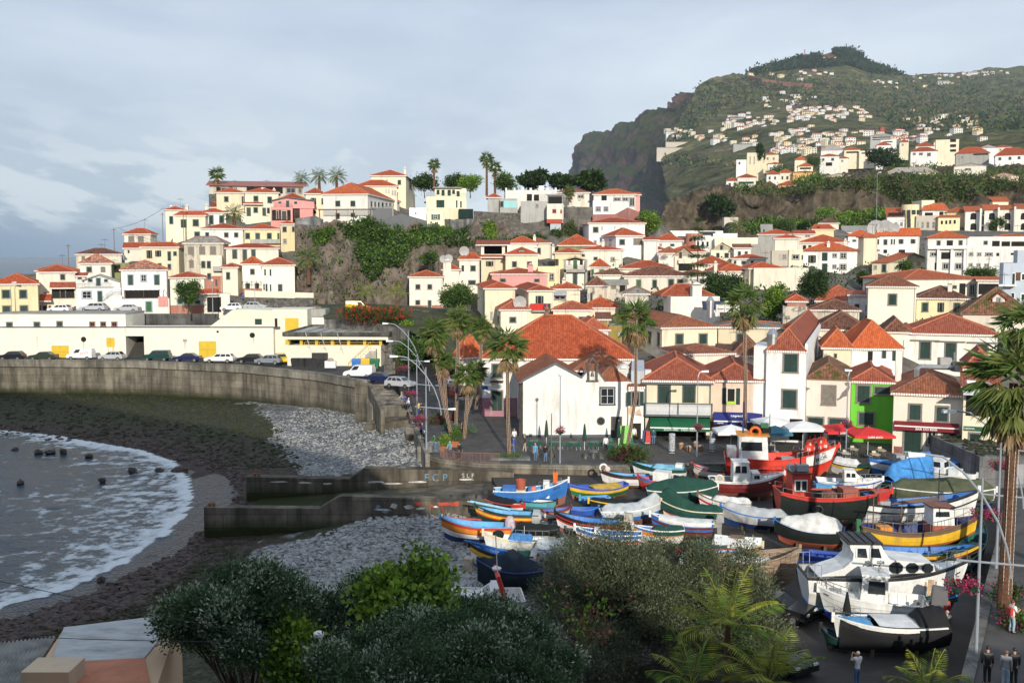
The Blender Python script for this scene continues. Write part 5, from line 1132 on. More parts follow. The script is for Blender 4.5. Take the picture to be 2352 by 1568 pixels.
H('E',130,300,1415,1440,143,'low orange strip roof below blackened wall',oJ,vr=1380,dep=5)
h=H('K',770,1222,452,640,128,'white house with three dark doors in shade under long bright orange roof',oA,'t8',vr=190,us=None,rz=9,dep=10,aU=True,wN='k 915,470,48,100 d 1043,455,45,80 1138,445,45,112')
H('K',512,765,445,560,125,'cream house with bright orange roof joined behind tower house',oD,'t8',vr=265,dep=9,rz=0,wN='w 505,495,38,45 g 605,490,30,40')
H('K',1075,1290,300,400,133,'old brown roof between bright orange roof and rounded corner house',oJ,'t3',vr=172,dep=10)
h=H('K',1265,2110,318,640,131,'cream house with rounded corner, big tiled roof and dark green shutters',oH,'t2',vr=128,dep=12,aU=True,wN='g 1383,375,122,170 1615,385,125,170 1915,395,115,125',hf=.9)
rr=h.fT(1265,320).x-h.fT(1215,320).x
Q1(4,([(rr+.6,-4),(rr+.6,h.h)],(-h.w/2,rr+.6,0),24),'round_corner',aA[oH],h.rO)
Q1(4,([(rr+1.,h.h),(rr+.95,h.h+.15),(.1,h.h+h.aV*.62)],(-h.w/2,rr+.6,0),24),'corner_roof',eY['t2'],h.rO)
a=h.fT(1270,540);b_=h.fT(1335,370);ang=R(-38);cx=-h.w/2+sin(ang)*(rr+.62);cy=rr+.6-cos(ang)*(rr+.62)
oP(h.rO,lambda x,o,z:(cx+x*cos(ang)+o*sin(ang),cy+x*sin(ang)-o*cos(ang),z),-.75,.75,a.z,b_.z,'g',oV,True)
mb=MB()
for uu in(1444,1678,1972):x=h.fT(uu,375).x;z=h.fT(uu,375 if uu<1500 else 385 if uu<1800 else 395).z;mb.box(x-1.75,-.3,z,x+1.75,0,z+.14)
mb.bD('window_hood',FR[oV],h.rO)
GW='houses of fishing town'
s=aS('chapel','I',1130,1668,735,1284,112,2.5,18,None,'white gabled chapel with old tiled roof, round window and stone bell niche','chapel',None,1)
f=lambda u,v,y=0:s.fT(u,v,y)
pk_=f(1425,592);el=f(1130,745);er=f(1668,718);wr=f(2100,760);
mb=MB()
bl=f(1690,690);b2=f(1720,655);b3=f(1815,655);b4=f(1885,750);wg=f(2100,755)
mb.eF([(el.x,-1),(wg.x,-1),(wg.x,wg.z),(b4.x,b4.z),(b3.x,b3.z),(b2.x,b2.z),(er.x,er.z),(pk_.x,pk_.z),(el.x,el.z)],0,.6)
mb.box(el.x,.6,-1,er.x,18,min(el.z,er.z));mb.eF([(el.x,el.z-.3),(er.x,er.z-.3),(er.x,er.z),(pk_.x,pk_.z),(el.x,el.z)],17.4,18)
mb.box(er.x,.6,-1,wg.x,9,wg.z-.15)
mb.bD(oK,aA[oA],s.rO)
def slope_roof(name,quads,tl,par,th=.12,edge=None):
 mb=MB()
 for q in quads:
  up=Vc((0,0,th));mb.aE([Vc(p)+up for p in q],0,eS(q));mb.aE(list(reversed(q)),0,eS(q))
  n=len(q)
  for i in range(n):a,b_=Vc(q[i]),Vc(q[(i+1)%n]);mb.aE([a,b_,b_+up,a+up],1)
 return mb.bD(name,[eY[tl],aT],par)
ov=.5
dl=(pk_.z-el.z)/(pk_.x-el.x);dr=(pk_.z-er.z)/(er.x-pk_.x)
slope_roof('roof',[[(el.x-ov,17.8,el.z-ov*dl),(el.x-ov,.05,el.z-ov*dl),(pk_.x,.05,pk_.z),(pk_.x,17.8,pk_.z)],[(er.x,.05,er.z),(er.x,17.8,er.z),(pk_.x,17.8,pk_.z),(pk_.x,.05,pk_.z)]],'t5',s.rO)
m_cop=M('coping_grey_blue',(.12,.135,.15),.8,.2,2)
mb=MB()
for y in(-.06,17.6):
 aF=[(el.x-.3,el.z-.25),(el.x,el.z),(pk_.x,pk_.z),(er.x,er.z)]+([(b2.x,b2.z)]if y<0 else[])
 for(x0,z0),(x1,z1)in zip(aF,aF[1:]):mb.pl2(x0,x1,y,y+.3,z0-.05,z1-.05,z0+.22,z1+.22)
mb.pl2(b3.x,b4.x,-.06,.24,b3.z-.05,b4.z-.05,b3.z+.2,b4.z+.2)
mb.bD('coping',m_cop,s.rO)
q0=f(1718,735);q1=f(1815,735);tp=f(1768,515);sh=f(1768,600);mb=MB();t_=.26
mb.box(q0.x,-.22,q0.z,q0.x+t_,.35,sh.z);mb.box(q1.x-t_,-.22,q0.z,q1.x,.35,sh.z);mb.box(q0.x-.1,-.25,q0.z-.15,q1.x+.1,.38,q0.z)
mx=(q0.x+q1.x)/2
for sg in(-1,1):
 xe=mx+sg*((q1.x-q0.x)/2+.12);mb.pl2(xe,mx,-.25,.38,sh.z-.15,tp.z-.3,sh.z+.08,tp.z)
bf=mb.bD('belfry',M('belfry_stone',(.11,.1,.09),.95,.4,3,bmp=.4),s.rO)
Q1(1,(q0.x+t_,.2,q0.z,q1.x-t_,.3,sh.z+.2),'back',M('brick_brown',(.22,.1,.07),.9,.4,6),bf)
Q1(4,([(.03,.5),(.12,.45),(.15,.2),(.22,0)],(mx,0,q0.z+.45),10),'bell',M('bronze',(.1,.12,.1),.5,.3,5,.6),bf)
s2=f(1960,605,2.2)
pR(s.rO,oU,wg.x-b4.x+.9,5,wg.z-.05,max(.9,s2.z-wg.z-.1),'t5',.25,True,1,(wg.x+b4.x)/2-.4,.3,'wing_roof')
pR(s.rO,oU,wg.x-er.x+1.5,8.5,wg.z+.6,1.9,'t5',.3,True,1,(wg.x+er.x)/2+.7,6.,'wing_roof')
def op(h,r_,kd,fr=oV,aU=True):
 a=h.fT(r_[0],r_[3]);b_=h.fT(r_[2],r_[1]);return oP(h.rO,FQ,a.x,b_.x,a.z,b_.z,kd,fr,aU)
op(s,(1830,795,1980,965),'w',uQ)
dr_=op(s,(1937,1068,2040,1284),'d',uQ);dr_.data.materials[0]=M('door_dark_grey',(.045,.043,.042),.7,.2,2)
c=f(1845,1110);mb=MB();n=24
for j in range(n):
 a0,a1=2*PI*j/n,2*PI*(j+1)/n;r0,r1=.31,.46
 mb.hX([(c.x+r0*cos(a0),-.06,c.z+r0*sin(a0)),(c.x+r1*cos(a0),-.06,c.z+r1*sin(a0)),(c.x+r1*cos(a0),.02,c.z+r1*sin(a0)),(c.x+r0*cos(a0),.02,c.z+r0*sin(a0)),(c.x+r0*cos(a1),-.06,c.z+r0*sin(a1)),(c.x+r1*cos(a1),-.06,c.z+r1*sin(a1)),(c.x+r1*cos(a1),.02,c.z+r1*sin(a1)),(c.x+r0*cos(a1),.02,c.z+r0*sin(a1))])
for j in range(6):a0=PI*j/6;mb.box(c.x-.31,-.05,c.z-.012,c.x+.31,-.02,c.z+.012)if j==0 else mb.tU([(c.x-.31*cos(a0),-.03,c.z-.31*sin(a0)),(c.x+.31*cos(a0),-.03,c.z+.31*sin(a0))],.014,0,4)
w_=mb.bD('round_window',FR[uQ],s.rO);Q1(2,([(c.x+.32*cos(2*PI*j/n),-.008,c.z+.32*sin(2*PI*j/n))for j in range(n)],),'glass',aK,w_)
mb=MB();z1=f(1400,1237).z;d0=f(1935,1284).x;d1=f(2042,1284).x
mb.box(el.x-.02,-.05,-.5,d0,.01,z1);mb.box(d1,-.05,-.5,wg.x,.01,z1);mb.bD('plinth',M('plinth_grey_blue',(.1,.115,.135),.8,.2,1.5),s.rO)
Q1(1,(el.x-.45,-.08,-1,el.x,1.,el.z-.35),'corner_stone',M('basalt_blocks',(.06,.055,.05),.9,.5,2.5,bmp=.5),s.rO)
cp=Vc((pk_.x,17.8,pk_.z));mb=MB();mb.tU([cp,cp+Vc((0,0,1.3))],.05,0,5);mb.tU([cp+Vc((-.42,0,.85)),cp+Vc((.42,0,.85))],.05,0,5)
for e_ in((-.42,.85),(.42,.85),(0,1.3)):mb.eQ(cp+Vc((e_[0],0,e_[1])),.1,0,6,4)
mb.bD('cross',M('dark_iron',(.03,.022,.02)),s.rO)
fn=f(1728,808);
CH=s
h=aS(oX,'I',2100,2245,800,1284,111.8,2.5,10,None,'small white restaurant front with open green shutters between chapel and souvenir house','restaurant',GW,1);
Q1(1,(-h.w/2,0,-1,h.w/2,10,h.h),oK,aA[oA],h.rO);pR(h.rO,oO,h.w,.9,h.h-.05,.3,'t5',.05,True,1,0,-.1,'eave_roof')
op(h,(2120,833,2205,975),'o');op(h,(2115,1130,2215,1284),'k')
Q1(1,(-h.w/2,1.5,h.h,h.w/2,10,h.h+.1),'roof',M('roof_membrane',(.05,.05,.052),.8,.2,1),h.rO)
p_=h.fT(2165,1045);eG(h.rO,'cruzes',(p_.x+.1,-.03,p_.z),.42,M('sign_ink',(.1,.09,.22),.6,.1,2),(PI/2,R(12),0),uR,.01)
mb=MB();n=10;mb.aE([(p_.x-.45+.36*cos(2*PI*j/n),-.02,p_.z+.35+.5*sin(2*PI*j/n))for j in range(n)]);mb.aE([(p_.x-.1,-.025,p_.z+.2),(p_.x+.7,-.025,p_.z-.25),(p_.x+.45,-.025,p_.z+.6)]);mb.bD('emblem',M('sign_peach',(.75,.42,.22),.7,.1,2),h.rO)
RS=h
t=tH('ventilation_unit','white air duct box with round cap on roof behind small restaurant front','air conditioner',h.O+Vc((-1.2,3,h.h)));mb=MB();mb.box(-.6,-.5,0,.6,.6,1.8);mb.lT([(.75,1.8),(.7,2.),(.4,2.25),(.05,2.35)],(0,0,0),14);mb.box(.8,-.3,0,2.2,.7,1.2);mb.box(2.5,-.2,0,3.2,.6,1.6);mb.bD('case',M('ac_white',(.6,.6,.58)),t)
def awning(h,r_,out,col,valance=.35,stripe=True,lB=None,y0=0):
 a=h.fT(r_[0],r_[1],y0);b_=h.fT(r_[2],r_[1],y0);c=h.fT(r_[0],r_[3],y0-out);d_=h.fT(r_[2],r_[3],y0-out)
 z0=c.z+valance;mb=MB();y1=y0-out
 def sh(p0,p1,p2,p3,m=0,t=.03):
  up=Vc((0,0,t));P_=[Vc(p)for p in(p0,p1,p2,p3)];mb.hX([P_[0],P_[1],P_[2],P_[3],P_[0]+up,P_[1]+up,P_[2]+up,P_[3]+up],m)
 sh((c.x,y1,z0),(d_.x,y1,z0),(b_.x,y0,a.z),(a.x,y0,a.z))
 mb.box(c.x,y1-.02,c.z,d_.x,y1+.01,z0);
 if stripe:mb.box(c.x,y1-.04,z0-.05,d_.x,y1-.021,z0+.08,1)
 for x0,x1 in((a.x,c.x),(b_.x,d_.x)):mb.aE([(x0,y0,a.z),(x1,y1,z0),(x0,y0,z0)])
 o=mb.bD('awning',[col,FR[oA]],h.rO);return o,c,d_,z0,y1
m_agreen=M('awning_green',(.012,.11,.05),.8,.12,1);m_ablue=M('awning_blue',(.025,.035,.2),.8,.15,1);m_amar=M('awning_maroon',(.2,.018,.025),.8,.15,1);aY=M('lettering_white',(.8,.8,.78),.6,.04,2)
h=aS('souvenir_shop','J',650,1245,745,1284,112,-7,15,None,'cream souvenir shop with white lattice balcony, salmon tiled roof and wide green awning','shop',GW,1)
mb=MB();fl=h.fT(900,1045).z;mb.box(-h.w/2,0,fl,h.w/2,15,h.h);mb.box(-h.w/2,4,-1,h.w/2,15,fl);mb.box(-h.w/2,0,-1,-h.w/2+.5,4,fl);mb.box(h.w/2-.4,0,-1,h.w/2,4,fl);mb.bD(oK,aA[oD],h.rO)
rs_=h.fT(915,530,h.w/2).z-h.h-.1;pR(h.rO,oU,h.w,15,h.h,rs_,'t2',.45,True)
mb=MB();z=h.fT(900,770).z;mb.box(-h.w/2-.5,-.5,z,h.w/2+.3,0,h.h-.12);mb.box(-h.w/2-.1,-.06,fl,-h.w/2+.12,-0.,z);mb.box(h.w/2-.1,-.06,fl,h.w/2+.05,0,z);mb.bD('trim',m_cop,h.rO)
Q1(1,(-h.w/2-1.6,-.1,-1,-h.w/2-.15,12,h.fT(600,650).z),'side_wall',aA['bluegrey'],h.rO)
for r_ in((757,780,882,942),(985,780,1110,942)):op(h,r_,'d',uQ)
a=h.fT(640,1040);b_=h.fT(1258,940);mb=MB();y=-1.2
mb.box(a.x,y,a.z-.12,b_.x,0,a.z+.1);
for x in(a.x,a.x+(b_.x-a.x)*.48,b_.x-.16):mb.box(x,y,a.z+.1,x+.16,y+.16,b_.z+.05)
mb.box(a.x,y,b_.z-.1,b_.x,y+.12,b_.z+.02);mb.bD(uE,m_cop,h.rO)
mb=MB();z0,z1=a.z+.2,b_.z-.12
for k_ in range(46):
 x=a.x+.2+(b_.x-a.x-.4)*k_/46;w_=(b_.x-a.x-.4)/46
 mb.tU([(x,y+.05,z1),(x+w_/2,y+.05,z1-.28),(x+w_,y+.05,z1)],.028,0,4);mb.tU([(x,y+.05,z0),(x+w_/2,y+.05,z0+.3),(x+w_,y+.05,z0)],.028,0,4);mb.tU([(x+w_/2,y+.05,z0+.3),(x+w_/2,y+.05,z1-.28)],.03,0,4)
mb.box(a.x+.1,y+.08,z0-.1,b_.x-.1,y+.1,z1+.05);mb.bD('lattice',M('lattice_white',(.62,.63,.64),.7,.1,3),h.rO)
o,c,d_,z0,y1=awning(h,(690,1050,1240,1200),2.1,m_agreen)
eG(o,'SOUVENIRS',(c.x+(d_.x-c.x)*.35,y1-.04,c.z+.16),.3,aY,bold=.01);eG(o,'VARADOURO',(c.x+(d_.x-c.x)*.66,y1-.04,c.z+.16),.3,aY,bold=.01)
SV=h
h=aS('cafe','J',1250,1712,745,1284,112,-9,14,None,'salmon pink house with one open green shuttered window above blue awning','cafe',GW,1)
mb=MB();fl=h.fT(1400,1120).z;mb.box(-h.w/2,0,fl,h.w/2,14,h.h);mb.box(-h.w/2,3,-1,h.w/2,14,fl);mb.bD(oK,aA['salmon'],h.rO)
pR(h.rO,oU,h.w,14,h.h,h.fT(1480,580,h.w/2).z-h.h-.1,'t2',.4,True)
op(h,(1388,803,1480,962),'o',oJ);a=h.fT(1390,958);b_=h.fT(1475,930);Q1(1,(a.x,-.12,a.z,b_.x,-.03,b_.z),'window_box',M('lime',(.42,.6,.03),.6,.2,2),h.rO)
o,c,d_,z0,y1=awning(h,(1275,1028,1722,1140),1.7,m_ablue)
eG(o,'capecia',(c.x+(d_.x-c.x)*.5,y1+.75,z0+.52),.42,aY,(R(48),0,0),bold=.012,sx=1.25);eG(o,'capecia',(c.x+.7,y1-.04,c.z+.17),.22,aY,bold=.01);eG(o,'BAÍA',(d_.x-2.,y1-.04,c.z+.17),.26,aY,bold=.01)
CF=h
h=aS(oX,'J',1760,2125,475,1284,110,-19,10,2280,'tall white tower house with two large green shutters and steel chimney vent',oX,GW,1)
mb=MB();mb.box(-h.w/2,0,-1,h.w/2,h.dep,h.h);mb.box(h.w/2-.15,0,h.h,h.w/2+.15,h.dep,h.h+.9);mb.box(-h.w/2-1.4,.6,-1,-h.w/2,6,h.h+.5);mb.bD(oK,aA[oA],h.rO)
pR(h.rO,oU,h.w-.2,h.dep,h.h,2.3,'t2',.12,True)
for r_ in((1905,485,2060,668),(1892,818,2048,998)):op(h,r_,'g')
op(h,(1968,1095,2095,1284),'k');
v_=vent('steel capped chimney on corner of tall white tower house',h.O+h.ex*(h.fT(1805,430).x)+h.ey*.9+Vc((0,0,h.h-.2)),2.4,.55)
TW=h
h=aS(oX,'K',355,762,735,1290,110,-17,13,None,'pale house with broken plaster, boarded window and mossy chequered roof',oX,GW,1)
Q1(1,(-h.w/2,0,-1,h.w/2,13,h.h),oK,pL('plaster_blush',(.76,.68,.6),(.5,.42,.34),.66),h.rO)
pR(h.rO,oU,h.w,13,h.h,h.fT(600,580,h.w/2).z-h.h-.1,'t7',.15,False)
for r_,k_ in(((485,780,632,965),'b'),((350,1070,520,1290),'d'),((545,1080,740,1290),'g')):op(h,r_,k_)
m_scar=M('bare_mortar',(.22,.2,.18),.95,.4,5,bmp=.5);mb=MB();
for aF in([(632,905),(655,895),(680,850),(715,815),(745,770),(752,800),(735,850),(725,880),(690,890),(660,912),(635,925)],[(700,760),(745,752),(750,778),(715,790)]):mb.aE([(q.x,-.012,q.z)for q in(h.fT(u,v)for u,v in aF)])
mb.bD('bare_patch',m_scar,h.rO)
h=aS(oX,'K',766,1155,757,1290,109.5,-18,12,None,'bright lime green house with grey stone window frames and orange roof',oX,GW,1)
Q1(1,(-h.w/2,0,-1,h.w/2,12,h.h),oK,aA[oY],h.rO)
pR(h.rO,oU,h.w,12,h.h,h.fT(1000,625,h.w/2).z-h.h-.1,'t2',.25,True)
for r_,k_ in(((805,775,950,945),'g'),((965,790,1155,868),'g'),((820,1025,985,1150),'g')):op(h,r_,k_)
mb=MB();q=h.fT(1000,570,3);mb.lT([(.02,.06),(.5,0),(.52,.05)],(0,0,0),16);o=mb.bD('satellite_dish',M('dish_white',(.72,.72,.7)),h.rO,(q.x,3,q.z));o.rotation_euler=(R(70),0,R(20))
q=h.fT(1195,720,1.5);Q1(1,(q.x-.3,1.2,h.h-.5,q.x+.35,2.2,q.z+3.),'chimney',m_chim,h.rO)
h=aS('bar','K',1157,1790,872,1467,102.5,-20,13,None,'cream bar house with maroon awning reading BAR DO MAR and dark red corner bases','bar',GW,1)
Q1(1,(-h.w/2,0,-1,h.w/2,13,h.h),oK,aA[uB],h.rO)
pR(h.rO,oU,h.w,13,h.h,h.fT(1480,680,h.w/2).z-h.h-.1,'t5',.35,True)
for r_,k_ in(((1283,950,1420,1105),'g'),((1530,970,1670,1120),'g'),((1230,1172,1425,1467),'d'),((1450,1185,1560,1335),'w'),((1583,1195,1728,1467),'d')):op(h,r_,k_)
a=h.fT(1150,1340).z;mb=MB();
for u0,u1 in((1157,1232),(1725,1790)):mb.box(h.fT(u0,1400).x-.02,-.03,-.5,h.fT(u1,1400).x+.02,.3,a)
mb.bD('corner_base',M('base_maroon',(.28,.12,.1),.9,.3,2),h.rO)
o,c,d_,z0,y1=awning(h,(1160,1108,1755,1190),.7,m_amar,.42);eG(o,'BAR DO MAR',((c.x+d_.x)/2,y1-.04,c.z+.2),.34,aY,bold=.012)
BM=h
h=aS('restaurant','K',1800,2120,812,1467,99,-22,12,None,'cream restaurant front beside bar with small green sign','restaurant',GW,1)
Q1(1,(-h.w/2,0,-1,h.w/2,12,h.h),oK,aA[oD],h.rO);pR(h.rO,oO,h.w,4,h.h,1.5,'t2',.3,True);pR(h.rO,oU,h.w,9,h.h+1.4,1.8,'t2',.1,True,1,0,3.5,'upper_roof')
for r_,k_ in(((1815,880,2100,1060),'k'),((1830,1215,1960,1467),'d')):op(h,r_,k_)
a=h.fT(1800,1195);b_=h.fT(1985,1165);sg_=Q1(1,(a.x,-.12,a.z,b_.x,-.02,b_.z),'sign',M('sign_dark_green',(.015,.1,.06),.6,.1,2),h.rO);eG(sg_,'TABERNA',((a.x+b_.x)/2-.5,-.13,(a.z+b_.z)/2),.26,aY)
a=h.fT(1795,870,-2.2);b_=h.fT(2005,840,0);Q1(3,([(a.x,-2.2,a.z),(b_.x,-2.2,a.z),(b_.x,0,b_.z),(a.x,0,b_.z),(a.x,-2.2,a.z+.05),(b_.x,-2.2,a.z+.05),(b_.x,0,b_.z+.05),(a.x,0,b_.z+.05)],),'sunshade',M('canvas_white',(.74,.74,.73),.9,.08,1),h.rO)
dk=tH('air_duct','galvanised air duct bending over brown roof of bar','air duct',BM.O+BM.ex*BM.fT(1500,680,5).x+BM.ey*5+Vc((0,0,BM.h+2.)));mb=MB()
mb.tU([(-1.5,0,-.9),(-1.5,0,.1),(-1.2,0,.4),(2.2,0,.3)],.28,0,10);mb.box(2.2,-.6,-.1,3.6,.6,.9);mb.box(1.,.2,.5,2.2,1.,1.3);mb.tU([(2.4,0,.9),(2.4,0,1.9)],.12,0,8);mb.bD('duct',M('steel',(.45,.45,.46)),dk)
s=aS('warehouse','G',-80,2512,368,642,170,0,6,None,'long white harbour warehouse with yellow doors and dark stair passage behind parked cars','warehouse',None,2)
f=s.fT;x0=f(-80,400).x;xa=f(1153,400).x;xb=f(1320,400).x;x1=f(2512,400).x;zo=f(1200,445).z
mb=MB();mb.box(x0,0,-2,xa,6,s.h);mb.box(xa,0,zo,xb,6,s.h);mb.box(xb,0,-2,x1,6,s.h);mb.bD(oK,aA[uB],s.rO)
Q1(1,(x0,-.06,s.h,x1+1,.6,s.h+.14),'ledge',M('ledge_dark',(.07,.065,.06),.9,.4,2),s.rO)
mb=MB()
for i in range(16):mb.box(xa,.4+i*.36,-1,xb,.4+(i+1)*.36,.1+i*.2)
mb.box(xa,6.2,-1,xb,6.4,s.h);mb.bD('passage_stair',M('stair_basalt',(.05,.047,.042),.9,.3,2),s.rO)
def fb(u0,u1,v0,v1,y0,y1,mat,nm):a=f(u0,v1,y0);b_=f(u1,v0,y0);mb=MB();mb.box(a.x,y0,a.z,b_.x,y1,b_.z);return mb.bD(nm,mat,s.rO),a,b_
fb(-80,1152,240,372,3,12,aA[uB],'upper_floor');fb(-80,1154,236,243,2.9,12.1,eD,'roof_edge')
for r_ in((55,313,120,366),(308,311,372,366),(518,305,580,362),(820,310,877,362),(921,310,977,362),(1022,310,1080,362)):
 a=f(r_[0],r_[3],3);b_=f(r_[2],r_[1],3);oP(s.rO,lambda x,o,z:(x,3-o,z),a.x,b_.x,a.z,b_.z,'r' if r_[0]>800 else 'g',oV)
for r_,nm in(((477,532,631,642),'yellow_door'),((980,460,1052,545),'yellow_hatch'),((1830,492,1985,642),'yellow_door')):
 a=f(r_[0],r_[3]);b_=f(r_[2],r_[1]);mb=MB();m_=(a.x+b_.x)/2
 mb.box(a.x,-.05,a.z,m_-.02,0.,b_.z);mb.box(m_+.02,-.05,a.z,b_.x,0.,b_.z);mb.box(m_-.02,-.02,a.z,m_+.02,0,b_.z,1);mb.box(a.x,-.07,a.z+(b_.z-a.z)*.48,b_.x,-.05,a.z+(b_.z-a.z)*.5,1);mb.bD(nm,[m_yel,M('yellow_dark',(.42,.28,.02),.6,.1,1)],s.rO)
for u,v in((768,475),(2318,437),(2000,405)):q=f(u,v);mb=MB();r_=.45 if u!=2000 else.2;mb.aE([(q.x+r_*cos(2*PI*j/16),-.02,q.z+r_*sin(2*PI*j/16))for j in range(16)]);mb.bD('porthole',aK,s.rO)
q=f(1680,473);p_=f(1718,498);Q1(1,(q.x,-.03,p_.z,p_.x,0,q.z),'vent_grille',M('vent_grey',(.3,.3,.32)),s.rO)
mb=MB()
for u,v,w_,h_ in((768,495,.12,1.9),(995,548,.1,1.2),(1040,548,.14,1.6),(340,450,.08,2.2),(1150,372,.1,1.),(2330,455,.1,1.3),(1700,500,.16,1.4)):q=f(u,v);mb.aE([(q.x-w_,-.015,q.z),(q.x-w_*.4,-.015,q.z-h_),(q.x+w_*.3,-.015,q.z-h_*.8),(q.x+w_,-.015,q.z)])
mb.bD('rust_stain',M('rust_wash',(.62,.5,.32),.9,.3,2),s.rO)
aQ=[f(u,v,2)for u,v in((1908,372),(2133,205),(2237,200),(2512,208),(2512,372))];Q1(7,([(p.x,p.z)for p in aQ],2,10),'sloped_wing',aA[uB],s.rO)
a=f(2343,340,2);b_=f(2405,287,2);oP(s.rO,lambda x,o,z:(x,2-o,z),a.x,b_.x,a.z,b_.z,'G')
fb(2512,2822,200,690,1.2,9,aA[uB],'end_block');fb(2822,2990,262,380,5,9,aA[oA],'end_wall');fb(2815,2990,200,266,4.6,9,aA[oC],'concrete_beam')
for v0,v1 in((280,388),(392,520)):
 a=f(2622,v1,1.2);b_=f(2742,v0,1.2);Q1(1,(a.x,1.12,a.z,b_.x,1.2,b_.z),'yellow_door',m_yel,s.rO)
a=f(2526,368,1.2);b_=f(2548,282,1.2);oP(s.rO,lambda x,o,z:(x,1.2-o,z),a.x,b_.x,a.z,b_.z,'k')
s=aS('market_hall',uH,800,1662,530,742,157,-3,9,1818,'white open sided market hall with yellow columns and flat roof beside warehouse','market hall',None,2)
Q1(1,(-s.w/2,0,-2,s.w/2,s.dep,s.h),oK,aA[uB],s.rO);D=s.dep
zt=s.fT(1200,475).z;zr=s.fT(1200,415).z
mb=MB();
for u in(800,925,1065,1210,1360,1508,1655):x=s.fT(u,500).x;mb.box(x-.22 if u>800 else x,.3,s.h,x+.22,.75,zt)
for y in np.linspace(2.2,D-.5,4):mb.box(s.w/2-.7,y,s.h,s.w/2-.25,y+.4,zt)
for u in(990,1140,1290,1440,1590):x=s.fT(u,500,3).x;mb.box(x-.15,3,s.h,x+.15,3.3,zt)
mb.bD('column',m_yel,s.rO)
aF=[(-s.w/2+2.6,.5,s.h),(s.w/2-.3,.5,s.h),(s.w/2-.4,D-.5,s.h)];rL(s.rO,aF,.45,m_yel,2.,'rail',.03)
mb=MB();mb.box(-s.w/2+1.5,D-1,s.h,s.w/2-2,D-.6,zt);mb.box(-s.w/2+.2,1,s.h,-s.w/2+.6,D,zt);mb.bD('shade_back_wall',aK,s.rO)  # inner walls coloured near black to imitate the shade inside the hall
Q1(1,(-s.w/2-.3,-.6,zt,s.w/2+1.2,D+1.5,zt+.5),'fascia',aA[uB],s.rO)
mb=MB();mb.box(-s.w/2-.5,-.8,zt+.5,s.w/2+1.4,-.4,zr+.12);mb.box(-s.w/2-.5,-.4,zt+.5,-s.w/2-.1,D+1.5,zr+.12);mb.box(s.w/2+1.,-.4,zt+.5,s.w/2+1.4,D+1.5,zr+.12);mb.box(-s.w/2-.1,D+1.1,zt+.5,s.w/2+1,D+1.5,zr+.12)
mb.bD('roof_edge',cO('roof_concrete',(.16,.155,.14)),s.rO);mb=MB();mb.box(-s.w/2-.1,-.4,zt+.5,s.w/2+1,D+1.1,zr-.15)
for x in np.linspace(-s.w/2+2,s.w/2-2,6):mb.box(x,1,zr-.15,x+.25,D-1,zr+.05)
mb.bD('roof',M('roof_light_concrete',(.4,.4,.38),.9,.35,.5),s.rO)
mb=MB();a=s.fT(1365,735,-.9);b_=s.fT(1570,610,-.9)
for i in range(12):xx=a.x+(b_.x-a.x)*i/12;mb.box(xx,-1.1,-1,b_.x+.8,-.01,.1+(b_.z-a.z+1.2)*i/12)
st_=mb.bD('outside_stair',aA[uB],s.rO);rL(st_,[(a.x,-1.05,.1),(b_.x,-1.05,.1+(b_.z-a.z+1.1))],.95,m_yel,.5,'rail',.03)
for u0,v0,u1,v1 in((965,410,1020,590),(1105,418,1165,600),(1258,420,1318,608)):
 a=s.fT(u0,v0,-1.4);b_=s.fT(u1,v1,0);mb=MB();mb.tU([(a.x,-1.2,a.z),(b_.x,-.02,b_.z)],.05,0,5);mb.tU([(b_.x,-.02,b_.z+.6),(b_.x-.5,-.5,b_.z+.9)],.03,0,4);mb.bD('flag_pole',M('pole_white',(.6,.6,.58)),s.rO)
MK=s
wT('rough concrete retaining wall under flower hedge beside market hall',[PK(uH,1140,290,168),PK(uH,1480,300,164),PK(uH,1900,385,156)],.5,2,m_wallc,uC)
wT('low dark stone garden wall behind flower hedge',[PK(uH,1115,180,186),PK(uH,1640,185,178),PK(uH,2090,210,172)],.5,4,aP,'stone_wall')
G2='apartment houses below bluff'
H('E',1095,1256,385,500,322,'grey white apartment house with glazed top loggia below bluff',oA,'t8',rF=oO,vr=300,dep=8,aL=False,wN='k 1105,345,140,37 w 1115,435,27,40 1165,433,25,39 1213,433,25,37',group=G2)
s=aS(oX,'E',1300,1415,270,495,321,0,9,None,'pale yellow round stair tower building with grid of tiny windows',uD,G2,6)
a=s.fT(1255,495);b_=s.fT(1415,300);mb=MB();rr=(b_.x-a.x)/2;mb.lT([(rr,-6),(rr,s.h)],((a.x+b_.x)/2,rr,0),32);mb.bD(oK,aA[oQ],s.rO)
bK(s,1410,1530,232,330,4,12,aA[oD],'stair_head')
for i,uu in enumerate((1272,1302)):
 for vv in(342,382,424,463):
  q=s.fT(uu,vv);x=q.x-(a.x+b_.x)/2;y=rr-sqrt(max(.1,rr*rr-x*x));Q1(1,(q.x-.6,y-.12,q.z-.7,q.x+.6,y+.9,q.z+.7),'window',mG,s.rO)
for uu in(1338,1375):
 q=s.fT(uu,342);x=q.x-(a.x+b_.x)/2;y=rr-sqrt(max(.1,rr*rr-x*x));Q1(1,(q.x-.6,y-.12,q.z-.7,q.x+.6,y+.9,q.z+.7),'window',mG,s.rO)
H('E',1418,1650,328,395,324,'white apartment house with roof terraces and long orange roof',oA,'t8',vr=262,dep=10,us=1840,rz=-8,aL=False,wN='k 1440,345,75,37 1573,337,39,43',group=G2)
H('E',1362,1566,382,500,319,'grey apartment front with four tall white windows','beige',rF=oF,par=.3,dep=7,wN='w 1372,428,13,62 1410,430,22,58 1455,430,28,58 1508,430,27,58',group=G2)
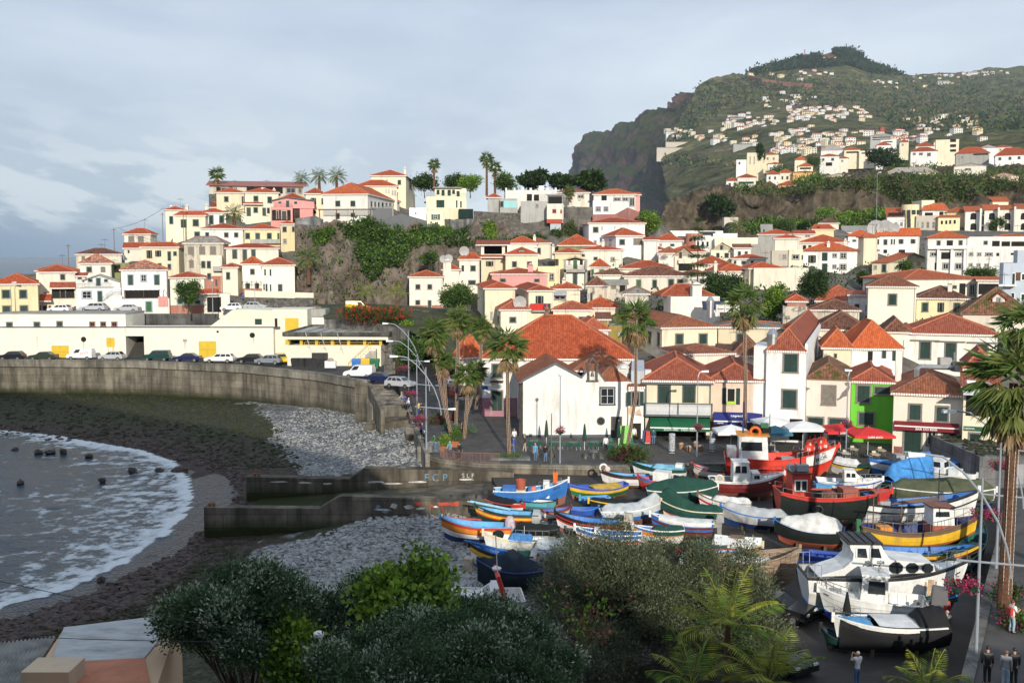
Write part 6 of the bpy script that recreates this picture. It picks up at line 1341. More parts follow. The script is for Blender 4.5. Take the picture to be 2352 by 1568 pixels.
H('E',1566,1765,390,515,316,'yellow house with row of four dark windows and orange roof',oQ,'t8',vr=370,us=1835,rz=-10,dep=8,aL=False,wN='k 1587,420,21,33 1628,418,20,34 1663,415,20,35 1705,413,21,35',group=G2)
H('E',1640,1840,345,400,322,'small orange roof and yellow wall between apartments',oQ,'t8',vr=300,dep=7,aL=False,group=G2)
for i,(u0,u1,ve,vr,lb)in enumerate(((1815,1960,335,285,'beige terrace house with arched balconies, first of stepped row beside yellow house'),(1990,2125,325,270,'beige terrace house with arched balconies, second of stepped row'),(2128,2275,318,275,'beige terrace house with arched balconies, third of stepped row'),(2280,2420,310,262,'beige terrace house with arched balconies, last of stepped row at photo edge'))):
 h=H('E',u0,u1,ve,520,314-i*2,lb,oH,'t8',rF=oO,vr=vr,dep=9,aL=False,group='stepped terrace houses')
 um=(u0+u1)/2
 for vv in(410,505):
  a=h.fT(um-28,vv);b_=h.fT(um+26,vv-60);mb=MB();n=8;w_=(b_.x-a.x)/2
  mb.eF([(a.x,a.z),(b_.x,a.z),(b_.x,b_.z-w_*.6)]+[(a.x+w_+w_*cos(PI*j/n),b_.z-w_*.6+w_*.7*sin(PI*j/n))for j in range(1,n)]+[(a.x,b_.z-w_*.6)],-.03,.05);mb.bD('balcony_arch',aK,h.rO)
  rL(h.rO,[(a.x,-.1,a.z),(b_.x,-.1,a.z)],1.,None,.3)
 pS(h,h,'w %d,340,%d,400 %d,440,%d,490'%(um+40,um+62,um+40,um+62),oV,False)
 Q1(1,(h.w/2-.5,-2.2,-4,h.w/2,0,h.h+.8),'party_wall',aA[oH],h.rO)
H('E',2065,2210,245,330,326,'small cream gabled house above stepped terrace houses',oD,'t8',rF=oO,vr=200,dep=8,us=2310,aL=False,group=G2)
H('E',1830,2080,330,400,327,'cream roof terrace building behind stepped terrace houses',oD,rF=oF,dep=7,group=G2)
H('E',408,605,502,560,284,'yellowish house with orange roof and one small dark window by banana field',oQ,vr=455,us=690,wN='k 452,475,23,17')
H('E',245,428,545,600,264,'pale pink gabled house beside yellowish house','salmon',rF=oO,vr=508,dep=7,wN='W 342,547,45,23')
H('E',-90,250,548,610,266,'wide orange roof with white vent behind beige stair tower',oC,vr=500,dep=9)
H('E',470,650,445,470,300,'small old brown roof among banana plants',oJ,'t3',vr=398,dep=8)
H('E',690,1095,520,560,300,'long dark green shed roof below banana field',oJ,oC,rF=oO,vr=465,dep=12,aL=False)
H('D',1950,2040,555,600,285,'small white house with wide window beside banana plants',oA,oC,rF=oO,vr=452,dep=7,aL=False,wN='g 1955,500,20,40')
t=tH('tunnel_portal','pale concrete tunnel arch in dark rock','tunnel',PK('D',1620,545,386));mb=MB()
a=PK('D',1532,445,386)-t.location;b_=PK('D',1700,388,386)-t.location;c=PK('D',1620,548,386)-t.location
n=16;w_=(b_.x-a.x)/2;cx=(a.x+b_.x)/2+2;ring=[(cx+w_*.78*cos(PI*j/n),(a.z-1.5)+w_*.78*sin(PI*j/n)*.75)for j in range(n+1)]
for(x0,z0),(x1,z1)in zip(ring,ring[1:]):mb.pl2(x0,x1,0,4,z0,z1,b_.z,b_.z)
mb.bD('arch',aA['beige'],t);Q1(7,([(cx-w_*.8,c.z)]+[(x,z)for x,z in reversed(ring)]+[(cx+w_*.8,c.z)],.5,6),'mouth',aK,t)
GV='villas on slope above bluff'
for u0,u1,ve,vb,vr,d,wl_,tl_,wn,lb in(
(875,935,712,755,695,480,oA,'t1','g 885,722,13,20 912,720,12,20','small white villa with orange roof at left edge of bluff'),
(930,1022,695,762,677,478,oH,'t1','G 935,715,75,12 w 940,738,15,14 965,738,20,14','white arcade villa with glazed balcony at left edge of bluff'),
(1050,1130,745,775,712,472,oH,'t3','g 1060,750,12,15 1095,750,10,15','grey villa with dark brown roof behind bluff trees'),
(1132,1250,732,778,712,468,'orange','t1','g 1150,740,15,12 1180,738,15,14 1215,738,13,14','orange painted villa with orange roof'),
(1075,1138,680,715,660,500,oA,'t1','g 1085,690,10,15 1112,690,10,15','white villa with two storeys left of cream twin gable villa'),
(1138,1200,672,720,652,502,oD,'t1','g 1148,688,10,17 1172,688,12,17','cream villa with balcony beside two storey white villa'),
(1205,1320,670,705,664,497,'orange','t1','','long pale orange wall under flat roof'),
(978,1060,575,645,565,600,oD,oC,'w 990,590,6,40 1010,590,6,40 1035,600,10,12','tall cream block beside dark cypress'),
(1060,1135,582,632,570,605,oD,'t1','w 1075,595,10,13 1105,595,10,13','cream villa with shallow roof right of cypress'),
(925,975,610,640,600,590,oA,oC,'g 935,618,10,12','little white house left of tall cream block'),
(1230,1305,640,660,622,540,oD,'t8','k 1240,645,55,10','villa with orange pyramid roof under vines'),
(1215,1275,608,625,590,560,oD,'t8','','upper orange pyramid roof among vines'),
(1080,1155,628,642,620,585,oJ,'t1','','low villa with orange roof below cypress'),
(1340,1435,590,642,578,560,oA,'t1','g 1350,600,12,12 1395,598,15,14 k 1368,620,32,18','white villa with broad balconies in middle of slope'),
(1435,1480,600,635,590,565,oH,'t1','w 1445,608,10,10','pale villa beside broad balcony villa'),
(1345,1455,560,585,532,620,oA,oC,'','large pale shed with grey roof'),
(1460,1540,558,585,545,610,oD,'t1','k 1470,565,60,10','long cream house with shaded porch'),
(1535,1610,565,582,545,605,oD,oC,'k 1545,570,55,8','cream house with dark lower floor'),
(1352,1515,692,715,673,470,oJ,oC,'','pale gabled shed standing in banana field'),
(1620,1655,565,585,550,590,oA,'t1','g 1628,570,8,12','tiny white gabled house right of cream house'),
(1620,1690,535,560,517,640,oA,'t1','g 1630,542,15,10','white villa with bright roof in front of grey block'),
(1790,1922,565,600,545,560,oA,'t1','w 1800,572,15,13 1830,572,20,13 1870,572,20,18','long white villa with white balconies near lone round tree'),
(1815,1905,540,560,520,590,oA,'t1','','white house behind long white villa'),
(1915,2030,510,575,490,590,oD,oC,'k 1985,505,30,15 1985,530,30,15 1985,555,30,13','tall cream apartment house with balconies on right slope'),
(1735,1780,520,545,505,650,oD,'t1','w 1745,528,10,10','small cream house left of tall apartment house'),
(2015,2180,575,610,545,520,oC,'t1','k 2100,575,75,10 w 2040,588,12,12','big unfinished grey villa with orange roof'),
(2135,2215,548,575,533,560,oA,oC,'w 2150,555,15,13','white cube villa behind unfinished villa'),
(2210,2380,585,630,548,500,oA,'t1','g 2225,595,15,15 2275,592,15,16 2320,590,15,15','long white house with orange roof at right photo edge'),
(2215,2290,545,570,535,600,oJ,'t1','w 2230,552,10,10','pale house above long white house at right'),
(2005,2165,640,668,622,440,oH,oC,'w 2060,648,30,12','pale gabled hut on bluff meadow'),
(1665,1925,672,690,645,448,oD,oC,'','long low cream building with stepped white gable on bluff edge'),
(2185,2325,690,745,668,405,'salmon','t1','w 2255,690,20,25','salmon pink gabled house standing at right edge of bluff'),
(1905,1920,520,540,510,640,oA,'t1','','narrow white house beside tall apartment house'),
(1640,1720,510,535,492,700,oA,oC,'k 1650,515,50,7','white block with shaded balcony below grey construction'),
(1590,1700,488,515,478,720,oC,oC,'k 1600,492,90,8 1600,503,90,7','unfinished grey concrete frame building with red crane box'),
):
 rf=oF if tl_==oC and 'gable' not in lb and 'shed' not in lb else('gy' if 'gabled' in lb else oU)
 H('F',u0,u1,ve,vb,d,lb,rF=rf,vr=vr,dep=9,wA=wl_,tl=tl_,wN=wn,aL=False,group=GV,deep=8,name='villa',cat='villa')
bpy.context.view_layer.update()
bvm=bvh_of([slope,bluff,cape])
def mini(wA,tl_,w_,d_,h_,aV,rF=oU):
 mb=MB();mb.box(-w_/2,0,-6,w_/2,d_,h_,0)
 F_,Ls,Gb=eX(rF,w_,d_,h_,aV,.5)if rF!=oF else([],[],[])
 for f in F_:mb.aE(f,1,eS(f))
 for g in Gb:mb.aE(g,0);mb.aE(list(reversed(g)),0)
 if rF==oF:mb.box(-w_/2,0,h_,w_/2,d_,h_+.4,1)
 n=max(2,int(w_/3.2))
 for k_ in range(int(h_//2.8)):
  for i in range(n):
   x=-w_/2+(i+.5)*w_/n;z=k_*2.9+.9
   mb.aE([(x-.65,-.05,z),(x+.65,-.05,z),(x+.65,-.05,z+1.4),(x-.65,-.05,z+1.4)],2)
 me=mb
 return me,[aA[wA],eY[tl_],mG]
KINDS=[]
for wA,tl_,w_,d_,h_,rs_,rf,desc in((oA,'t1',11,9,6,2.2,oU,'white house with orange roof'),(oA,'t1',14,10,9,2.4,oU,'tall white house with orange roof'),(oD,'t1',12,9,6,2.2,oU,'cream house with orange roof'),(oA,oC,12,9,6.5,0,oF,'white flat roofed house'),(oD,oC,13,9,9,0,oF,'tall cream flat roofed house'),(oD,'t5',9,8,3.2,2,oU,'low cream house with brown roof'),(oA,'t1',9,8,3.4,2,'gy','low white gabled house'),('salmon','t1',11,9,6,2.2,oU,'pinkish house with orange roof'),(oQ,'t1',12,9,8.7,2.2,oU,'tall yellow house with orange roof')):
 mb,ms=mini(wA,tl_,w_,d_,h_,rs_,rf);o=mb.bD('far_house',ms);KINDS.append((o,desc));
PROTO=[o for o,_ in KINDS]
zones=[ 
([(860,395),(990,375),(1140,385),(1140,430),(1000,455),(860,470)],34,'in left cluster of mountain village'),
([(580,455),(790,455),(870,500),(1040,480),(1040,540),(880,545),(740,510),(590,500)],28,'on terraces left below mountain village'),
([(1180,355),(1340,350),(1340,400),(1250,425),(1180,430)],30,'in middle cluster of mountain village'),
([(1340,345),(1590,355),(1590,425),(1340,420)],26,'in right cluster of mountain village'),
([(1100,470),(1300,440),(1300,580),(1110,585)],44,'in dense lower mountain village'),
([(1300,460),(1620,470),(1690,520),(1480,545),(1310,575)],32,'lower right below mountain village'),
([(960,280),(1300,270),(1350,330),(1080,370),(960,330)],16,'scattered above mountain village'),
([(1770,350),(2050,400),(2200,450),(2170,520),(1900,480),(1740,470)],34,'on far right slope of mountain'),
([(1600,215),(1800,205),(2000,225),(1980,250),(1640,255)],10,'high on right shoulder of mountain'),
([(1780,200),(1900,190),(2080,180),(2270,165),(2280,190),(2080,205),(1800,215)],20,'along right skyline ridge'),
([(985,190),(1180,180),(1310,165),(1400,175),(1480,185),(1300,215),(1000,210)],12,'just under wooded summit'),
([(1690,480),(1900,490),(1890,520),(1720,530)],14,'between mountain village and right slope villas')]
rz_=random.Random(11);seen=set()
for aQ,n,place in zones:
 us=[q[0]for q in aQ];vs_=[q[1]for q in aQ];c=0;tries=0;used=[]
 while c<n and tries<n*60:
  tries+=1;u=rz_.uniform(min(us),max(us));v=rz_.uniform(min(vs_),max(vs_))
  if not eH(np.array([u]),np.array([v]),aQ)[0]:continue
  if any(abs(u-a)<11 and abs(v-b_)<7.5 for a,b_ in used):continue
  hp=hit(bvm,*cv('F',u,v))
  if hp is None:continue
  used.append((u,v));k_=rz_.choices(range(9),[6,4,5,2,2,2,2,2,2])[0];o,desc=KINDS[k_]
  q=o if o.name not in seen else o.copy()
  if o.name not in seen:seen.add(o.name)
  else:COL.objects.link(q)
  q.location=hp+Vc((0,0,-.6));q.rotation_euler=(0,0,rz_.uniform(-.6,.5));sc_=rz_.uniform(.58,.98)*(1 if hp.y<2300 else 1.1);q.scale=(sc_*rz_.uniform(.9,1.25),sc_,sc_)
  tag(q,'tiny '+desc+' '+place,oX,'far houses '+place);c+=1
for o,_ in KINDS:
 if o.name not in seen:bpy.data.objects.remove(o)
def aI(K,u0,u1,v0,v1,lB,aG,name=uD,cat=uD,dep=14,rows=2):
 hp=hit(bvm,*cv(K,(u0+u1)/2,v1))or PK(K,(u0+u1)/2,v1,3000);d=hp.y
 a=PK(K,u0,v1,d);b_=PK(K,u1,v0,d);t=tH(name,lB,cat,((a.x+b_.x)/2,d,a.z));w_=b_.x-a.x;hh=b_.z-a.z
 Q1(1,(-w_/2,0,-20,w_/2,dep,hh*.85),oK,aG[0],t);Q1(1,(-w_/2-.6,-.6,hh*.85,w_/2+.6,dep+.6,hh),'roof',aG[1],t)
 for r_ in range(rows):
  mb=MB();z=hh*.85*(r_+.3)/rows;mb.box(-w_/2+1,-.15,z,w_/2-1,.1,z+hh*.85*.4/rows);mb.bD('window_band',mG,t)
 return t
aI('F',1345,1420,95,122,'long pinkish hotel on summit of mountain',(aA['salmon'],eY['t1']),'hotel','hotel')
aI('F',1410,1450,105,122,'lower right wing of pinkish summit hotel',(aA[oH],eY['t1']),'hotel','hotel')
aI('F',1925,1990,216,232,'long white hall on right skyline',(aA[oA],eD),'hall','hall')
aI('F',2075,2120,170,187,'white tower block on right skyline ridge',(aA[oA],eD),'tower_block','tower')
aI('F',578,628,463,480,'glass fronted white villa at cliff edge of mountain village',(aA[oA],eD),'villa','villa')
aI('F',895,960,393,412,'grey greenhouse roof left of mountain village',(aA[oC],aH),'greenhouse','greenhouse')
aI('F',575,745,517,530,'long pale concrete terrace wall left below village',(aA['beige'],aH),'terrace_wall',oK,4,0)
aI('F',530,745,545,558,'second long pale concrete terrace wall near sea cliff',(aA['beige'],aH),'terrace_wall',oK,4,0)
aI('F',910,1040,527,548,'slanting grey greenhouse below village',(aA[oC],aH),'greenhouse','greenhouse',6,0)
aI('F',1235,1292,446,458,'low white building with row of arches between village clusters',(aA[oA],eY['t1']),uD,uD)
aI('F',1640,1660,445,465,'bright red box of crane on grey concrete frame',(aA[oS],aA[oS]),'crane_box','crane',6,0)
for u,v0,v1,lb in((1263,60,110,'taller radio mast on mountain ridge'),(1230,95,115,'shorter radio mast on mountain ridge')):
 b_=PK('F',u,v1+6,2850);tp=PK('F',u,v0,2850);t=tH('radio_mast',lb,'mast',b_);mb=MB();hh=tp.z-b_.z
 for sx_,sy_ in((-1,-1),(1,-1),(1,1),(-1,1)):mb.tU([(sx_*2,sy_*2,-8),(sx_*.5,sy_*.5,hh)],.45,0,4)
 for i in range(8):z=hh*i/8;k_=2-1.5*i/8;mb.tU([(-k_,-k_,z),(k_,-k_,z+hh/8)],.3,0,4);mb.tU([(k_,-k_,z),(-k_,-k_,z+hh/8)],.3,0,4)
 mb.bD('lattice',M('mast_red',(.35,.12,.1),.7,.2,.1),t)
rw=[hit(bvm,*cv('F',u,v))for u,v in((985,203),(1050,220),(1130,232),(1220,243),(1300,245))]
rw=[p_ for p_ in rw if p_]
if len(rw)>2:
 t=tH('terrace_wall','long reddish earth retaining wall high under wooded summit',oK,(0,0,0));mb=MB();eE(mb,[p_+Vc((0,-4,7))for p_ in rw],8,rw[0].z-60);mb.bD(oK,M('red_earth',(.2,.1,.075),.95,.3,.05),t)
HBa=np.array([q for q in HB if q[1]<345]+[(x,y,z)for x in range(-140,-5,12)for y,z in((150,0),(168,1.5),(182,4.))]+[(x,y,-1)for x in range(-5,120,12)for y in(112,120)]+[(0,150,.5),(4,165,2)]+[(x,y,8.2)for x in range(-41,4,5)for y in(188,194,199)])
near_=HBa
def townz(x,y):
 x=np.asarray(x,float);y=np.asarray(y,float);num=np.zeros(x.shape);den=np.zeros(x.shape)
 for px,py,pz in near_:
  w_=1/((x-px)**2+(y-py)**2+9)**1.6;num+=w_*pz;den+=w_
 return num/den-.7
m_town=rM('town_ground',(.2,.18,.155),(.07,.065,.06),(.05,.075,.02),(1.25,1.45),.07,.1)
th=eM('town_hill',np.arange(-150,230,3.),np.arange(119,352,3.),lambda x,y:townz(x,y)+(aW(x,y,.2,6,3)-.5)*.8,m_town)
import bmesh
bm=bmesh.new();bm.from_mesh(th.data)
kill=[f for f in bm.faces if(lambda c:(c.x<-8 and c.y<184)or(c.x<16 and c.y<150 and c.x<16-(c.y-119)*0.)or(c.x<-78 and c.y>212+(c.x+150)*.25))(f.calc_center_median())]
bmesh.ops.delete(bm,geom=kill,context='FACES');bm.to_mesh(th.data);bm.free();tag(th,kind=oL)
gb=loft('garden_bank',[[PK(uH,1140,290,168.4),PK(uH,1480,300,164.4),PK(uH,1900,385,156.4),Vc((-4,152,2))],[PK(uH,1115,185,185.5),PK(uH,1640,190,178),PK(uH,2090,215,172),Vc((5,165,4))],[PK(uH,1045,150,199),PK(uH,1640,150,199),PK(uH,2090,180,196),Vc((20,190,8))]],40,8,M('garden_soil',(.05,.055,.025),.95,.5,.6,bmp=.4),.25,.3)
tag(gb,kind=oL)
PC={oE:(.035,.17,.5),oT:(.1,.36,.66),'sky':(.28,.52,.68),oR:(.022,.05,.17),oA:(.76,.76,.74),oD:(.7,.62,.45),'yel':(.75,.45,.03),'orange':(.72,.26,.02),oS:(.56,.045,.03),'maroon':(.17,.02,.02),
oY:(.022,.15,.055),uA:(.01,.05,.035),'keel':(.24,.1,.065),oB:(.02,.02,.022),uM:(.16,.1,.06),'teal':(.1,.36,.42),oC:(.35,.36,.37),'dteal':(.02,.09,.13),oZ:(.03,.09,.42),'brick':(.4,.1,.06),'bred':(.72,.05,.025)}
def PT(n):return M('paint_'+n,PC[n],.5 if n!='keel' else.85,.22,1.2,0,.35,.12,uF,tuple(x*.55+.04 for x in PC[n]),(1.3,1.3,.35))
TARP={'gtarp':((.014,.06,.045),.85),'net':((.012,.017,.015),.95),'navynet':((.012,.022,.035),.95),oA:((.66,.65,.62),.8),'clear':((.45,.48,.5),.35),oC:((.42,.43,.44),.7),uL:((.085,.095,.055),.9),oE:((.06,.25,.58),.6),'cyan':((.22,.48,.62),.7),'yel':((.5,.33,.05),.8),oB:((.013,.013,.015),.8),oY:((.02,.1,.06),.85)}
def TM(n):return M('tarp_'+n,TARP[n][0],TARP[n][1],.3,1.6,0,.3,.5)
m_wood,nt_,b_w=nodes('bare_planks');b_w.inputs['Roughness'].default_value=.9
p_w=eZ(nt_,'obj',.5,1,9);f_w=noise(nt_,p_w,1.6,8,.7);r_w=rP(nt_,f_w,[(.3,(.07,.045,.028)),(.48,(.25,.17,.11)),(.6,(.36,.29,.22)),(.75,(.42,.2,.07))]);nt_.links.new(r_w.outputs[0],b_w.inputs['Base Color']);bump(nt_,b_w,f_w,.8,.04)
m_motor=M('outboard_grey',(.12,.12,.125),.45,.15,2);m_motb=M('outboard_black',(.02,.02,.022),.45,.2,2);m_beig=M('outboard_beige',(.42,.39,.33),.6,.15,2);m_chock=M('chock_wood',(.12,.09,.06),.9,.4,3);m_steel=M('rail_steel',(.5,.5,.5),.3,.1,2,.85)
class aD:
 def __init__(s,K,bow,stern,lB,H,sb,ss,zg,bA,iN=oE,gun=oA,B=None,tr=.75,floor=.42,fd=.16,thw=3,rake=.35,name='fishing_boat',cat='boat',full=1.,keelr=.25,fdm=None,group='fishing boats pulled up on yard',heel=0):
  pb=GK(K,*bow,zg+H+sb+.1);ps=GK(K,*stern,zg+H+ss+.1);d=pb-ps;d.z=0;L_=d.length;s.L=L_;s.B=B or max(1.1,L_*.3);s.H=H;s.sb=sb;s.ss=ss;s.tr=tr;s.rake=rake;s.full=full;s.keelr=keelr
  mid=(pb+ps)/2;s.rO=tH(name,lB,cat,(mid.x,mid.y,zg+.1),atan2(d.y,d.x),group);s.rO.rotation_euler[0]=heel
  s.n=26;s.fl=floor
  fr=[0];mi=[];q=bA.split();bA=[(float(q[i]),q[i+1])for i in range(0,len(q),2)]
  for f_,mn in bA:
   k=2 if f_-fr[-1]>.2 else 1;a=fr[-1]
   for j in range(1,k+1):fr.append(a+(f_-a)*j/k);mi.append(mn)
  names=[];[names.append(b_[1])for b_ in bA if b_[1]not in names]
  mb=MB();nr=len(fr);V=[]
  for i in range(s.n+1):
   t=i/s.n
   for sg in(-1,1):
    for q in fr:V.append(s.pt(t,q,sg))
  fs=[];ms=[]
  for i in range(s.n):
   for si,sg in enumerate((-1,1)):
    for j in range(nr-1):
     a=(i*2+si)*nr+j;b_=((i+1)*2+si)*nr+j;f_=(a,b_,b_+1,a+1);fs.append(f_ if sg<0 else f_[::-1]);ms.append(names.index(mi[j]))
  for j in range(nr-1): 
   fs.append((nr+j,j,j+1,nr+j+1));ms.append(names.index(mi[j]))
  mb.v=V;mb.f=fs;mb.m=ms;mb.uv=[None]*len(fs)
  s.hull=mb.bD('hull',[m_wood if x=='wood' else PT(x)for x in names],s.rO,smooth=False)
  mb=MB();
  for i in range(s.n):
   t0,t1=i/s.n,(i+1)/s.n
   for sg in(-1,1):
    a,b_=s.inn(t0,1,sg),s.inn(t1,1,sg);c,d_=s.inn(t1,0,sg),s.inn(t0,0,sg);mb.aE((a,b_,c,d_)if sg>0 else(d_,c,b_,a))
   mb.aE((s.inn(t0,0,-1),s.inn(t1,0,-1),s.inn(t1,0,1),s.inn(t0,0,1)))
  a,b_,c,d_=s.inn(0,1,-1),s.inn(0,1,1),s.inn(0,0,1),s.inn(0,0,-1);mb.aE((a,b_,c,d_))
  for q in np.linspace(.15,.8,9): 
   for sg in(-1,1):
    o1,o2=Vc(s.inn(q,1,sg)),Vc(s.inn(q,0,sg));v=Vc((0,-sg*.05,0));w=Vc((.05,0,0));mb.aE((o1+v,o2+v,o2+v+w,o1+v+w));
  s.ins=mb.bD('interior',m_wood if iN=='wood' else PT(iN),s.rO)
  mb=MB();
  for sg in(-1,1):
   aF=[Vc(s.pt(i/s.n,1,sg))+Vc((0,0,.02))for i in range(s.n+1)]
   mb.tU(aF,.055,0,5)
  mb.tU([s.pt(0,1,-1),s.pt(0,1,1)],.055,0,5)
  eP=Vc(s.pt(1,1,1));mb.box(eP.x-.1,-.06,eP.z-.3,eP.x+.06,.06,eP.z+.22)
  mb.bD('gunwale',m_wood if gun=='wood' else PT(gun),s.rO)
  if fd:s.deck(1-fd,1,-.06,fdm or iN,'foredeck')
  for k in range(thw):
   t=.14+.52*k/max(1,thw-1)if thw>1 else.4;a=s.inn(t,.62,-1);b_=s.inn(t,.62,1);Q1(1,(a[0]-.13,a[1],a[2]-.03,a[0]+.13,b_[1],a[2]+.03),'thwart',m_wood if iN=='wood' else PT(iN),s.rO)
  for t in(.25,.65):
   x=(t-.5)*L_;w_=s.hb(t)*.5;Q1(8,(x-.1,x+.1,-w_,w_,-.12,x-.1,x+.1,-w_*1.1,w_*1.1,H*.22),'chock',m_chock,s.rO)
 def hb(s,t):
  tm=.42
  if t>tm:q=(t-tm)/(1-tm);return max(.015,s.B/2*(1-q**(1.9*s.full+.3)))
  q=(tm-t)/tm;return max(.015,s.B/2*(1-(1-s.tr)*q**2.1))
 def sheer(s,t):return s.H+s.sb*max(0,(t-.35)/.65)**2+s.ss*max(0,(.4-t)/.4)**2
 def pt(s,t,q,sg,off=0):
  kz=s.keelr*s.H*max(0,(t-.72)/.28)**2+.12*s.H*max(0,(.15-t)/.15)**1.5
  z=kz+(s.sheer(t)-kz)*q;ex=2.6-1.5*max(0,(t-.55)/.45)
  f=.05+.95*(1-(1-q)**ex)
  x=(t-.5)*s.L-s.rake*(1-q)*max(0,(t-.7)/.3)**1.5*1.+.12*s.H*(1-q)*max(0,(.15-t)/.15)
  return(x,sg*(s.hb(t)*f+off),z)
 def inn(s,t,q,sg):
  fl=s.fl;qq=fl+(1-fl)*q;p=s.pt(min(t,.985)if t>.5 else max(t,.012),qq,sg);return(p[0],sg*max(.004,abs(p[1])-.06),p[2]-(0. if q<1 else 0))
 def deck(s,t0,t1,dz,mat,name='deck',aZ=.08,q=1):
  mb=MB();n=8
  for i in range(n):
   a,b_=t0+(t1-t0)*i/n,t0+(t1-t0)*(i+1)/n
   A,B_,C,D=[Vc(s.pt(min(t,.995),q,sg,-.03))+Vc((0,0,dz))for t,sg in((a,-1),(b_,-1),(b_,1),(a,1))]
   ca,cb=(A+D)/2+Vc((0,0,aZ)),(B_+C)/2+Vc((0,0,aZ));mb.aE((A,B_,cb,ca));mb.aE((ca,cb,C,D))
  A,D=[Vc(s.pt(t0,q,sg,-.03))+Vc((0,0,dz))for sg in(-1,1)];A2,D2=Vc(s.inn(t0,0,-1)),Vc(s.inn(t0,0,1));mb.aE((A,(A+D)/2+Vc((0,0,aZ)),D,D2,A2))
  return mb.bD(name,m_wood if mat=='wood' else(TM(mat)if mat in TARP and mat not in PC else PT(mat)),s.rO)
 def at(s,t,y=0,z=None):return Vc(((t-.5)*s.L,y*s.hb(t),s.sheer(t)if z is None else z))
 def aJ(s,t0,t1,mat,ridge=.5,drop=.35,peak=None,name='cover',wr=.06,sE=0,pk=1.):
  mb=MB();n=30;m=14;rs=np.random.RandomState(sE+int(s.L*100));V=[]
  for i in range(n+1):
   t=t0+(t1-t0)*i/n;e=min(1,min(i,n-i)/3+.15)
   for j in range(m+1):
    w=j/m*2-1;a=abs(w)
    if a<=.62:y=s.hb(t)*(w/.62)*1.03;z=s.sheer(t)+.05+ridge*e*(1-(a/.62)**1.4)
    else:
     q=1-(a-.62)/.38*drop;p=s.pt(t,q,1);y=copysign(abs(p[1])+.07+.06*(a-.62),w);z=p[2]+.02
    if peak:z+=peak[1]*max(0,1-abs(t-peak[0])/peak[2])**pk*(1-min(1,a/.62))
    nz=mnoise.noise(Vc((t*9*1.,w*4,sE+s.L)))*wr+mnoise.noise(Vc((t*25,w*9,sE)))*wr*.5;x=(t-.5)*s.L
    V.append((x+(s.pt(min(t,1),1,1)[0]-(t-.5)*s.L),y+copysign(abs(nz)*.7,w)*(1 if a>.62 else 0),z+(nz if a<=.62 else 0)))
  fs=[(i*(m+1)+j,(i+1)*(m+1)+j,(i+1)*(m+1)+j+1,i*(m+1)+j+1)for i in range(n)for j in range(m)]
  mb.add(V,fs);return mb.bD(name,TM(mat),s.rO,smooth=True)
 def bx(s,t0,t1,w,z0,z1,mat,name='box',y=0):
  mb=MB();x0,x1=(t0-.5)*s.L,(t1-.5)*s.L;mb.box(x0,y-w/2,z0,x1,y+w/2,z1);return mb.bD(name,PT(mat)if mat in PC else mat,s.rO)
 def eL(s,t0,t1,w,z0,z1,mat=oA,roofm=oA,slant=.25,wN=2,ov=.12,winz=(.45,.85),name='cabin',bowslant=True,tz=0.):
  x0,x1=(t0-.5)*s.L,(t1-.5)*s.L;k=w/2;kt=k*.92;mb=MB();rk=(x1-x0)*slant
  mb.fz(x0,x1,-k,k,z0,x0+tz,x1-rk,-kt,kt,z1);c=mb.bD(name,PT(mat),s.rO)
  Q1(1,(x0-ov+tz,-kt-ov,z1,x1-rk+ov,kt+ov,z1+.09),'roof',PT(roofm),c)
  h=z1-z0;za,zb=z0+h*winz[0],z0+h*winz[1]
  for sg in(-1,1):
   for i in range(wN):
    a=(x0+.15)+(x1-rk*.75-x0-.3)*i/wN;b_=(x0+.15)+(x1-rk*.75-x0-.3)*(i+.86)/wN
    y0=sg*(k-(k-kt)*winz[0]+.012);y1=sg*(k-(k-kt)*winz[1]+.012);Q1(2,([(a,y0,za),(b_,y0,za),(b_-.04,y1,zb),(a+.03,y1,zb)]if sg<0 else[(a,y0,za),(a+.03,y1,zb),(b_-.04,y1,zb),(b_,y0,za)],),'window',mG,c)
  f0=x1-rk*winz[0]+.012;f1=x1-rk*winz[1]+.012;Q1(2,([(f0,-k*.8,za),(f0,k*.8,za),(f1,k*.75,zb),(f1,-k*.75,zb)],),'windscreen',mG,c)
  return c
 def eW(s,mat=None,y=0,t=0,h=.85,aO=False):
  x=s.pt(0,1,1)[0];z=s.sheer(0);mb=MB();m=mat or m_motor;k=h/.85
  mb.hX([(x-.62*k,y-.2*k,z+.05),(x-.12*k,y-.2*k,z+0.),(x-.12*k,y+.2*k,z),(x-.62*k,y+.2*k,z+.05),(x-.58*k,y-.15*k,z+.5*k),(x-.18*k,y-.16*k,z+.55*k),(x-.18*k,y+.16*k,z+.55*k),(x-.58*k,y+.15*k,z+.5*k)])
  mb.fz(x-.45*k,x-.2*k,y-.07,y+.07,z-.75*k,x-.5*k,x-.18*k,y-.1,y+.1,z+.06);mb.box(x-.5*k,y-.03,z-1.*k,x-.25*k,y+.03,z-.7*k);mb.box(x-.2*k,y-.12,z-.15,x+.1,y+.12,z+.1)
  return mb.bD('outboard_motor',m,s.rO,smooth=False)
 def rail(s,t0,t1,h=.5,n=5,both=True,r=.018):
  mb=MB()
  for sg in((-1,1)if both else(-1,)):
   aF=[]
   for i in range(n+1):
    t=t0+(t1-t0)*i/n;p=Vc(s.pt(t,1,sg,-.06));q=p+Vc((0,0,h));mb.tU([p,q],r,0,4,False);aF.append(q)
   mb.tU(aF,r,0,4)
  if both and t1>.96:mb.tU([Vc(s.pt(t1,1,-1,-.06))+Vc((0,0,h)),Vc(s.pt(t1,1,1,-.06))+Vc((0,0,h))],r,0,4)
  return mb.bD('rail',m_steel,s.rO)
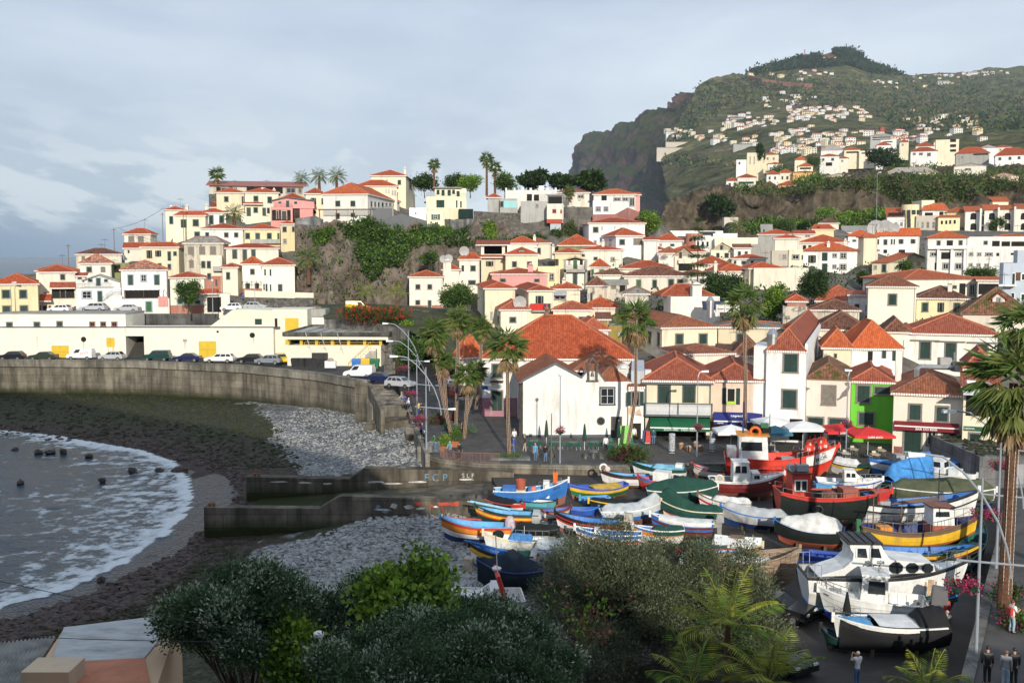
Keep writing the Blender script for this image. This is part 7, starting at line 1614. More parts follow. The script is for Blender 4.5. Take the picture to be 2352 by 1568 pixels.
 def eV(s,t,h,mat=oA,r=.03,y=0,z0=None,lean=0):
  a=s.at(t,y,z0 if z0 is not None else s.H*.5);mb=MB();mb.tU([a,a+Vc((lean,0,h))],[r,r*.7],0,6);return mb.bD('pole',PT(mat),s.rO)
 def name_(s,body,t,q,size,mat=oB,sg=-1,name=uR,dz=0):
  p=Vc(s.pt(t,q,sg,.03));p2=Vc(s.pt(t+.05,q,sg,.03));up=Vc(s.pt(t,min(1,q+.1),sg,.03))-p;an=atan2(p2.y-p.y,p2.x-p.x)
  o=eG(s.rO,body,p,size,M('ink_'+mat,PC[mat],.6,.05,2),(PI/2,0,an if sg<0 else an+PI),name,.006,bold=.012)
  ex=(p2-p).normalized();ez=(up-ex*up.dot(ex)).normalized();ey=ez.cross(ex)
  if sg>0:ex=-ex;ey=ez.cross(ex)
  o.matrix_local=Matrix(((ex.x,ey.x,ez.x,0),(ex.y,ey.y,ez.y,0),(ex.z,ey.z,ez.z,0),(0,0,0,1)))@Matrix.Rotation(PI/2,4,'X');o.location=p;return o
def iT(name,lB,cat,boat,t,y,z,fn,aG,group=None,rz=0):
 p=boat.rO.matrix_basis@Vc(((t-.5)*boat.L,y*boat.hb(t),z));T=tH(name,lB,cat,p,boat.rO.rotation_euler[2]+rz,group);mb=MB();fn(mb);mb.bD('body',aG,T);return T
ring=lambda R_,r_,n=18,ax='y':(lambda mb:mb.tU([((R_*cos(2*PI*j/n)),0,R_*sin(2*PI*j/n))for j in range(n+1)],r_,0,7,False))
b=aD('L',(1322,380),(632,478),'blue fishing boat with crowded deck, white rail and brown keel beside far slip wall',1.45,.95,0.,-1.,'.34 keel 1 blue',oT,oA,thw=2,fd=.2)
b.bx(.12,.3,1.3,.7,1.75,oE,'locker');b.bx(.46,.56,.9,.8,1.7,oE,'locker');b.bx(.66,.74,.8,.9,2.3,oA,'hatch_board',-.2);b.rail(.6,.9,.35,4);b.name_('PESCA',.84,.86,.22,oR);b.eW(m_motb);b.bx(.3,.42,1.,.75,1.5,oD,'crate')
iT('bucket','red plastic tub lying on deck of crowded blue fishing boat','tub',b,.36,.2,1.55,lambda m:m.lT([(.02,0),(.36,0),(.44,.75),(.4,.75),(.34,.06),(.02,.06)],(0,0,0),16),PT('brick'))
iT('buoy','pinkish round float on deck of crowded blue fishing boat','float',b,.53,-.4,1.35,lambda m:m.eQ((0,0,.25),.25,0,12,8),M('float_coral',(.72,.2,.12),.6,.1,2))
fl=iT('life_vest','orange life jackets hanging from pole at bow of crowded blue boat','life jacket',b,.82,0,1.75,lambda m:(m.tU([(0,0,-.3),(0,0,1.5)],.03,0,5),m.fz(-.15,.15,-.25,.1,.35,-.2,.2,-.2,.1,1.25,1)),[PT(oB),M(uJ,(.8,.14,.02),.7,.2,4)])
b=aD('L',(1322,430),(1850,412),'green and yellow boat with blue barrel and mustard tarp',1.,.5,.25,-.95,'.3 keel .62 green .84 yel 1 royal',oZ,oZ,tr=.6);b.aJ(.12,.62,'yel',.25,.02)
iT('barrel','bright blue plastic barrel lying in green and yellow boat','barrel',b,.76,0,1.15,lambda m:m.tU([(-.5,0,0),(-.48,0,0),(.48,0,0),(.5,0,0)],[.22,.26,.26,.22],0,14),PT(oZ))
b=aD('L',(1418,545),(1690,540),'tiny plain blue dinghy in front of green and yellow boat',.6,.15,.05,-.9,'1 lblue',oE,oT,thw=2,fd=.1)
b=aD('L',(1500,570),(2010,585),'low boat under black netting showing yellow strip',.75,.25,.1,-.85,'.55 navy .8 yel 1 white',oR,'yel');b.aJ(0.,.98,'net',.25,.45)
b=aD('L',(2165,600),(1610,668),'boat wrapped in clear plastic sheeting with rusty red underside',1.15,.5,0.,-.85,'.42 keel .8 blue 1 white',oT,oA);b.aJ(.02,1,'clear',.5,.35,(.9,.5,.3))
b=aD('L',(1215,580),(890,572),'open rowing boat with teal hull and white inside',.75,.12,.02,-.95,'1 teal',oA,oB,thw=3,fd=.06,tr=.8)
b=aD('L',(915,618),(585,555),'low white and red boat half hidden by black sheet',.7,.2,.1,-1,'.7 white 1 red',oA,oS);b.aJ(0.,.75,oB,.4,.3)
b=aD('L',(455,618),(1050,700),'dark green boat with yellow and red stripes and light blue inside',1.15,.55,0.,-1.05,'.26 keel .58 dgreen .66 red .82 yel .88 red 1 dgreen',oT,uA,tr=.85);b.name_('CIDADE',.9,.93,.14,oA,1)
for k,(a,c)in enumerate((((-.1,-.35),(.46,-.1)),((-.05,-.2),(.5,.05)))):Q1(5,([((a[0])*b.L,a[1],1.35),(c[0]*b.L+.55,c[1],2.)],.05,0,5),'oar',PT('sky'),b.rO)
b.aJ(-.02,.1,oC,.3,.6,name='motor_cover')
b=aD('L',(1345,632),(1080,668),'short blue and white boat with red gunwale between two larger boats',.8,.2,.05,-.95,'.35 keel .8 white 1 brick',oE,'maroon',thw=2)
b=aD('L',(1600,640),(1345,650),'blue boat lying low behind red gunwale boat',.75,.2,.05,-.9,'1 royal',oZ,oE,thw=2)
b=aD('L',(1190,675),(1805,778),'blue and white boat with black and red stripes and beige outboard',1.15,.55,0.,-.95,'.25 keel .58 white .68 red .8 black .86 red 1 black',oE,oB,tr=.85);b.eW(m_beig,0,0,1.2)
b=aD('L',(138,722),(800,808),'light blue boat with orange band, white belly and navy bottom nearest pebbles',1.3,.6,0.,-1.1,'.28 navy .54 white .6 red .84 orange 1 red',oT,oT,tr=.75);b.eV(.92,1.6,oS,.04,0,1.1,.3)
Q1(5,([(-.05*b.L,-1.,1.45),(.47*b.L,-.35,1.75)],.06,0,5),'oar',PT(oS),b.rO)
iT('motor_cover','outboard wrapped in flowery cloth at stern of orange banded boat','cover',b,.03,0,1.1,lambda m:m.lT([(.15,-.3),(.4,.1),(.36,.6),(.2,.9),(.03,.95)],(0,0,0),10),M('cloth_flowery',(.5,.42,.45),.9,.5,9))
b=aD('L',(838,800),(1230,830),'black netted boat lying flat between orange banded boat and white one',.8,.2,.1,-.95,'1 black',oB,oB,thw=0);b.aJ(0,1,'net',.3,.5)
b=aD('L',(530,862),(1190,940),'white boat with cream gunwale, blue tarp and railings',1.25,.5,0.,-1.05,'.12 keel .86 white 1 cream',oA,oD,tr=.8);b.aJ(.3,.62,oE,.35,.02);b.rail(.08,.55,.45,5);b.eV(.42,1.6,oA,.02);b.eW(m_motb)
iT('net_pile','heap of dark fishing net in bow of white boat with railings','net',b,.78,0,1.35,lambda m:m.eQ((0,0,.2),.42,0,9,6,.8),TM('net'))
b=aD('L',(402,965),(1015,1078),'white and blue boat with yellow stripe and long blue oar',1.25,.55,.05,-1.05,'.14 blue .64 white .68 red .88 yel 1 black',oE,oB,tr=.8);b.aJ(.08,.34,oY,.2,.02);Q1(5,([(-.1*b.L,.3,1.5),(.55*b.L,.2,2.)],.07,0,5),'oar',PT(oE),b.rO);b.aJ(-.03,.06,oC,.4,.6,name='motor_cover')
iT('crate','rusty white box propping bow of yellow striped white boat','box',b,.99,.35,-.1,lambda m:m.box(-.3,-.35,0,.3,.35,.9),M('box_rusty_white',(.55,.45,.36),.8,.4,3))
b=aD('L',(1290,985),(1010,1010),'boat wrapped in torn clear plastic beside olive tree',1.,.3,0.,-.95,'1 white',oA,oE);b.aJ(0,1,'clear',.6,.6)
b=aD('L',(482,1120),(1080,1190),'dark navy boat shrouded in black netting nearest trees',1.5,.5,.1,-1.,'1 navy',oR,oR,B=2.3,thw=0);b.aJ(0,1,'navynet',.3,.8,(.45,.9,.35));b.eV(.4,2.6,oC,.025)
b=aD('L',(190,1375),(900,1445),'white motor cruiser with red radar arch behind bright green sapling',1.5,.6,0.,-1.,'.15 navy 1 white',oA,oA,B=2.6,tr=.9,fd=.45,thw=1,name='motor_boat');b.eL(.32,.6,1.7,1.5,2.1,oA,oA,.7,1,.02);b.rail(.6,.97,.45,5)
Q1(5,([(-1.2,-1.15,1.3),(-.7,-1.05,2.9),(-.7,1.05,2.9),(-1.2,1.15,1.3)],.14,0,6),'radar_arch',PT(oS),b.rO);mb=MB();mb.lT([(.25,0),(.28,.1),(.1,.2)],(-.7,0,3.05),12);mb.tU([(-.7,.5,3),(-.6,.5,5.2)],.03,0,5);mb.bD('antenna',PT(oA),b.rO)
b=aD('L',(1372,812),(1990,880),'blue and white boat with red trim and white stem post behind olive tree',1.15,.45,.05,-.95,'.2 white .5 white .62 red .8 white 1 blue',oE,oA);b.bx(.62,.7,.8,1.,1.5,oA,'locker')
b=aD('L',(1905,800),(2380,840),'boat with orange stripe and green netting cover behind olive tree',1.,.3,.1,-.9,'.6 white .85 orange 1 blue',oE,oA);b.aJ(0.,.6,'gtarp',.3,.3)
b=aD('M',(458,690),(1048,775),'blue boat with maroon stripes and white sheet along its gunwale',1.15,.45,.05,-.85,'.3 keel .42 maroon .6 blue .72 maroon 1 blue',oE,oA);b.aJ(.03,.85,oA,.15,.2);b.eW(M('cover_grey',(.3,.3,.3),.9,.3,3),0,0,1.)
b=aD('M',(560,575),(1130,680),'cream hulled boat under dark green tarpaulin pulled up to point at bow',1.3,.6,0.,-.85,'.5 cream .56 red 1 cream',oD,oD);b.aJ(0,1,'gtarp',.45,.4,(.85,.8,.4))
b=aD('M',(1085,445),(430,470),'large boat under translucent green net tent',1.1,.4,.1,-.85,'.4 keel 1 lblue',oE,oA);b.aJ(0,1,'gtarp',.5,.75,(.5,.7,.5))
b=aD('M',(0,295),(455,345),'white boat with black gunwale, brown stern and blue inside near plaza edge',1.2,.45,0.,-.95,'.28 keel .78 white .84 maroon 1 black',oT,oB);
iT('life_ring','white life ring with nets on bow of black gunwale boat','life ring',b,.93,0,1.85,ring(.32,.09),PT(oA));iT('buoy','pale round float beside life ring on black gunwale boat','float',b,.85,.3,1.5,lambda m:m.eQ((0,0,.25),.26,0,12,8),M('float_pale',(.72,.55,.48),.6,.1,2));iT('buoy','small orange float beside life ring on black gunwale boat','float',b,.88,-.4,1.5,lambda m:m.eQ((0,0,.18),.19,0,12,8),M(uJ,(.8,.14,.02)))
b=aD('M',(290,218),(800,285),'blue boat with dark green gunwale and pale blue tarp beside plaza',1.1,.45,.05,-.9,'.5 white .72 white 1 dgreen',oT,uA);b.aJ(.05,.6,'cyan',.3,0.);b.eW(m_motb);b.bx(.08,.2,.9,.9,1.6,oA,'cool_box')
b=aD('M',(842,238),(1160,300),'small white boat with red stripe and green net over its stern',1.,.35,0.,-.9,'.3 keel .8 white .88 red 1 white','sky',oS);b.aJ(0.,.5,'gtarp',.2,.1)
b=aD('M',(345,345),(660,400),'small red boat with blue inside and big white box in its stern',1.,.3,.05,-.9,'.5 red .8 brick 1 blue',oE,oS,thw=1);b.bx(.05,.5,1.1,.8,1.9,oA,'cool_box');b.eW(m_motb,0.,0,.9)
b=aD('M',(895,505),(1390,605),'boat under white banner printed with black letters',1.,.6,0.,-.85,'.6 white .75 red 1 white',oA,uM);b.aJ(0.,.7,oA,.4,.35)
for w_,t,q in(('RENT',.4,.02),('CAMPO',.25,-.1)):o=eG(b.rO,w_,((t-.5)*b.L,-.35,b.sheer(t)+.42),.36,PT(oB),(R(30),0,R(8)if q>0 else R(-6)),uR,.005,bold=.012)
b=aD('M',(1105,625),(1715,725),'blue boat tied up in wrinkled grey tarpaulin',1.1,.45,.1,-.82,'.55 navy 1 blue',oE,oE);b.aJ(0,.97,oC,.55,.55,None,'cover',.1)
b=aD('M',(1603,750),(2240,850),'orange bottomed boat under black netting and peaked white tarp',1.3,.45,.1,-.82,'.5 brick .72 blue 1 blue',oE,oE,B=2.2);b.aJ(0,1,'net',.15,.62,None,'net_cover');b.aJ(.02,.92,oA,.45,0.,(.38,.75,.5))
b=aD('M',(1500,975),(1040,940),'upturned looking white moulded deck with yellow hull',.9,.05,.05,-.82,'.75 yel .85 maroon 1 white',oA,oD,B=2.,tr=.95,fd=0,thw=0,full=2.2,name='small_boat');b.deck(.03,.97,0.,oA,'deck',.45);b.bx(.35,.62,.35,1.35,1.5,uM,'handle_slot',-.3)
b=aD('M',(1842,1008),(950,1090),'old unpainted wooden boat with peeling planks half behind olive tree',1.9,.7,.1,-.82,'.2 wood 1 wood','wood','wood',B=2.6,tr=.5,floor=.3,thw=2,fd=0)
iT('tarp_heap','pale folded sail and planks heaped inside old wooden boat','sail',b,.5,-.2,1.6,lambda m:(m.hX([(-1.5,-.4,.1),(1.4,-.3,0.),(1.4,.5,0.),(-1.5,.5,.1),(-1.2,-.2,.35),(1.2,-.1,.3),(1.1,.3,.3),(-1.3,.3,.5)])),TM(oA))
b=aD('M',(700,1030),(1340,1040),'white boat with blue stripe and red gunwale in shade of olive tree',1.,.3,.1,-.82,'.5 white .7 blue 1 white',oT,oS)
b=aD('M',(900,960),(1260,960),'teal painted open boat with black bag behind old wooden boat',.9,.2,.05,-.82,'1 dteal','dteal','dteal')
b=aD('M',(1835,1045),(2205,1085),'bright blue flat boat with three square boxes inside',.8,.05,.05,-.82,'.7 royal 1 royal',oZ,oZ,B=1.5,tr=.95,thw=0,full=2.5)
for k in range(3):b.bx(.2+.2*k,.33+.2*k,.5,.4,.72,oZ,'box')
b=aD('M',(1760,1150),(2230,1180),'royal blue flat boat with green stripe in front of boat with square boxes',.85,.1,.05,-.82,'.75 royal .9 green 1 royal',oZ,oZ,B=1.4,tr=.9,thw=2,full=2)
b=aD('M',(2200,62),(1145,150),'large bright red trawler with white wheelhouse, orange roof and red buoys',2.5,1.35,.15,-1.,'.32 brick .62 bred .66 black 1 bred','bred','bred',B=3.6,tr=.85,floor=.62,thw=0,fd=.2,rake=1.1,keelr=.4,group=None);rt=b
c=b.eL(.12,.38,2.5,1.9,4.6,oA,'orange',.06,1,.2,(.5,.8));b.bx(.1,.4,2.7,1.7,2.4,'bred','cabin_base');b.bx(.02,.1,1.6,2.3,3.4,oA,'locker')
mb=MB();pp=lambda t,q:Vc(b.pt(t,q,-1,.035))
for i in range(6):
 t0,t1=.7+.045*i,.7+.045*(i+1);t1=min(t1,.97);z_=.7-.02*i;mb.aE([pp(t0,z_),pp(t1,.7-.02*(i+1)),pp(t1,.985),pp(t0,.985)])
mb.bD('bow_panel',PT(oA),b.rO);b.name_('FLOR',.845,.8,.5,oB);b.name_('FN',.86,.93,.3,oB)
mb=MB();pp0=[Vc(b.pt(0,q,sg))for q,sg in((.68,-1),(.68,1),(.98,1),(.98,-1))];mb.aE([p+Vc((-.03,0,0))for p in pp0]);mb.bD('stern_panel',PT(oA),b.rO)
b.eV(.16,4.6,oR,.09,0,3.);b.eV(.4,3.2,oB,.04,.5,3.2);b.rail(.62,.96,.5,7,True,.025)
iT('life_ring','orange life ring on wheelhouse roof of red trawler','life ring',b,.26,-.5,4.95,ring(.42,.12),M(uJ,(.8,.14,.02)))
iT('net_pile','dark heap of nets and fish boxes on wheelhouse roof of red trawler','net',b,.3,.3,4.75,lambda m:(m.eQ((-.2,0,.3),.55,0,9,6,.8),m.box(.3,-.6,0,1.1,.3,.4),m.box(.2,-.2,.35,.9,.5,.75,1)),[TM('net'),PT(oY)])
b.bx(.5,.62,1.6,1.9,2.5,oC,oW);iT('winch','black winch drum on deck of red trawler','winch',b,.66,-.3,2.4,lambda m:(m.tU([(0,-.4,.3),(0,.4,.3)],.35,0,12),m.box(-.2,-.5,-.4,.2,.5,.1)),m_motb)
m_buoy=M('buoy_red',(.72,.06,.03),.45,.12,2);k=0
for i,(t,y,z)in enumerate([(.72,-.7,3.55),(.745,-.35,3.62),(.77,-.75,3.6),(.79,-.2,3.6),(.815,-.7,3.7),(.84,-.3,3.75),(.865,-.7,3.8),(.735,-.6,4.),(.78,-.5,4.1),(.83,-.5,4.2),(.86,.1,4.1)]):
 num=('16','10','7','57','15','16','18','6','10','8','6')[i];o=iT('numbered_buoy','red buoy with white number %s in heap at trawler bow, %s'%(num,('lower row at aft end','lower row, second from aft','lower row, third from aft','at back of heap','lower row, fifth from aft','lower row, last but one','lower row at bow end','upper row at aft end','upper row, second','upper row near middle','upper row toward bow')[i]),'buoy',b,t,y,z,lambda m:(m.eQ((0,0,0),.36,0,14,9,1.1),m.tU([(0,0,.3),(0,0,.7)],.03,0,5)),m_buoy,'red numbered buoys on trawler')
 eG(o,num,(0,-.355,0),.34,PT(oA),(PI/2-.1,0,0),'number',.02,bold=.02)
b=aD('M',(1700,312),(1005,375),'white cabin boat with maroon hull and rusty keel in front of red trawler',1.7,.75,.05,-.85,'.42 keel .5 maroon .92 maroon 1 white',oC,oA,B=2.5,tr=.85,floor=.7,thw=0,fd=.3,fdm=oA);b.eL(.3,.55,1.8,1.6,3.3,oA,oA,.2,2,.06,(.5,.85));b.eL(.55,.8,1.6,1.6,2.35,oA,oA,.6,1,.02);b.rail(.52,.97,.55,6)
iT('life_ring','white tyre fender on stern deck of maroon hulled cabin boat','tyre',b,.12,-.6,1.9,ring(.3,.1),PT(oD));b.eV(.42,1.2,oA,.05,0,3.3)
b=aD('N',(1142,478),(80,470),'red wheelhouse fishing boat with its hull wrapped in black netting',2.6,.3,.4,-.85,'.3 brick 1 red','brick',oS,B=3.3,tr=.7,floor=.7,thw=0,rake=.9,group=None);b.aJ(0.,.84,'net',-.9,.93,None,'net_cover',.05)
c=b.eL(.11,.27,1.7,2.2,4.3,oS,'maroon',.05,1,.12,(.45,.75));mb=MB();x=(.18-.5)*b.L;mb.box(x-.5,-.9,3.,x+.5,-.84,3.9);mb.bD('window_frame',PT(oA),c)
for k in(-.24,.24):Q1(1,(x+k-.17,-.93,3.1,x+k+.17,-.9,3.8),'window',mG,c)
b.bx(.55,.68,1.4,2.1,3.1,'brick','hatch_house');b.bx(.4,.5,1.,2.1,2.6,oC,'locker');b.eV(.3,3.6,'keel',.07,0,3.,.3);b.eV(.2,2.,oB,.05,0,4.3);b.rail(.02,.98,.4,12)
iT('net_pile','brown net heap on deck of netted red wheelhouse boat','net',b,.45,0,2.2,lambda m:m.eQ((0,0,.3),.7,0,9,6,.6),M('net_brown',(.16,.08,.05),.95,.5,6));iT('roof_box','grey box and white roll on roof of red wheelhouse','box',b,.19,0,4.45,lambda m:(m.box(-.3,-.5,0,.6,.3,.5),m.tU([(-.6,-.3,.2),(-.6,.5,.2)],.28,0,9)),PT(oC))
iT('tyre','black tyre hanging on netted hull of red wheelhouse boat','tyre',b,.3,-1.06,1.75,ring(.34,.1),PT(oB))
b=aD('N',(1060,372),(450,380),'small white cabin boat with blue stripe behind red wheelhouse',1.2,.4,.1,-.85,'.3 navy .8 white .9 royal 1 white',oA,oA,B=2.,tr=.85,fd=.4,fdm=oA,name='motor_boat');b.eL(.4,.75,1.4,1.3,2.2,oA,oA,.55,2,.03);b.rail(.6,.97,.4,5)
b=aD('N',(860,405),(430,412),'light blue open boat squeezed in front of small white cabin boat',1.,.2,.1,-.85,'1 lblue',oT,oT)
b=aD('N',(928,200),(1720,215),'blue and white work boat with two cool boxes in front of bar',1.2,.35,.3,-.9,'.4 blue .85 white 1 blue',oT,oE,B=2.4,tr=.8);b.bx(.6,.7,1.,1.,2.1,oC,'cool_box');b.bx(.5,.58,.9,1.,2.3,oA,'cool_box');b.bx(.1,.45,1.2,.9,1.3,oE,'deck_box')
iT('life_ring','orange life ring lying in stern of blue and white work boat','life ring',b,.2,0,1.5,lambda m:m.tU([(.35*cos(2*PI*j/16),.35*sin(2*PI*j/16),.1)for j in range(17)],.09,0,6,False),M(uJ,(.8,.14,.02)))
b=aD('N',(550,200),(935,262),'boat with yellow stripe under crumpled white sheet beside trawler bow',1.1,.2,0.,-.9,'.6 white .8 yel 1 dgreen',uA,uA);b.aJ(.25,.85,oA,.5,.1)
b=aD('N',(1520,300),(1098,395),'boat hidden under tall bright blue tarpaulin',1.2,.4,.1,-.85,'1 dgreen',oE,oE,B=2.2);b.aJ(0,1,oE,1.2,.75,(.7,.9,.9))
b=aD('N',(1925,340),(1480,300),'white boat with small cabin and white covered engine beside grey planter',1.2,.35,.1,-.85,'1 white',oA,oA,B=2.);b.eL(.1,.38,1.3,1.3,2.5,oA,oA,.1,1,.08);b.bx(.45,.66,1.,1.2,1.8,oA,'engine_cover');b.name_('1584',.84,.7,.3,oB)
b=aD('N',(2105,470),(1140,440),'white and blue boat under long olive green tarpaulin',1.5,.4,.1,-.85,'.25 blue 1 white',oA,oA,B=2.4);b.aJ(0,.97,uL,.7,.55,(.55,.35,.4),'cover',.1)
b=aD('N',(1942,480),(700,555),'long white boat with black lines, blue inside and rusty stern post',1.9,1.,.35,-.82,'.12 black .68 white .74 black .93 white 1 black',oE,oB,B=2.7,tr=.25,floor=.4,thw=5,rake=.5);b.bx(.16,.23,.8,1.2,2.5,oE,'locker',.3);b.bx(.24,.33,.9,1.2,2.1,oC,'engine_box');b.eV(.7,3.,oB,.05,0,1.5);
mb=MB();
for k in range(5):mb.tU([(-1.8+.2*k,-.5+.2*k,1.9),(2.6,-.3+.15*k,2.2+.05*k)],.035,0,4)
mb.bD('spar',PT(uM),b.rO);eP=Vc(b.pt(0,1,1));Q1(1,(eP.x-.18,-.1,0,eP.x+.05,.1,eP.z+.3),'stern_post',M('post_rusty_white',(.62,.46,.3),.7,.5,2),b.rO)
eP=b.pt(1,1,1);b.bx(.985,1.01,.16,eP[2]-.2,eP[2]+.35,oA,'stem_head')
b=aD('N',(1930,712),(845,800),'yellow and green fishing boat with weathered white and red wheelhouse',1.9,.9,.3,-.82,'.48 green .55 brick .86 yel 1 brown',oR,uM,B=2.7,tr=.4,floor=.6,thw=3);c=b.eL(.58,.76,1.5,2.3,3.5,oA,'keel',.03,1,.1,(.5,.8));b.bx(.575,.77,1.55,1.6,2.3,'brick','cabin_base');b.rail(.1,.96,.65,14,True,.02);b.eV(.11,3.2,uM,.05,0,1.2);b.eV(.34,2.2,'keel',.06,.2,1.2,.2);b.bx(.15,.26,.9,1.6,2.1,'orange','bench');eP=b.pt(1,1,1);b.bx(.98,1.02,.2,eP[2]-.3,eP[2]+.2,oY,'stem_head');x=b.pt(0,1,1)[0];Q1(1,(x-.25,-.1,.3,x+.05,.1,2.6),'rudder',PT(oY),b.rO)
b=aD('N',(1950,968),(1060,1020),'low dark green rowing boat with yellow and red bands beside lamp post',1.15,.65,.1,-.82,'.6 dgreen .68 cream .76 red .92 yel 1 dgreen',oE,uA,B=1.9,thw=4)
b=aD('N',(1850,1120),(312,1222),'big white cabin cruiser named ORCA with black gunwale and blue bottom',2.5,.75,-0.,-.82,'.22 royal .94 white 1 black',oC,oB,B=3.,tr=.9,floor=.8,thw=0,fd=.2,fdm=oA,rake=.8,name='cabin_cruiser',group=None);OR=b
x=lambda t:(t-.5)*b.L
prof=[(x(.07),2.5),(x(.76),2.8),(x(.745),3.3),(x(.52),3.5),(x(.49),3.5),(x(.43),4.4),(x(.25),4.4),(x(.255),4.15),(x(.275),3.85),(x(.27),3.45),(x(.22),3.),(x(.14),2.75)]
cb_=Q1(7,(prof,-1.05,1.05),'cabin',PT(oA),b.rO)
mb=MB();mb.box(x(.235),-1.2,4.4,x(.44),1.2,4.52)
for k in range(4):mb.box(x(.25+.045*k),-1.15,4.52,x(.27+.045*k),1.15,4.58)
mb.bD('roof',PT(oB),cb_)
for a0,a1 in((.29,.36),(.37,.435)):
 mb=MB();k=.008 if a0>.3 else 0;q=[(x(a0),3.62),(x(a1)+k*b.L,3.58),(x(a1-.012),4.22),(x(a0),4.22)];mb.aE([(p[0],-1.07,p[1])for p in q]);mb.bD('window',mG,cb_)
 mb=MB();
 for(p,r_)in zip(q,q[1:]+q[:1]):mb.tU([(p[0],-1.08,p[1]),(r_[0],-1.08,r_[1])],.05,0,4)
 mb.bD('window_frame',PT(oA),cb_)
for tt,sz in((.525,.36),(.62,.32),(.71,.29)):
 cz=3.06;mb=MB();oc=[(x(tt)+sz*1.08*cos(PI/8+j*PI/4),cz+sz*.9*sin(PI/8+j*PI/4))for j in range(8)];mb.aE([(p[0],-1.07,p[1])for p in oc]);w_=mb.bD('porthole',mG,cb_)
 mb=MB()
 for p,r_ in zip(oc,oc[1:]+oc[:1]):mb.tU([(p[0],-1.075,p[1]),(r_[0],-1.075,r_[1])],.04,0,4)
 mb.bD('frame',PT(oB),w_)
eG(cb_,'ORCA',(x(.385),-1.075,3.08),.4,PT(oB),(PI/2,0,0),uR,.008,bold=.012);b.rail(.74,.985,.6,5);b.rail(0.,.08,.75,2);b.name_('125629',.93,.8,.14,oB)
m_rust=M('rust_streak',(.56,.4,.24),.8,.4,3)
mb=MB()
for t,q0,q1,w_ in((.725,.5,.88,.1),(.745,.42,.86,.07),(.77,.5,.8,.06),(.52,.3,.6,.05),(.255,.3,.8,.05),(.7,.6,.85,.05)):
 p0,p1=Vc(b.pt(t,q0,-1,.02)),Vc(b.pt(t,q1,-1,.02));pm=Vc(b.pt(t,(q0+q1)/2,-1,.02));mb.aE([p0+Vc((-w_*.3,0,0)),p0+Vc((w_*.3,0,0)),pm+Vc((w_,0,0)),p1+Vc((w_,0,0)),p1+Vc((-w_,0,0)),pm+Vc((-w_,0,0))])
mb.bD('rust_stain',m_rust,b.rO)
b=aD('N',(458,1368),(1455,1512),'white motor boat with shark painted on its cabin and large grey outboard',1.75,.35,-.05,-.82,'.28 royal .62 white .64 grey .8 white .815 grey 1 white',oA,oA,B=2.3,tr=.92,floor=.6,thw=1,fd=.44,fdm=oA,rake=.5,name='motor_boat');c=b.eL(.36,.62,1.65,1.5,3.15,oA,oA,.12,1,.08,(.42,.85));b.rail(.66,.985,.55,5,True,.022);b.eW(m_motor,0,0,1.5);b.bx(.78,.88,.6,1.95,2.02,oC,oW);mb=MB();sx_=(.46-.5)*b.L
b.rO.name='motor_boat'
sh=[(-.75,.05),(-.5,.16),(-.15,.2),(0.,.42),(.08,.2),(.45,.12),(.68,.14),(.86,.5),(.8,.1),(.72,-.05),(.4,-.02),(.1,-.06),(-.05,-.22),(-.12,-.06),(-.55,-.02)]
mb.aE([(sx_-u*.75,.8*1+0.,1.95+v*.75)for u,v in sh]);mb.bD('shark_emblem',PT(oC),c)
mb=MB();mb.tU([(sx_-.2,0,3.2),(sx_-.2,0,3.9)],.03,0,5);mb.box(sx_-.4,-.05,3.7,sx_,.05,3.85);mb.eQ((sx_-.2,.2,3.4),.14,0,8,5);mb.bD('antenna',PT(oC),c);b.name_('116791',.93,.86,.12,oB,1)
b=aD('S',(300,950),(1300,1010),'white boat with blue deck, white board and black tarpaulins hanging over its side',1.6,.35,.05,-.82,'.3 navy .9 white 1 white',oT,oA,B=2.1,tr=.85,floor=.72,thw=1,fd=.35,fdm=oT);b.deck(.22,.62,.12,oA,'white_board',.06);b.rail(.7,.98,.4,4)
b.aJ(.08,.94,oB,-.9,.98,None,'side_sheet',.06);b.aJ(-.04,.26,oB,.55,.75,(.1,.4,.3),'motor_cover',.12);b.name_('6015FN5',.86,.8,.2,oR,1)
iT('black_bag','black plastic wrapped flag pole standing on bow of blue decked boat','flag',b,.87,0,1.95,lambda m:m.lT([(.05,0),(.24,.1),(.2,.5),(.12,.9),(.05,1.3)],(0,0,0),8),TM(oB))
b=aD('R',(1265,835),(1600,870),'light blue upturned dinghy lying on asphalt',.5,.05,.05,-.85,'1 black','sky','dteal',B=1.1,thw=0,fd=0,tr=.9,name='dinghy',full=2);b.deck(.02,.98,.02,'sky','bottom_board',.12)
b=aD('S',(190,1045),(470,1150),'small dark green skiff under bow of blue decked boat',.7,.4,0.,-.85,'1 dgreen','dteal',oB,B=1.1,thw=1,name='skiff')
b=aD('S',(1445,770),(800,720),'blue boat under dark green tarp between two white cabin boats',1.15,.1,.1,-.82,'.4 maroon 1 royal',oE,oE,B=1.9);b.aJ(0,1,'gtarp',.35,.3)
b=aD('N',(1990,810),(1760,1120),'dark teal hull seen behind lamp post at edge of yard',1.3,.3,.1,-.82,'1 dteal','dteal',uA,B=1.6)
b=aD('L',(1320,1130),(1780,1180),'yellow trimmed boat glimpsed through olive branches',1.,.3,.1,-.85,'.7 white .9 yel 1 blue',oE,'yel')
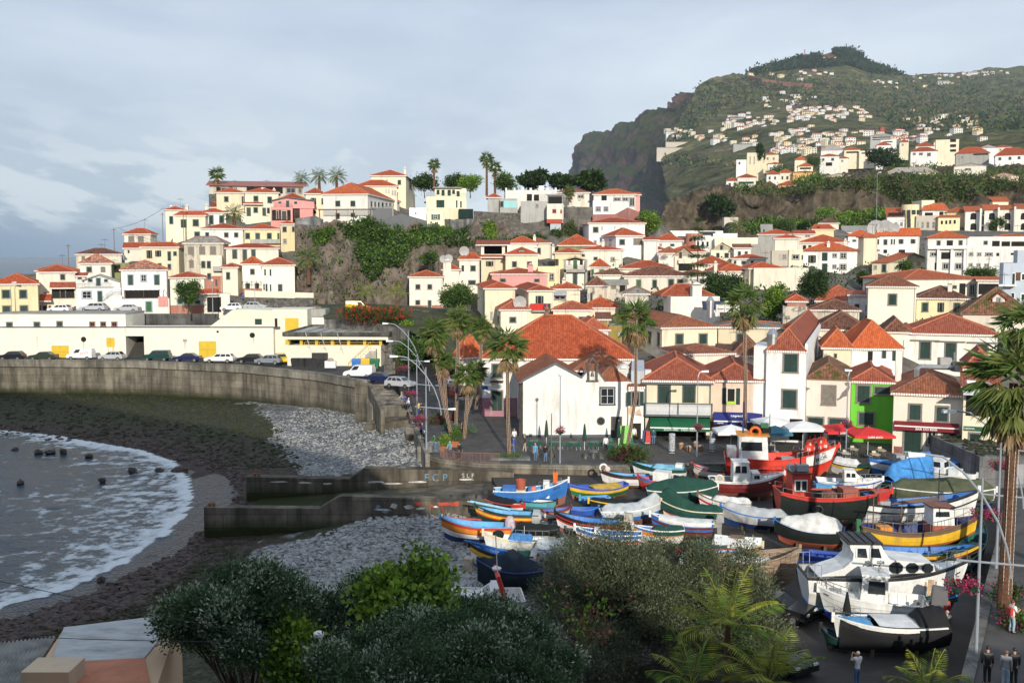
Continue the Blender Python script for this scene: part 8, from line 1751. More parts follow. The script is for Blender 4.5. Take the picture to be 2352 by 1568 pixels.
def LM(n,c,tr=.25):
 if n in eI:return eI[n]
 m,nt,b=nodes(n);rsp(b,.55,.25)
 r=rP(nt,noise(nt,eZ(nt),2.2,4),[(.3,tuple(x*.7 for x in c)),(.7,tuple(x*1.25 for x in c))]);lk(r.outputs[0],bci(b))
 t=nn(nt,'ShaderNodeBsdfTranslucent');lk(r.outputs[0],t.inputs[0]);mx=nn(nt,'ShaderNodeMixShader');mx.inputs[0].default_value=tr
 o=nt.nodes['Material Output'];lk(b.outputs[0],mx.inputs[1]);lk(t.outputs[0],mx.inputs[2]);lk(mx.outputs[0],o.inputs[0]);eI[n]=m;return m
LF={'d':LM('leaf_dark',(.022,.045,.016)),'m':LM('leaf_mid',(.055,.105,.022)),'l':LM('leaf_light',(.11,.2,.03)),'y':LM('leaf_lime',(.22,.34,.035)),'o1':LM('olive_dark',(.06,.075,.036)),'o2':LM('olive_mid',(.12,.14,.075)),'o3':LM('olive_pale',(.2,.225,.13)),
'p1':LM('pohutu_dark',(.042,.08,.036)),'p2':LM('pohutu_mid',(.085,.145,.062)),'p3':LM('pohutu_bud',(.34,.4,.28)),'w1':LM('palm_green',(.085,.145,.03)),'w2':LM('palm_olive',(.16,.19,.05)),'w3':LM('palm_dead',(.3,.21,.11)),'k1':LM('frond_green',(.11,.18,.025)),'k2':LM('frond_yellow',(.27,.29,.04)),
'r':LM('flower_red',(.5,.05,.03)),'pk':LM('flower_pink',(.38,.05,.13)),'br':LM('leaf_brown',(.22,.1,.055)),'mr':LM('leaf_maroon',(.09,.02,.03)),'ag':LM('agave_grey',(.13,.18,.13)),'dr':LM('grass_dry',(.18,.15,.07))}
m_bark=M('bark',(.1,.075,.055),.95,.4,5,bmp=.6);m_ptr=M('palm_trunk',(.15,.075,.045),.95,.5,6,bmp=.8)
def leaves(P0,D,l,w,rs):
 n=len(P0);D=D/np.linalg.norm(D,axis=1)[:,None];S=np.cross(D,rs.normal(size=(n,3)));S/=np.linalg.norm(S,axis=1)[:,None]+1e-9
 l=np.broadcast_to(l,(n,))[:,None];w=np.broadcast_to(w,(n,))[:,None]
 V=np.stack([P0,P0+D*l*.5+S*w*.5,P0+D*l,P0+D*l*.5-S*w*.5],1).reshape(-1,3);return V,np.arange(n*4).reshape(n,4)
def aZ(par,lobes,nc,k,l,w,aG,wts,sE=1,sP=.35,shell=.5,up=.4,eP=None,name='crown',droop=0):
 rs=np.random.RandomState(sE);Lb=np.array(lobes,float);pr=(Lb[:,3]*Lb[:,4]*Lb[:,5])**.67;pr/=pr.sum()
 li=rs.choice(len(Lb),nc,p=pr);u=rs.normal(size=(nc,3));u/=np.linalg.norm(u,axis=1)[:,None];r=shell+(1-shell)*rs.uniform(0,1,nc)**.6;r*=1+.13*rs.normal(size=nc)
 C=Lb[li,:3]+u*r[:,None]*Lb[li,3:];O=u+np.array([0,0,up])
 mi=rs.choice(len(aG),nc,p=np.array(wts)/sum(wts))
 if eP:sel=(u[:,2]>-.15)&(r>.8)&(li%2==0)&(rs.uniform(size=nc)<eP[1]*1.9);mi[sel]=eP[0]
 P0=np.repeat(C,k,0)+rs.normal(size=(nc*k,3))*sP*.5;D=np.repeat(O,k,0)+rs.normal(size=(nc*k,3))*.75;D[:,2]-=droop
 V,Fc=leaves(P0,D,l*rs.uniform(.6,1.3,nc*k),w*rs.uniform(.7,1.2,nc*k),rs)
 return aX(name,V,Fc,[LF[q]for q in aG],mi=np.repeat(mi,k),parent=par)
def limbs(par,aN,lobes,r,sE=1,mat=None):
 rs=random.Random(sE);mb=MB();tops=[Vc(q[:3])for q in lobes];f=Vc(aN)+(sum(tops,Vc())/len(tops)-Vc(aN))*.38
 mb.tU([aN,Vc(aN).lerp(f,.5)+Vc((rs.uniform(-.1,.1),rs.uniform(-.1,.1),0)),f],[r,r*.8,r*.65],0,8)
 for t in tops:
  m_=f.lerp(t,.5)+Vc((rs.uniform(-.3,.3),rs.uniform(-.3,.3),.1));mb.tU([f,m_,t],[r*.55,r*.35,r*.1],0,6)
  for j in range(3):e=t+Vc((rs.uniform(-1,1),rs.uniform(-1,1),rs.uniform(-.3,1)))*.9*(r*4);mb.tU([m_,e],[r*.25,r*.05],0,4)
 return mb.bD('trunk',mat or m_bark,par)
TK={uL:(('o1','o2','o3'),(5,4,1.6),.17,.045),'poh':(('p1','p2','p3'),(5,5,0),.17,.085),'plane':(('l','y','m'),(3,4,1.5),.26,.22),uQ:(('d','m','l'),(6,3,.5),.3,.2),'mid':(('d','m','l'),(3,5,2),.3,.2),'lime':(('m','l','y'),(2,5,3),.32,.24),'far':(('d','m'),(6,2),.9,.7),oS:(('m','mr','l'),(4,3,2),.25,.14)}
def eU(lB,u,vt,vb,d,wv,kind,nc,k=9,zg=None,nl=5,sE=1,ls=1,eP=None,name='tree',cat='tree',group=None,sP=.4,tr=.16,flat=1,K='V'):
 t,b_=PK(K,u,vt,d),PK(K,u,vb,d);s_=KK[K][2];wm_=wv*s_*d/F;hm=t.z-b_.z;z0=zg if zg is not None else b_.z-.3*hm
 T=tH(name,lB,cat,(t.x,d,z0),0,group);rs=random.Random(sE);cz=(t.z+b_.z)/2-z0;z_=.8 if nl>12 else 1;lb=[(0,0,cz,wm_*.36*z_,wm_*.32*flat*z_,hm*.38*z_)]
 for i in range(nl):
  if nl>12:
   a=i*2.4;q=.46*sqrt((i+.5)/nl);h_=sqrt(max(0,.25-q*q))*rs.uniform(-.55,.95);k_=rs.uniform(.09,.16);lb.append((wm_*q*cos(a),wm_*q*sin(a)*flat,cz+hm*h_*.9,wm_*k_,wm_*k_,hm*k_*1.1));continue
  a=2*PI*i/nl+rs.uniform(-.4,.4);q=rs.uniform(.18,.3);lb.append((wm_*q*cos(a),wm_*q*sin(a)*flat,cz+hm*rs.uniform(-.22,.26),wm_*rs.uniform(.19,.27),wm_*.22*flat,hm*rs.uniform(.18,.27)))
 mt,wt,l,w=TK[kind];aZ(T,lb,nc,k,l*ls,w*ls,mt,wt,sE,sP*ls,.35,.5,eP);limbs(T,(0,0,-.3),lb[1:]if nl else lb,tr,sE);return T
eU('dark green coastal tree with pale silvery buds at left bottom beside pink roof',560,1290,1570,40,330,'poh',7600,10,-1.5,26,3,1,(2,.3))
eU('silver budded dark tree in middle of bottom edge, behind green pole',800,1335,1560,43,290,'poh',5600,10,-1.5,22,4,1,(2,.28))
eU('dark silver budded tree close to white cruiser',1130,1378,1570,44,290,'poh',5600,10,-1.5,22,5,1,(2,.22))
eU('low silver budded tree at very bottom, left of bare branches',930,1425,1640,36,420,'poh',6500,10,1,30,6,.9,(2,.35))
eU('low dark tree at bottom edge under bare branches',1160,1465,1650,37,330,'poh',5000,10,1,24,7,.9,(2,.25))
eU('bright yellow green sapling with broad leaves in front of pebbles',935,1285,1450,41,210,'plane',620,12,-1.5,18,8,1,None,sP=.6,tr=.06)
eU('yellow green creeper thicket between silvery trees',680,1400,1600,38,150,'plane',420,12,0,5,9,.8,None,'shrub','shrub',sP=.6,tr=.05)
OT=eU('large grey green olive tree in front of boat yard',1450,1210,1570,51,470,uL,14000,11,-.8,36,10,1,None,sP=.42,tr=.3)
eU('smaller olive tree right of large one, before old wooden boat',1640,1255,1570,49.5,270,uL,7000,11,-.8,22,11,1,None,sP=.4,tr=.2)
eU('olive branches low beside dark car',1750,1400,1545,47,170,uL,1300,11,-.8,5,12,1,None,sP=.4,tr=.1)
T=tH('sapling','half bare sapling with brown dead leaves in front of olive tree','tree',PK('Q',1230,1280,40));mb=MB();rs=random.Random(5);tips=[]
for i in range(16):
 a=rs.uniform(-1.1,1.1);L_=rs.uniform(1.4,2.9);p0=Vc((0,0,rs.uniform(.2,1.4)));p1=p0+Vc((a*.7*L_*.6,rs.uniform(-.4,.4),L_*.55));p2=p0+Vc((a*L_*.7,rs.uniform(-.6,.6),L_));mb.tU([p0,p1,p2],[.03,.02,.008],0,4);tips+=[p1,p2,p1.lerp(p2,.5)]
mb.tU([(0,0,-3),(0,0,1.6)],[.07,.04],0,6);mb.bD('trunk',M('twig_pale',(.2,.16,.12),.9,.3,4),T);aZ(T,[(p.x,p.y,p.z,.25,.25,.25)for p in tips],130,4,.2,.13,('br','m','y'),(5,3,1.5),3,.3)
def fan_crown(n,R_,sE,dead=.35,sc=1):
 rs=np.random.RandomState(sE);P_=[];D=[];Ls=[];W=[];mi=[];st=MB()
 for i in range(n):
  el=np.interp(i/n,[0,dead,.75,1],[-1.35,-.55,.5,1.35])+rs.normal()*.18;az=i*2.39996+rs.normal()*.2;d_=np.array([cos(az)*cos(el),sin(az)*cos(el),sin(el)]);isd=i/n<dead
  pet=R_*(.5 if not isd else.42)*rs.uniform(.8,1.15);eP=d_*pet+np.array([0,0,-.25*R_ if isd else 0]);up=np.array([0,0,1.]);s_=np.cross(d_,up);s_/=np.linalg.norm(s_)+1e-6;nrm=np.cross(s_,d_)
  st.tU([(0,0,0),tuple(eP*.5+np.array([0,0,.06*R_])),tuple(eP)],.022*sc,0,3,False)
  m_=2 if isd and rs.uniform()<.85 else rs.choice([0,1],p=[.55,.45])
  for j in range(15):
   a=(j/14-.5)*3.5;dd=d_*cos(a)+s_*sin(a)+nrm*(-.15*abs(sin(a)))+np.array([0,0,-.5 if not isd else-.95]);dd/=np.linalg.norm(dd);P_.append(eP);D.append(dd);Ls.append(R_*.55*(1-.25*abs(a)/1.75)*rs.uniform(.85,1.1));W.append(.062*R_);mi.append(m_)
 V,Fc=leaves(np.array(P_),np.array(D),np.array(Ls),np.array(W),rs);return V,Fc,mi,st
FPM={}
def fP(lB,tr_pts,R_,sE=0,r=.2,lights=True,name='fan_palm',dead=.35,n=70,group='tall fan palms on plaza',bead=.03):
 b0=Vc(tr_pts[0]);T=tH(name,lB,'palm',b0,0,group);aF=[Vc(p)-b0 for p in tr_pts];Q1(5,(aF,[r*1.35]+[r]*(len(aF)-1),0,10),'trunk',m_ptr,T)
 V,Fc,mi,st=fan_crown(n,R_,sE,dead);o=aX('crown',V+np.array(aF[-1]),Fc,[LF['w1'],LF['w2'],LF['w3']],mi=mi,parent=T)
 if lights:
  q=eB(aF,int((aF[-1]-aF[0]).length/.11))
  for a in(-2.3,-.7,-1.5):Q1(5,([p+Vc(((r*1.1+.03)*cos(a),(r*1.1+.03)*sin(a),0))for p in q],[bead*.5 if i%2 else.006 for i in range(len(q))],0,4),'light_rope',M('fairy_bulb',(.75,.72,.6),.4,.05,2),T)
 return T
I_=lambda u,v,d:PK('I',u,v,d)
for i,(aF,rI,lb,d)in enumerate((
([(480,1280),(400,930),(330,560),(312,300)],165,'leaning fan palm with leftmost crown of plaza cluster',112),
([(470,1270),(425,1000),(400,560)],120,'shorter leaning fan palm under leftmost crown of plaza cluster',112.5),
([(515,1190),(525,700),(540,190)],150,'tallest straight fan palm at back of plaza cluster',116),
([(590,1272),(612,1000),(625,690)],150,'short stout fan palm at front of plaza cluster',111),
([(565,1180),(640,960),(715,640)],110,'fan palm leaning right in plaza cluster',113),
([(700,1000),(735,700),(750,250)],120,'fan palm behind cluster in front of shaded side wing',122),
([(1005,1445),(990,1000),(985,430)],205,'lone fan palm in square grass bed before large orange roof',102.5),
([(2085,1392),(2130,1100),(2165,880),(2168,180)],205,'very tall fan palm with dead brown fronds beside souvenir shop',105.5))):
 fP(lb,[I_(u,v,d)for u,v in aF],rI*.25*d/F*1.12,i+1,.17,dead=.42 if i==7 else.22)
fP('very tall fan palm with dead brown fronds in front of pink cafe house',[PK('J',1560,1200,106),PK('J',1565,700,106),PK('J',1550,40,106)],2.5,12,.17,dead=.42)
fP('huge fan palm hung with light strings at right edge of photo',[(PK('V',2306,1400,52.5)),PK('V',2318,1150,52.5),PK('V',2332,880,52.5)],3.,13,.28,True,dead=.33,n=95,bead=.03)
fP('second fan palm crown cut by right photo edge behind huge palm',[PK('V',2380,1300,62),PK('V',2372,760,62)],2.6,14,.25,True,dead=.2,n=70)
def feather(par,R_,n,sE,at=(0,0,0),aG=('k1','k2'),lw=.045,nl=46,arch=.9,el0=.2,el1=1.35,name='crown'):
 rs=np.random.RandomState(sE);P_=[];D=[];Ls=[];mi=[];mb=MB()
 for i in range(n):
  az=i*2.4+rs.normal()*.15;el=el1-(el1-el0)*(i/max(1,n-1));L_=R_*rs.uniform(.85,1.1);p=np.array(at,float);d_=np.array([cos(az)*cos(el),sin(az)*cos(el),sin(el)]);sd_=np.array([-sin(az),cos(az),0]);aF=[tuple(p)]
  m_=rs.choice(len(aG));S=nl//2
  for j in range(S):
   t=j/S;p=p+d_*L_/S;d_=d_+np.array([0,0,-arch*1.6/S*(.3+t)]);d_/=np.linalg.norm(d_);aF.append(tuple(p))
   if t>.12:
    for sg in(-1,1):v=sd_*sg*.85+d_*.75+np.array([0,0,-.3-.2*t]);P_.append(p);D.append(v);Ls.append(L_*.36*(sin(PI*min(1,.18+t*.86))**.7));mi.append(m_)
  mb.tU(aF[::4]+[aF[-1]],.018*R_/2,0,3,False)
 V,Fc=leaves(np.array(P_),np.array(D),np.array(Ls),lw*R_/2.2,rs);o=aX(name,V,Fc,[LF[q]for q in aG],mi=mi,parent=par);mb.bD('frond_stems',LF[aG[-1]],par);return o
def eK(lB,aN,R_,n,sE,h,r=.12,aG=('k1','k2'),group=None,name='palm',**kw):
 T=tH(name,lB,'palm',aN,0,group);Q1(5,([(0,0,-1),(0,0,h*.6),(0,0,h)],[r*1.3,r,r*.8],0,8),'trunk',m_ptr,T);feather(T,R_,n,sE,(0,0,h),aG,**kw);return T
for i,(u,v,d,R_,n,lb)in enumerate(((1672,1440,33,2.1,15,'yellow green feather palm with its crown highest in foreground group'),(1590,1575,31,1.85,14,'yellow green feather palm at bottom edge, left in foreground group'),(1765,1570,31,2.1,15,'yellow green feather palm at bottom edge, right in foreground group'),(2130,1595,37,1.8,15,'feather palm tips at bottom edge below black tarp boat'))):
 p=PK('V',u,v,d);eK(lb,(p.x,p.y,p.z-3.5),R_,n,20+i,3.5,lw=.04,nl=50)
GH='date palms on hill'
for i,(K,u,v,d,R_,h,lb)in enumerate(((uK,930,268,270,2.7,3,'date palm on hill crest, first of three'),(uK,1095,248,270,3.,4,'date palm on hill crest, middle of three'),(uK,1255,250,268,3.2,4,'date palm on hill crest, last of three beside crest house'),(uK,312,590,229,2.9,2.2,'squat date palm with fat orange base among cream houses'),(uK,995,1000,201,3.4,4,'big date palm growing at foot of rock face'),('D',1720,470,370,4.2,4,'grey green date palm in front of tunnel arch'),(uH,1525,60,186,2.8,6,'slender palm before rock face beside hedge'),(uH,1800,60,180,2.7,6.5,'slender palm before rock face near white two storey house'))):
 p=PK(K,u,v,d);eK(lb,(p.x,p.y,p.z-h),R_,30 if i<6 else 13,40+i,h,.35 if i<6 else.14,('w1','w2')if i<6 else('k1','k2'),GH,'date_palm' if i<6 else 'palm',lw=.05,nl=36,arch=1.,el0=-.5 if i<6 else 0)
for i,(u,vt,vb,d,R_,lb)in enumerate(((498,400,440,262,2.5,'round fan palm at left end of red sheet roof'),(997,378,440,268,2.1,'slim tall fan palm rising above hill trees'),(1118,365,450,266,2.3,'tallest fan palm of pair on hill crest'),(1137,385,450,267,2.2,'shorter fan palm of pair on hill crest'),(1308,440,462,247,1.9,'low fan palm beside white windowed old house'))):
 fP(lb,[P(u,vb,d),P(u,vt,d)],R_,50+i,.25,False,dead=.2,n=60,group='fan palms on hill')
GT='trees between the houses'
for i,(u,vt,vb,d,w,kd,nc,ls,lb)in enumerate((
(1046,648,715,176,92,'mid',1500,1,'round leafy tree beside white two storey house with flower pots'),(1660,625,697,166,98,uQ,1700,1,'dark bushy tree in middle of town roofs'),(1780,648,740,157,62,'lime',900,1,'feathery light green tree left of orange roofs'),(1871,615,690,168,66,uQ,1100,1,'tall dark tree in front of white apartments'),(2080,600,622,196,30,'mid',260,1,'small tree in front of lettered gable wall'),(2255,618,642,190,82,'mid',700,1,'flat clipped tree crown before long white building'),(1985,622,660,195,30,uQ,380,1,'small dark tree right of white apartments'),(431,645,705,180,62,'mid',700,1,'small round street tree in front of cream house with blue frames'),
(1080,398,440,262,55,'lime',480,1.3,'light green airy tree on hill top beside fan palms'),(975,398,440,272,70,uQ,600,1.5,'dark tree on hill crest right of crest house'),(1045,398,432,274,60,uQ,500,1.5,'dark tree on hill crest under slim fan palm'),(1160,396,440,268,60,'mid',500,1.4,'leafy tree on hill crest right of fan palm pair'),(1225,390,440,270,75,'far',420,.9,'grey green tree on hill crest behind white parapet house'),(1288,400,436,270,60,'far',360,.9,'grey green tree between parapet house and dark tree'),(1358,394,440,268,80,'far',500,.9,'big dark tree at right end of hill crest'),
(1310,500,560,233,50,oS,500,1.3,'rusty green bush on rock beside white cube house'),(1282,528,560,232,40,'mid',380,1.2,'green bush under white cube house'),(1490,478,540,238,60,'lime',800,1.2,'bright green creeper mass at right end of hill'),(985,577,612,206,45,'mid',420,1.1,'broad leaved bush at foot of rock beside dishes'),
(1655,445,500,396,80,'far',620,1,'dark tree mass left on bluff'),(1705,430,480,420,70,'far',520,1,'dark trees under white arcade villa'),(1800,500,535,330,60,'mid',420,1.4,'green trees beside brown hut roof'),(1895,472,500,380,50,'lime',320,1.5,'light green bush at foot of bluff rock'),(2030,335,390,560,95,'far',620,1.2,'lone round dark tree among slope villas'),(1747,322,375,600,22,'far',240,1,'dark slender cypress beside tall cream block'),(2340,355,385,520,50,'far',260,1,'dark tree at right photo edge above meadow'),(1790,375,405,540,60,'mid',300,2,'green garden trees between slope villas'),(1865,360,385,560,50,'mid',260,2,'green trees below cream twin villas'),(2290,500,530,310,40,'mid',200,1.5,'palm like bush beside stepped terrace houses'),(700,765,790,172,40,'mid',400,.9,'clipped round bush behind market hall'),(880,735,775,162,22,'lime',300,.8,'tall clipped bush right of red hedge'),(935,735,760,160,28,'lime',320,.8,'low clipped bush beside plaza palms'),(940,770,850,150,75,'mid',900,1,'dense spiky shrubs behind arched lamp posts'),(905,820,860,148,40,oS,360,.9,'green and maroon shrub beside stone monument'))):
 eU(lb,u,vt,vb,d,w,kd,nc,7,None,5,60+i,ls,None,*(('shrub','shrub')if 'bush' in lb or 'shrub' in lb or 'creeper' in lb else('tree','tree')),GT,.55)
T=tH('conifer','young tiered conifer standing before brown roofs','tree',PK('D',1355,1000,183));Q1(5,([(0,0,-2),(0,0,24*.5)],[.15,.03],0,6),'trunk',m_bark,T)
lb=[]
for k in range(7):
 z=1.5+k*1.6;r_=2.6*(1-k/8)
 for a in range(6):lb.append((r_*.6*cos(a*1.05+k),r_*.6*sin(a*1.05+k),z+.2,r_*.42,.35,.16))
aZ(T,lb,700,6,.4,.08,('d','m'),(3,3),9,.2,.1)
bvc=bvh_of([crag,th,gb]);bvf=bvh_of([slope,bluff])
def aO(name,lB,K,aQ,n,l,w,aG,wts,sE,bv=None,out=.4,kind=None,cat='creeper',k=3,up=.3):
 rs=np.random.RandomState(sE);us=[q[0]for q in aQ];vs_=[q[1]for q in aQ];Ps=[];Ns=[];tr_=0
 while len(Ps)<n and tr_<n*6:
  tr_+=1;u,v=rs.uniform(min(us),max(us)),rs.uniform(min(vs_),max(vs_))
  if not eH(np.array([u]),np.array([v]),aQ)[0]:continue
  r_=ray(*cv(K,u,v)).normalized();h=(bv or bvc).ray_cast(Vc((0,0,CZ)),r_)
  if h[0]is None:continue
  nn=h[1]if h[1].dot(r_)<0 else-h[1];Ps.append(h[0]+nn*rs.uniform(0,out));Ns.append(nn)
 if not Ps:return
 Ps=np.repeat(np.array([tuple(p)for p in Ps]),k,0);Ns=np.repeat(np.array([tuple(p)for p in Ns]),k,0);m_=len(Ps)
 V,Fc=leaves(Ps+rs.normal(size=(m_,3))*l*.5,Ns*.6+np.array([0,0,up])+rs.normal(size=(m_,3))*.6,l*rs.uniform(.6,1.3,m_),w,rs);o=aX(name,V,Fc,[LF[q]for q in aG],mi=np.repeat(rs.choice(len(aG),m_//k,p=np.array(wts)/sum(wts)),k));tag(o,lB,cat if lB else None,None,kind);return o
aO('creeper','big dark green creeper hanging down middle of rock face',uK,[(1310,700),(1400,625),(1560,640),(1700,720),(1850,720),(1930,850),(1880,980),(1760,1050),(1650,1080),(1560,1190),(1490,1050),(1430,980),(1440,850),(1340,760)],3600,.6,.4,('d','m','l'),(2,5,3),1,None,1.2)
aO('creeper','small bright creeper patch near left top of rock face',uK,[(1030,760),(1210,705),(1200,800),(1100,870),(1030,860)],420,.55,.4,('m','l'),(2,4),2,None,.5)
aO('creeper','long bright green creeper along rock top under concrete wall',uK,[(1880,790),(2000,740),(2250,700),(2340,800),(2200,850),(2000,870),(1900,880)],1300,.6,.4,('m','l'),(3,4),3,None,.9)
aO('creeper','bright green hanging creeper below shade net house',uN,[(770,420),(840,410),(890,580),(780,580)],500,.55,.4,('l','y'),(4,2),4,None,.6)
aO('creeper','green undergrowth on rock behind town roofs',uN,[(100,480),(640,440),(640,600),(900,600),(1300,560),(1350,600),(900,640),(400,640),(100,560)],1100,.6,.4,('d','m','l'),(3,4,1),5,None,.6)
aO('banana_leaves',None,'E',[(640,430),(700,370),(1090,320),(1095,440),(700,470),(200,490),(160,440),(400,450)],1700,1.6,.5,('m','l','y'),(3,4,2),6,bvf,1.5,uG)
aO('banana_leaves',None,'F',[(1200,700),(1330,680),(1350,720),(1230,740)],500,2,.6,('m','l'),(3,4),7,bvf,1.5,uG);aO('banana_leaves',None,'F',[(1530,590),(1700,580),(1930,630),(1920,665),(1560,650)],900,2,.6,('m','l'),(4,3),8,bvf,1.5,uG)
aO('banana_leaves',None,'D',[(1810,470),(1960,430),(2100,420),(2100,520),(1850,540)],500,1.6,.5,('m','l'),(4,4),13,bvf,1.5,uG)
aO('forest',None,'F',[(965,175),(1100,125),(1340,92),(1345,125),(1420,130),(1500,110),(1760,190),(1600,180),(1480,140),(1340,150),(1150,165),(1000,190)],3200,8,6,('d','d','m'),(5,4,1),9,bvf,6,uG)
aO('forest',None,'F',[(1400,78),(1515,75),(1560,130),(1430,100)],700,9,6,('d',),(1,),10,bvf,8,uG)
aO('scrub',None,'F',[(700,250),(1000,180),(1700,200),(2352,170),(2352,470),(1700,470),(1600,350),(900,340),(600,560),(570,600),(960,640),(560,640)],2600,6,4,('d','m','dr'),(4,3,2),11,bvf,3,uG)
aO('meadow_grass',None,'F',[(920,660),(1200,760),(1330,720),(1700,690),(2352,650),(2352,740),(2100,790),(1800,830),(1500,740),(1150,790),(900,770)],5200,1.5,.35,('m','l','dr','d'),(3,3,3,3),12,bvf,.6,uG)
aO('undergrowth',None,'V',[(950,560),(1300,620),(2352,560),(2352,790),(1250,790)],2200,.7,.4,('d','m','l'),(3,4,2),14,bvh_of([th]),.8,uG)
aO('undergrowth',None,uK,[(850,720),(1330,720),(1950,1000),(1920,1150),(1500,1400),(1050,1400),(900,1150)],420,.5,.35,('d','m','l','dr'),(3,4,3,2),15,None,.5,uG)
m_lamp=M('lamp_grey_paint',(.27,.3,.34),.5,.1,1);m_lh=M('lamp_head',(.7,.71,.72),.4,.06,1)
def basket(T,x,z,y=0,r=.34):
 mb=MB();mb.lT([(.05,-.35),(r*.8,-.2),(r,0)],(x,y,z),9);mb.tU([(x,y,z),(x,y,z+.9)],.012,0,3);b_=mb.bD('flower_basket',PT(uA),T);aZ(b_,[(x,y,z+.08,r*1.3,r*1.3,r*.8)],60,6,.12,.1,('pk','m'),(5,2),int(abs(x*99)+z*9),.2)
def head(mb,p,dx,s=1):mb.hX([(p[0],p[1]-.1*s,p[2]-.08*s),(p[0]+dx,p[1]-.2*s,p[2]-.1*s),(p[0]+dx,p[1]+.2*s,p[2]-.1*s),(p[0],p[1]+.1*s,p[2]-.08*s),(p[0],p[1]-.08*s,p[2]+.06*s),(p[0]+dx,p[1]-.12*s,p[2]+.12*s),(p[0]+dx,p[1]+.12*s,p[2]+.12*s),(p[0],p[1]+.08*s,p[2]+.06*s)])
def arch_lamp(lB,p,sc_=1):
 T=tH('street_lamp',lB,'street lamp',p,0,'arched lamp posts');Q1(5,([(0,0,0),(0,0,3.2),(0.,0,8.5)],[.09,.075,.05],0,8),'pole',m_lamp,T)
 mb=MB();mb.tU([(-2.8,0,9.62),(-1.9,0,9.5),(-.9,0,8.75),(0,0,7.7),(.8,0,6.4),(1.25,0,5.2),(1.45,0,4.3),(1.5,0,3.7)],.055,0,7);mb.tU([(-1.1,0,4.6),(2.3,0,4.3)],.055,0,6);mb.bD('arch',m_lamp,T)
 for pt,dx in(((-2.75,0,9.6),-.8),((2.2,0,4.35),.75)):mb=MB();head(mb,pt,dx);mb.bD('lamp_head',m_lh,T)
 for x in(-1.05,-.35):basket(T,x,3.3)
for K,u,v,z,lb in((uH,2080,1510,.6,'arched lamp post nearest on promenade parapet, with two pink flower baskets'),(uH,1995,1235,.6,'middle arched lamp post on promenade parapet'),(uH,1918,960,1.2,'farthest arched lamp post on promenade parapet near parked cars'),('S',1620,1310,1.25,'big arched lamp post standing beside black tarp boat on quay wall'),('N',2095,1205,1.25,'arched lamp post behind big one on quay wall, left of palm trunk'),('N',2215,660,1.25,'arched lamp post half hidden by huge palm trunk')):arch_lamp(lb,GK(K,u,v,z))
def lamp(lB,K,u,v,vt,z,style=0,mat=None):
 p=GK(K,u,v,z)if isinstance(z,(int,float))else PK(K,u,v,z[0]);h=PK(K,u,vt,p.y).z-p.z;T=tH('street_lamp',lB,'street lamp',p,0);mb=MB();m=mat or m_lamp;mb.tU([(0,0,0),(0,0,h*.5),(0,0,h)],[.08,.06,.045],0,7);mb.bD('pole',m,T);mb=MB()
 if style==0:mb.eQ((0,0,h+.1),.2,0,10,6)
 elif style==1:
  for x in(-.5,.2):mb.box(x,-.15,h-.1,x+.35,.1,h+.15)
  mb.box(-.4,-.03,h-.18,.4,.03,h-.1)
 else:mb.tU([(0,0,h-.1),(.15,0,h+.35),(.4,0,h+.5)],.045,0,5);head(mb,(.35,0,h+.5),.7 if style==2 else-.7)
 mb.bD('lamp_head',m_lh,T);return T
t=lamp('tall slim lamp with small round head in front of chapel','I',1470,1500,695,0);basket(t,0,3.2,-.25);lamp('twin flood light on green pole in front of chapel','I',1390,1525,1040,0,1,M('pole_green',(.1,.13,.1)));t=lamp('slim lamp with bent head in front of souvenir shop','J',1118,1440,700,0,2);basket(t,.1,3.,-.3);t=lamp('slim lamp before lime green house','K',715,1450,690,0,3);basket(t,0,3.4,-.3)
for u,v,vt,d,st,lb in((588,805,650,178,2,'blue grey lamp pole before rock face'),(489,720,645,180,0,'lamp pole beside white cars at lane'),(27,718,655,178,2,'lamp pole in front of leftmost cream house'),(2010,590,400,300,2,'lamp pole below bluff'),(734,300,300,40,0,'')):
 if lb:lamp(lb,'V',u,v,vt,(d,),st)
p=P(735,1640,36);T=tH('lamp_post','dark green post with white round cap among foreground trees','lamp post',p);tz=P(735,1462,36).z-p.z;Q1(5,([(0,0,-2),(0,0,tz)],.11,0,9),'pole',PT(uA),T);Q1(4,([(.17,0),(.19,.05),(.19,.16),(.12,.2)],(0,0,tz),14),'cap',PT(oA),T)
def cable(lB,a,b_,sag,r=.012):
 T=tH('cable',lB,'cable',a);mb=MB();d=b_-a;mb.tU([d*(i/14)+Vc((0,0,-sag*4*(i/14)*(1-i/14)))for i in range(15)],r,0,4);mb.bD('wire',PT(oB),T)
cable('black overhead cable crossing dark rocks and pale roof',P(-40,1325,30),P(735,1485,36),.05);cable('lower black cable along edge of pink roof',P(60,1462,33),P(735,1475,36),.05)
for a,b_,lb in((P(275,525,225),P(420,560,222),'wire between two poles by sea end houses'),(P(262,525,225),P(375,478,240),'wire rising to left hill edge house')):cable(lb,a,b_,.8,.04)
for u,v0,v1,d,lb in((263,523,580,224,'tall utility pole above sea end houses'),(158,560,610,214,'thin antenna mast over old low house'),(423,470,580,232,'utility pole in front of stair house'),(374,488,530,240,'pole left of hill edge house'),(1015,545,600,206,'aerial mast beside two dishes'),(953,445,505,230,'wooden pole below laundry terrace'),(1245,518,560,231,'thin pole on rock'),(2270,590,640,190,'dark utility pole before long white building')):
 p=P(u,v1,d);T=tH('utility_pole',lb,'pole',p);mb=MB();h_=P(u,v0,d).z-p.z;mb.tU([(0,0,-3),(0,0,h_)],.07,0,5);mb.box(-.5,-.05,h_-.5,.5,.05,h_-.4);mb.bD('pole',PT(uM),T)
zt=4.3
fl=G
A,B_,C_,D_=[fl(u,v,zt)for u,v in((147,1442),(416,1410),(352,1600),(20,1640))]
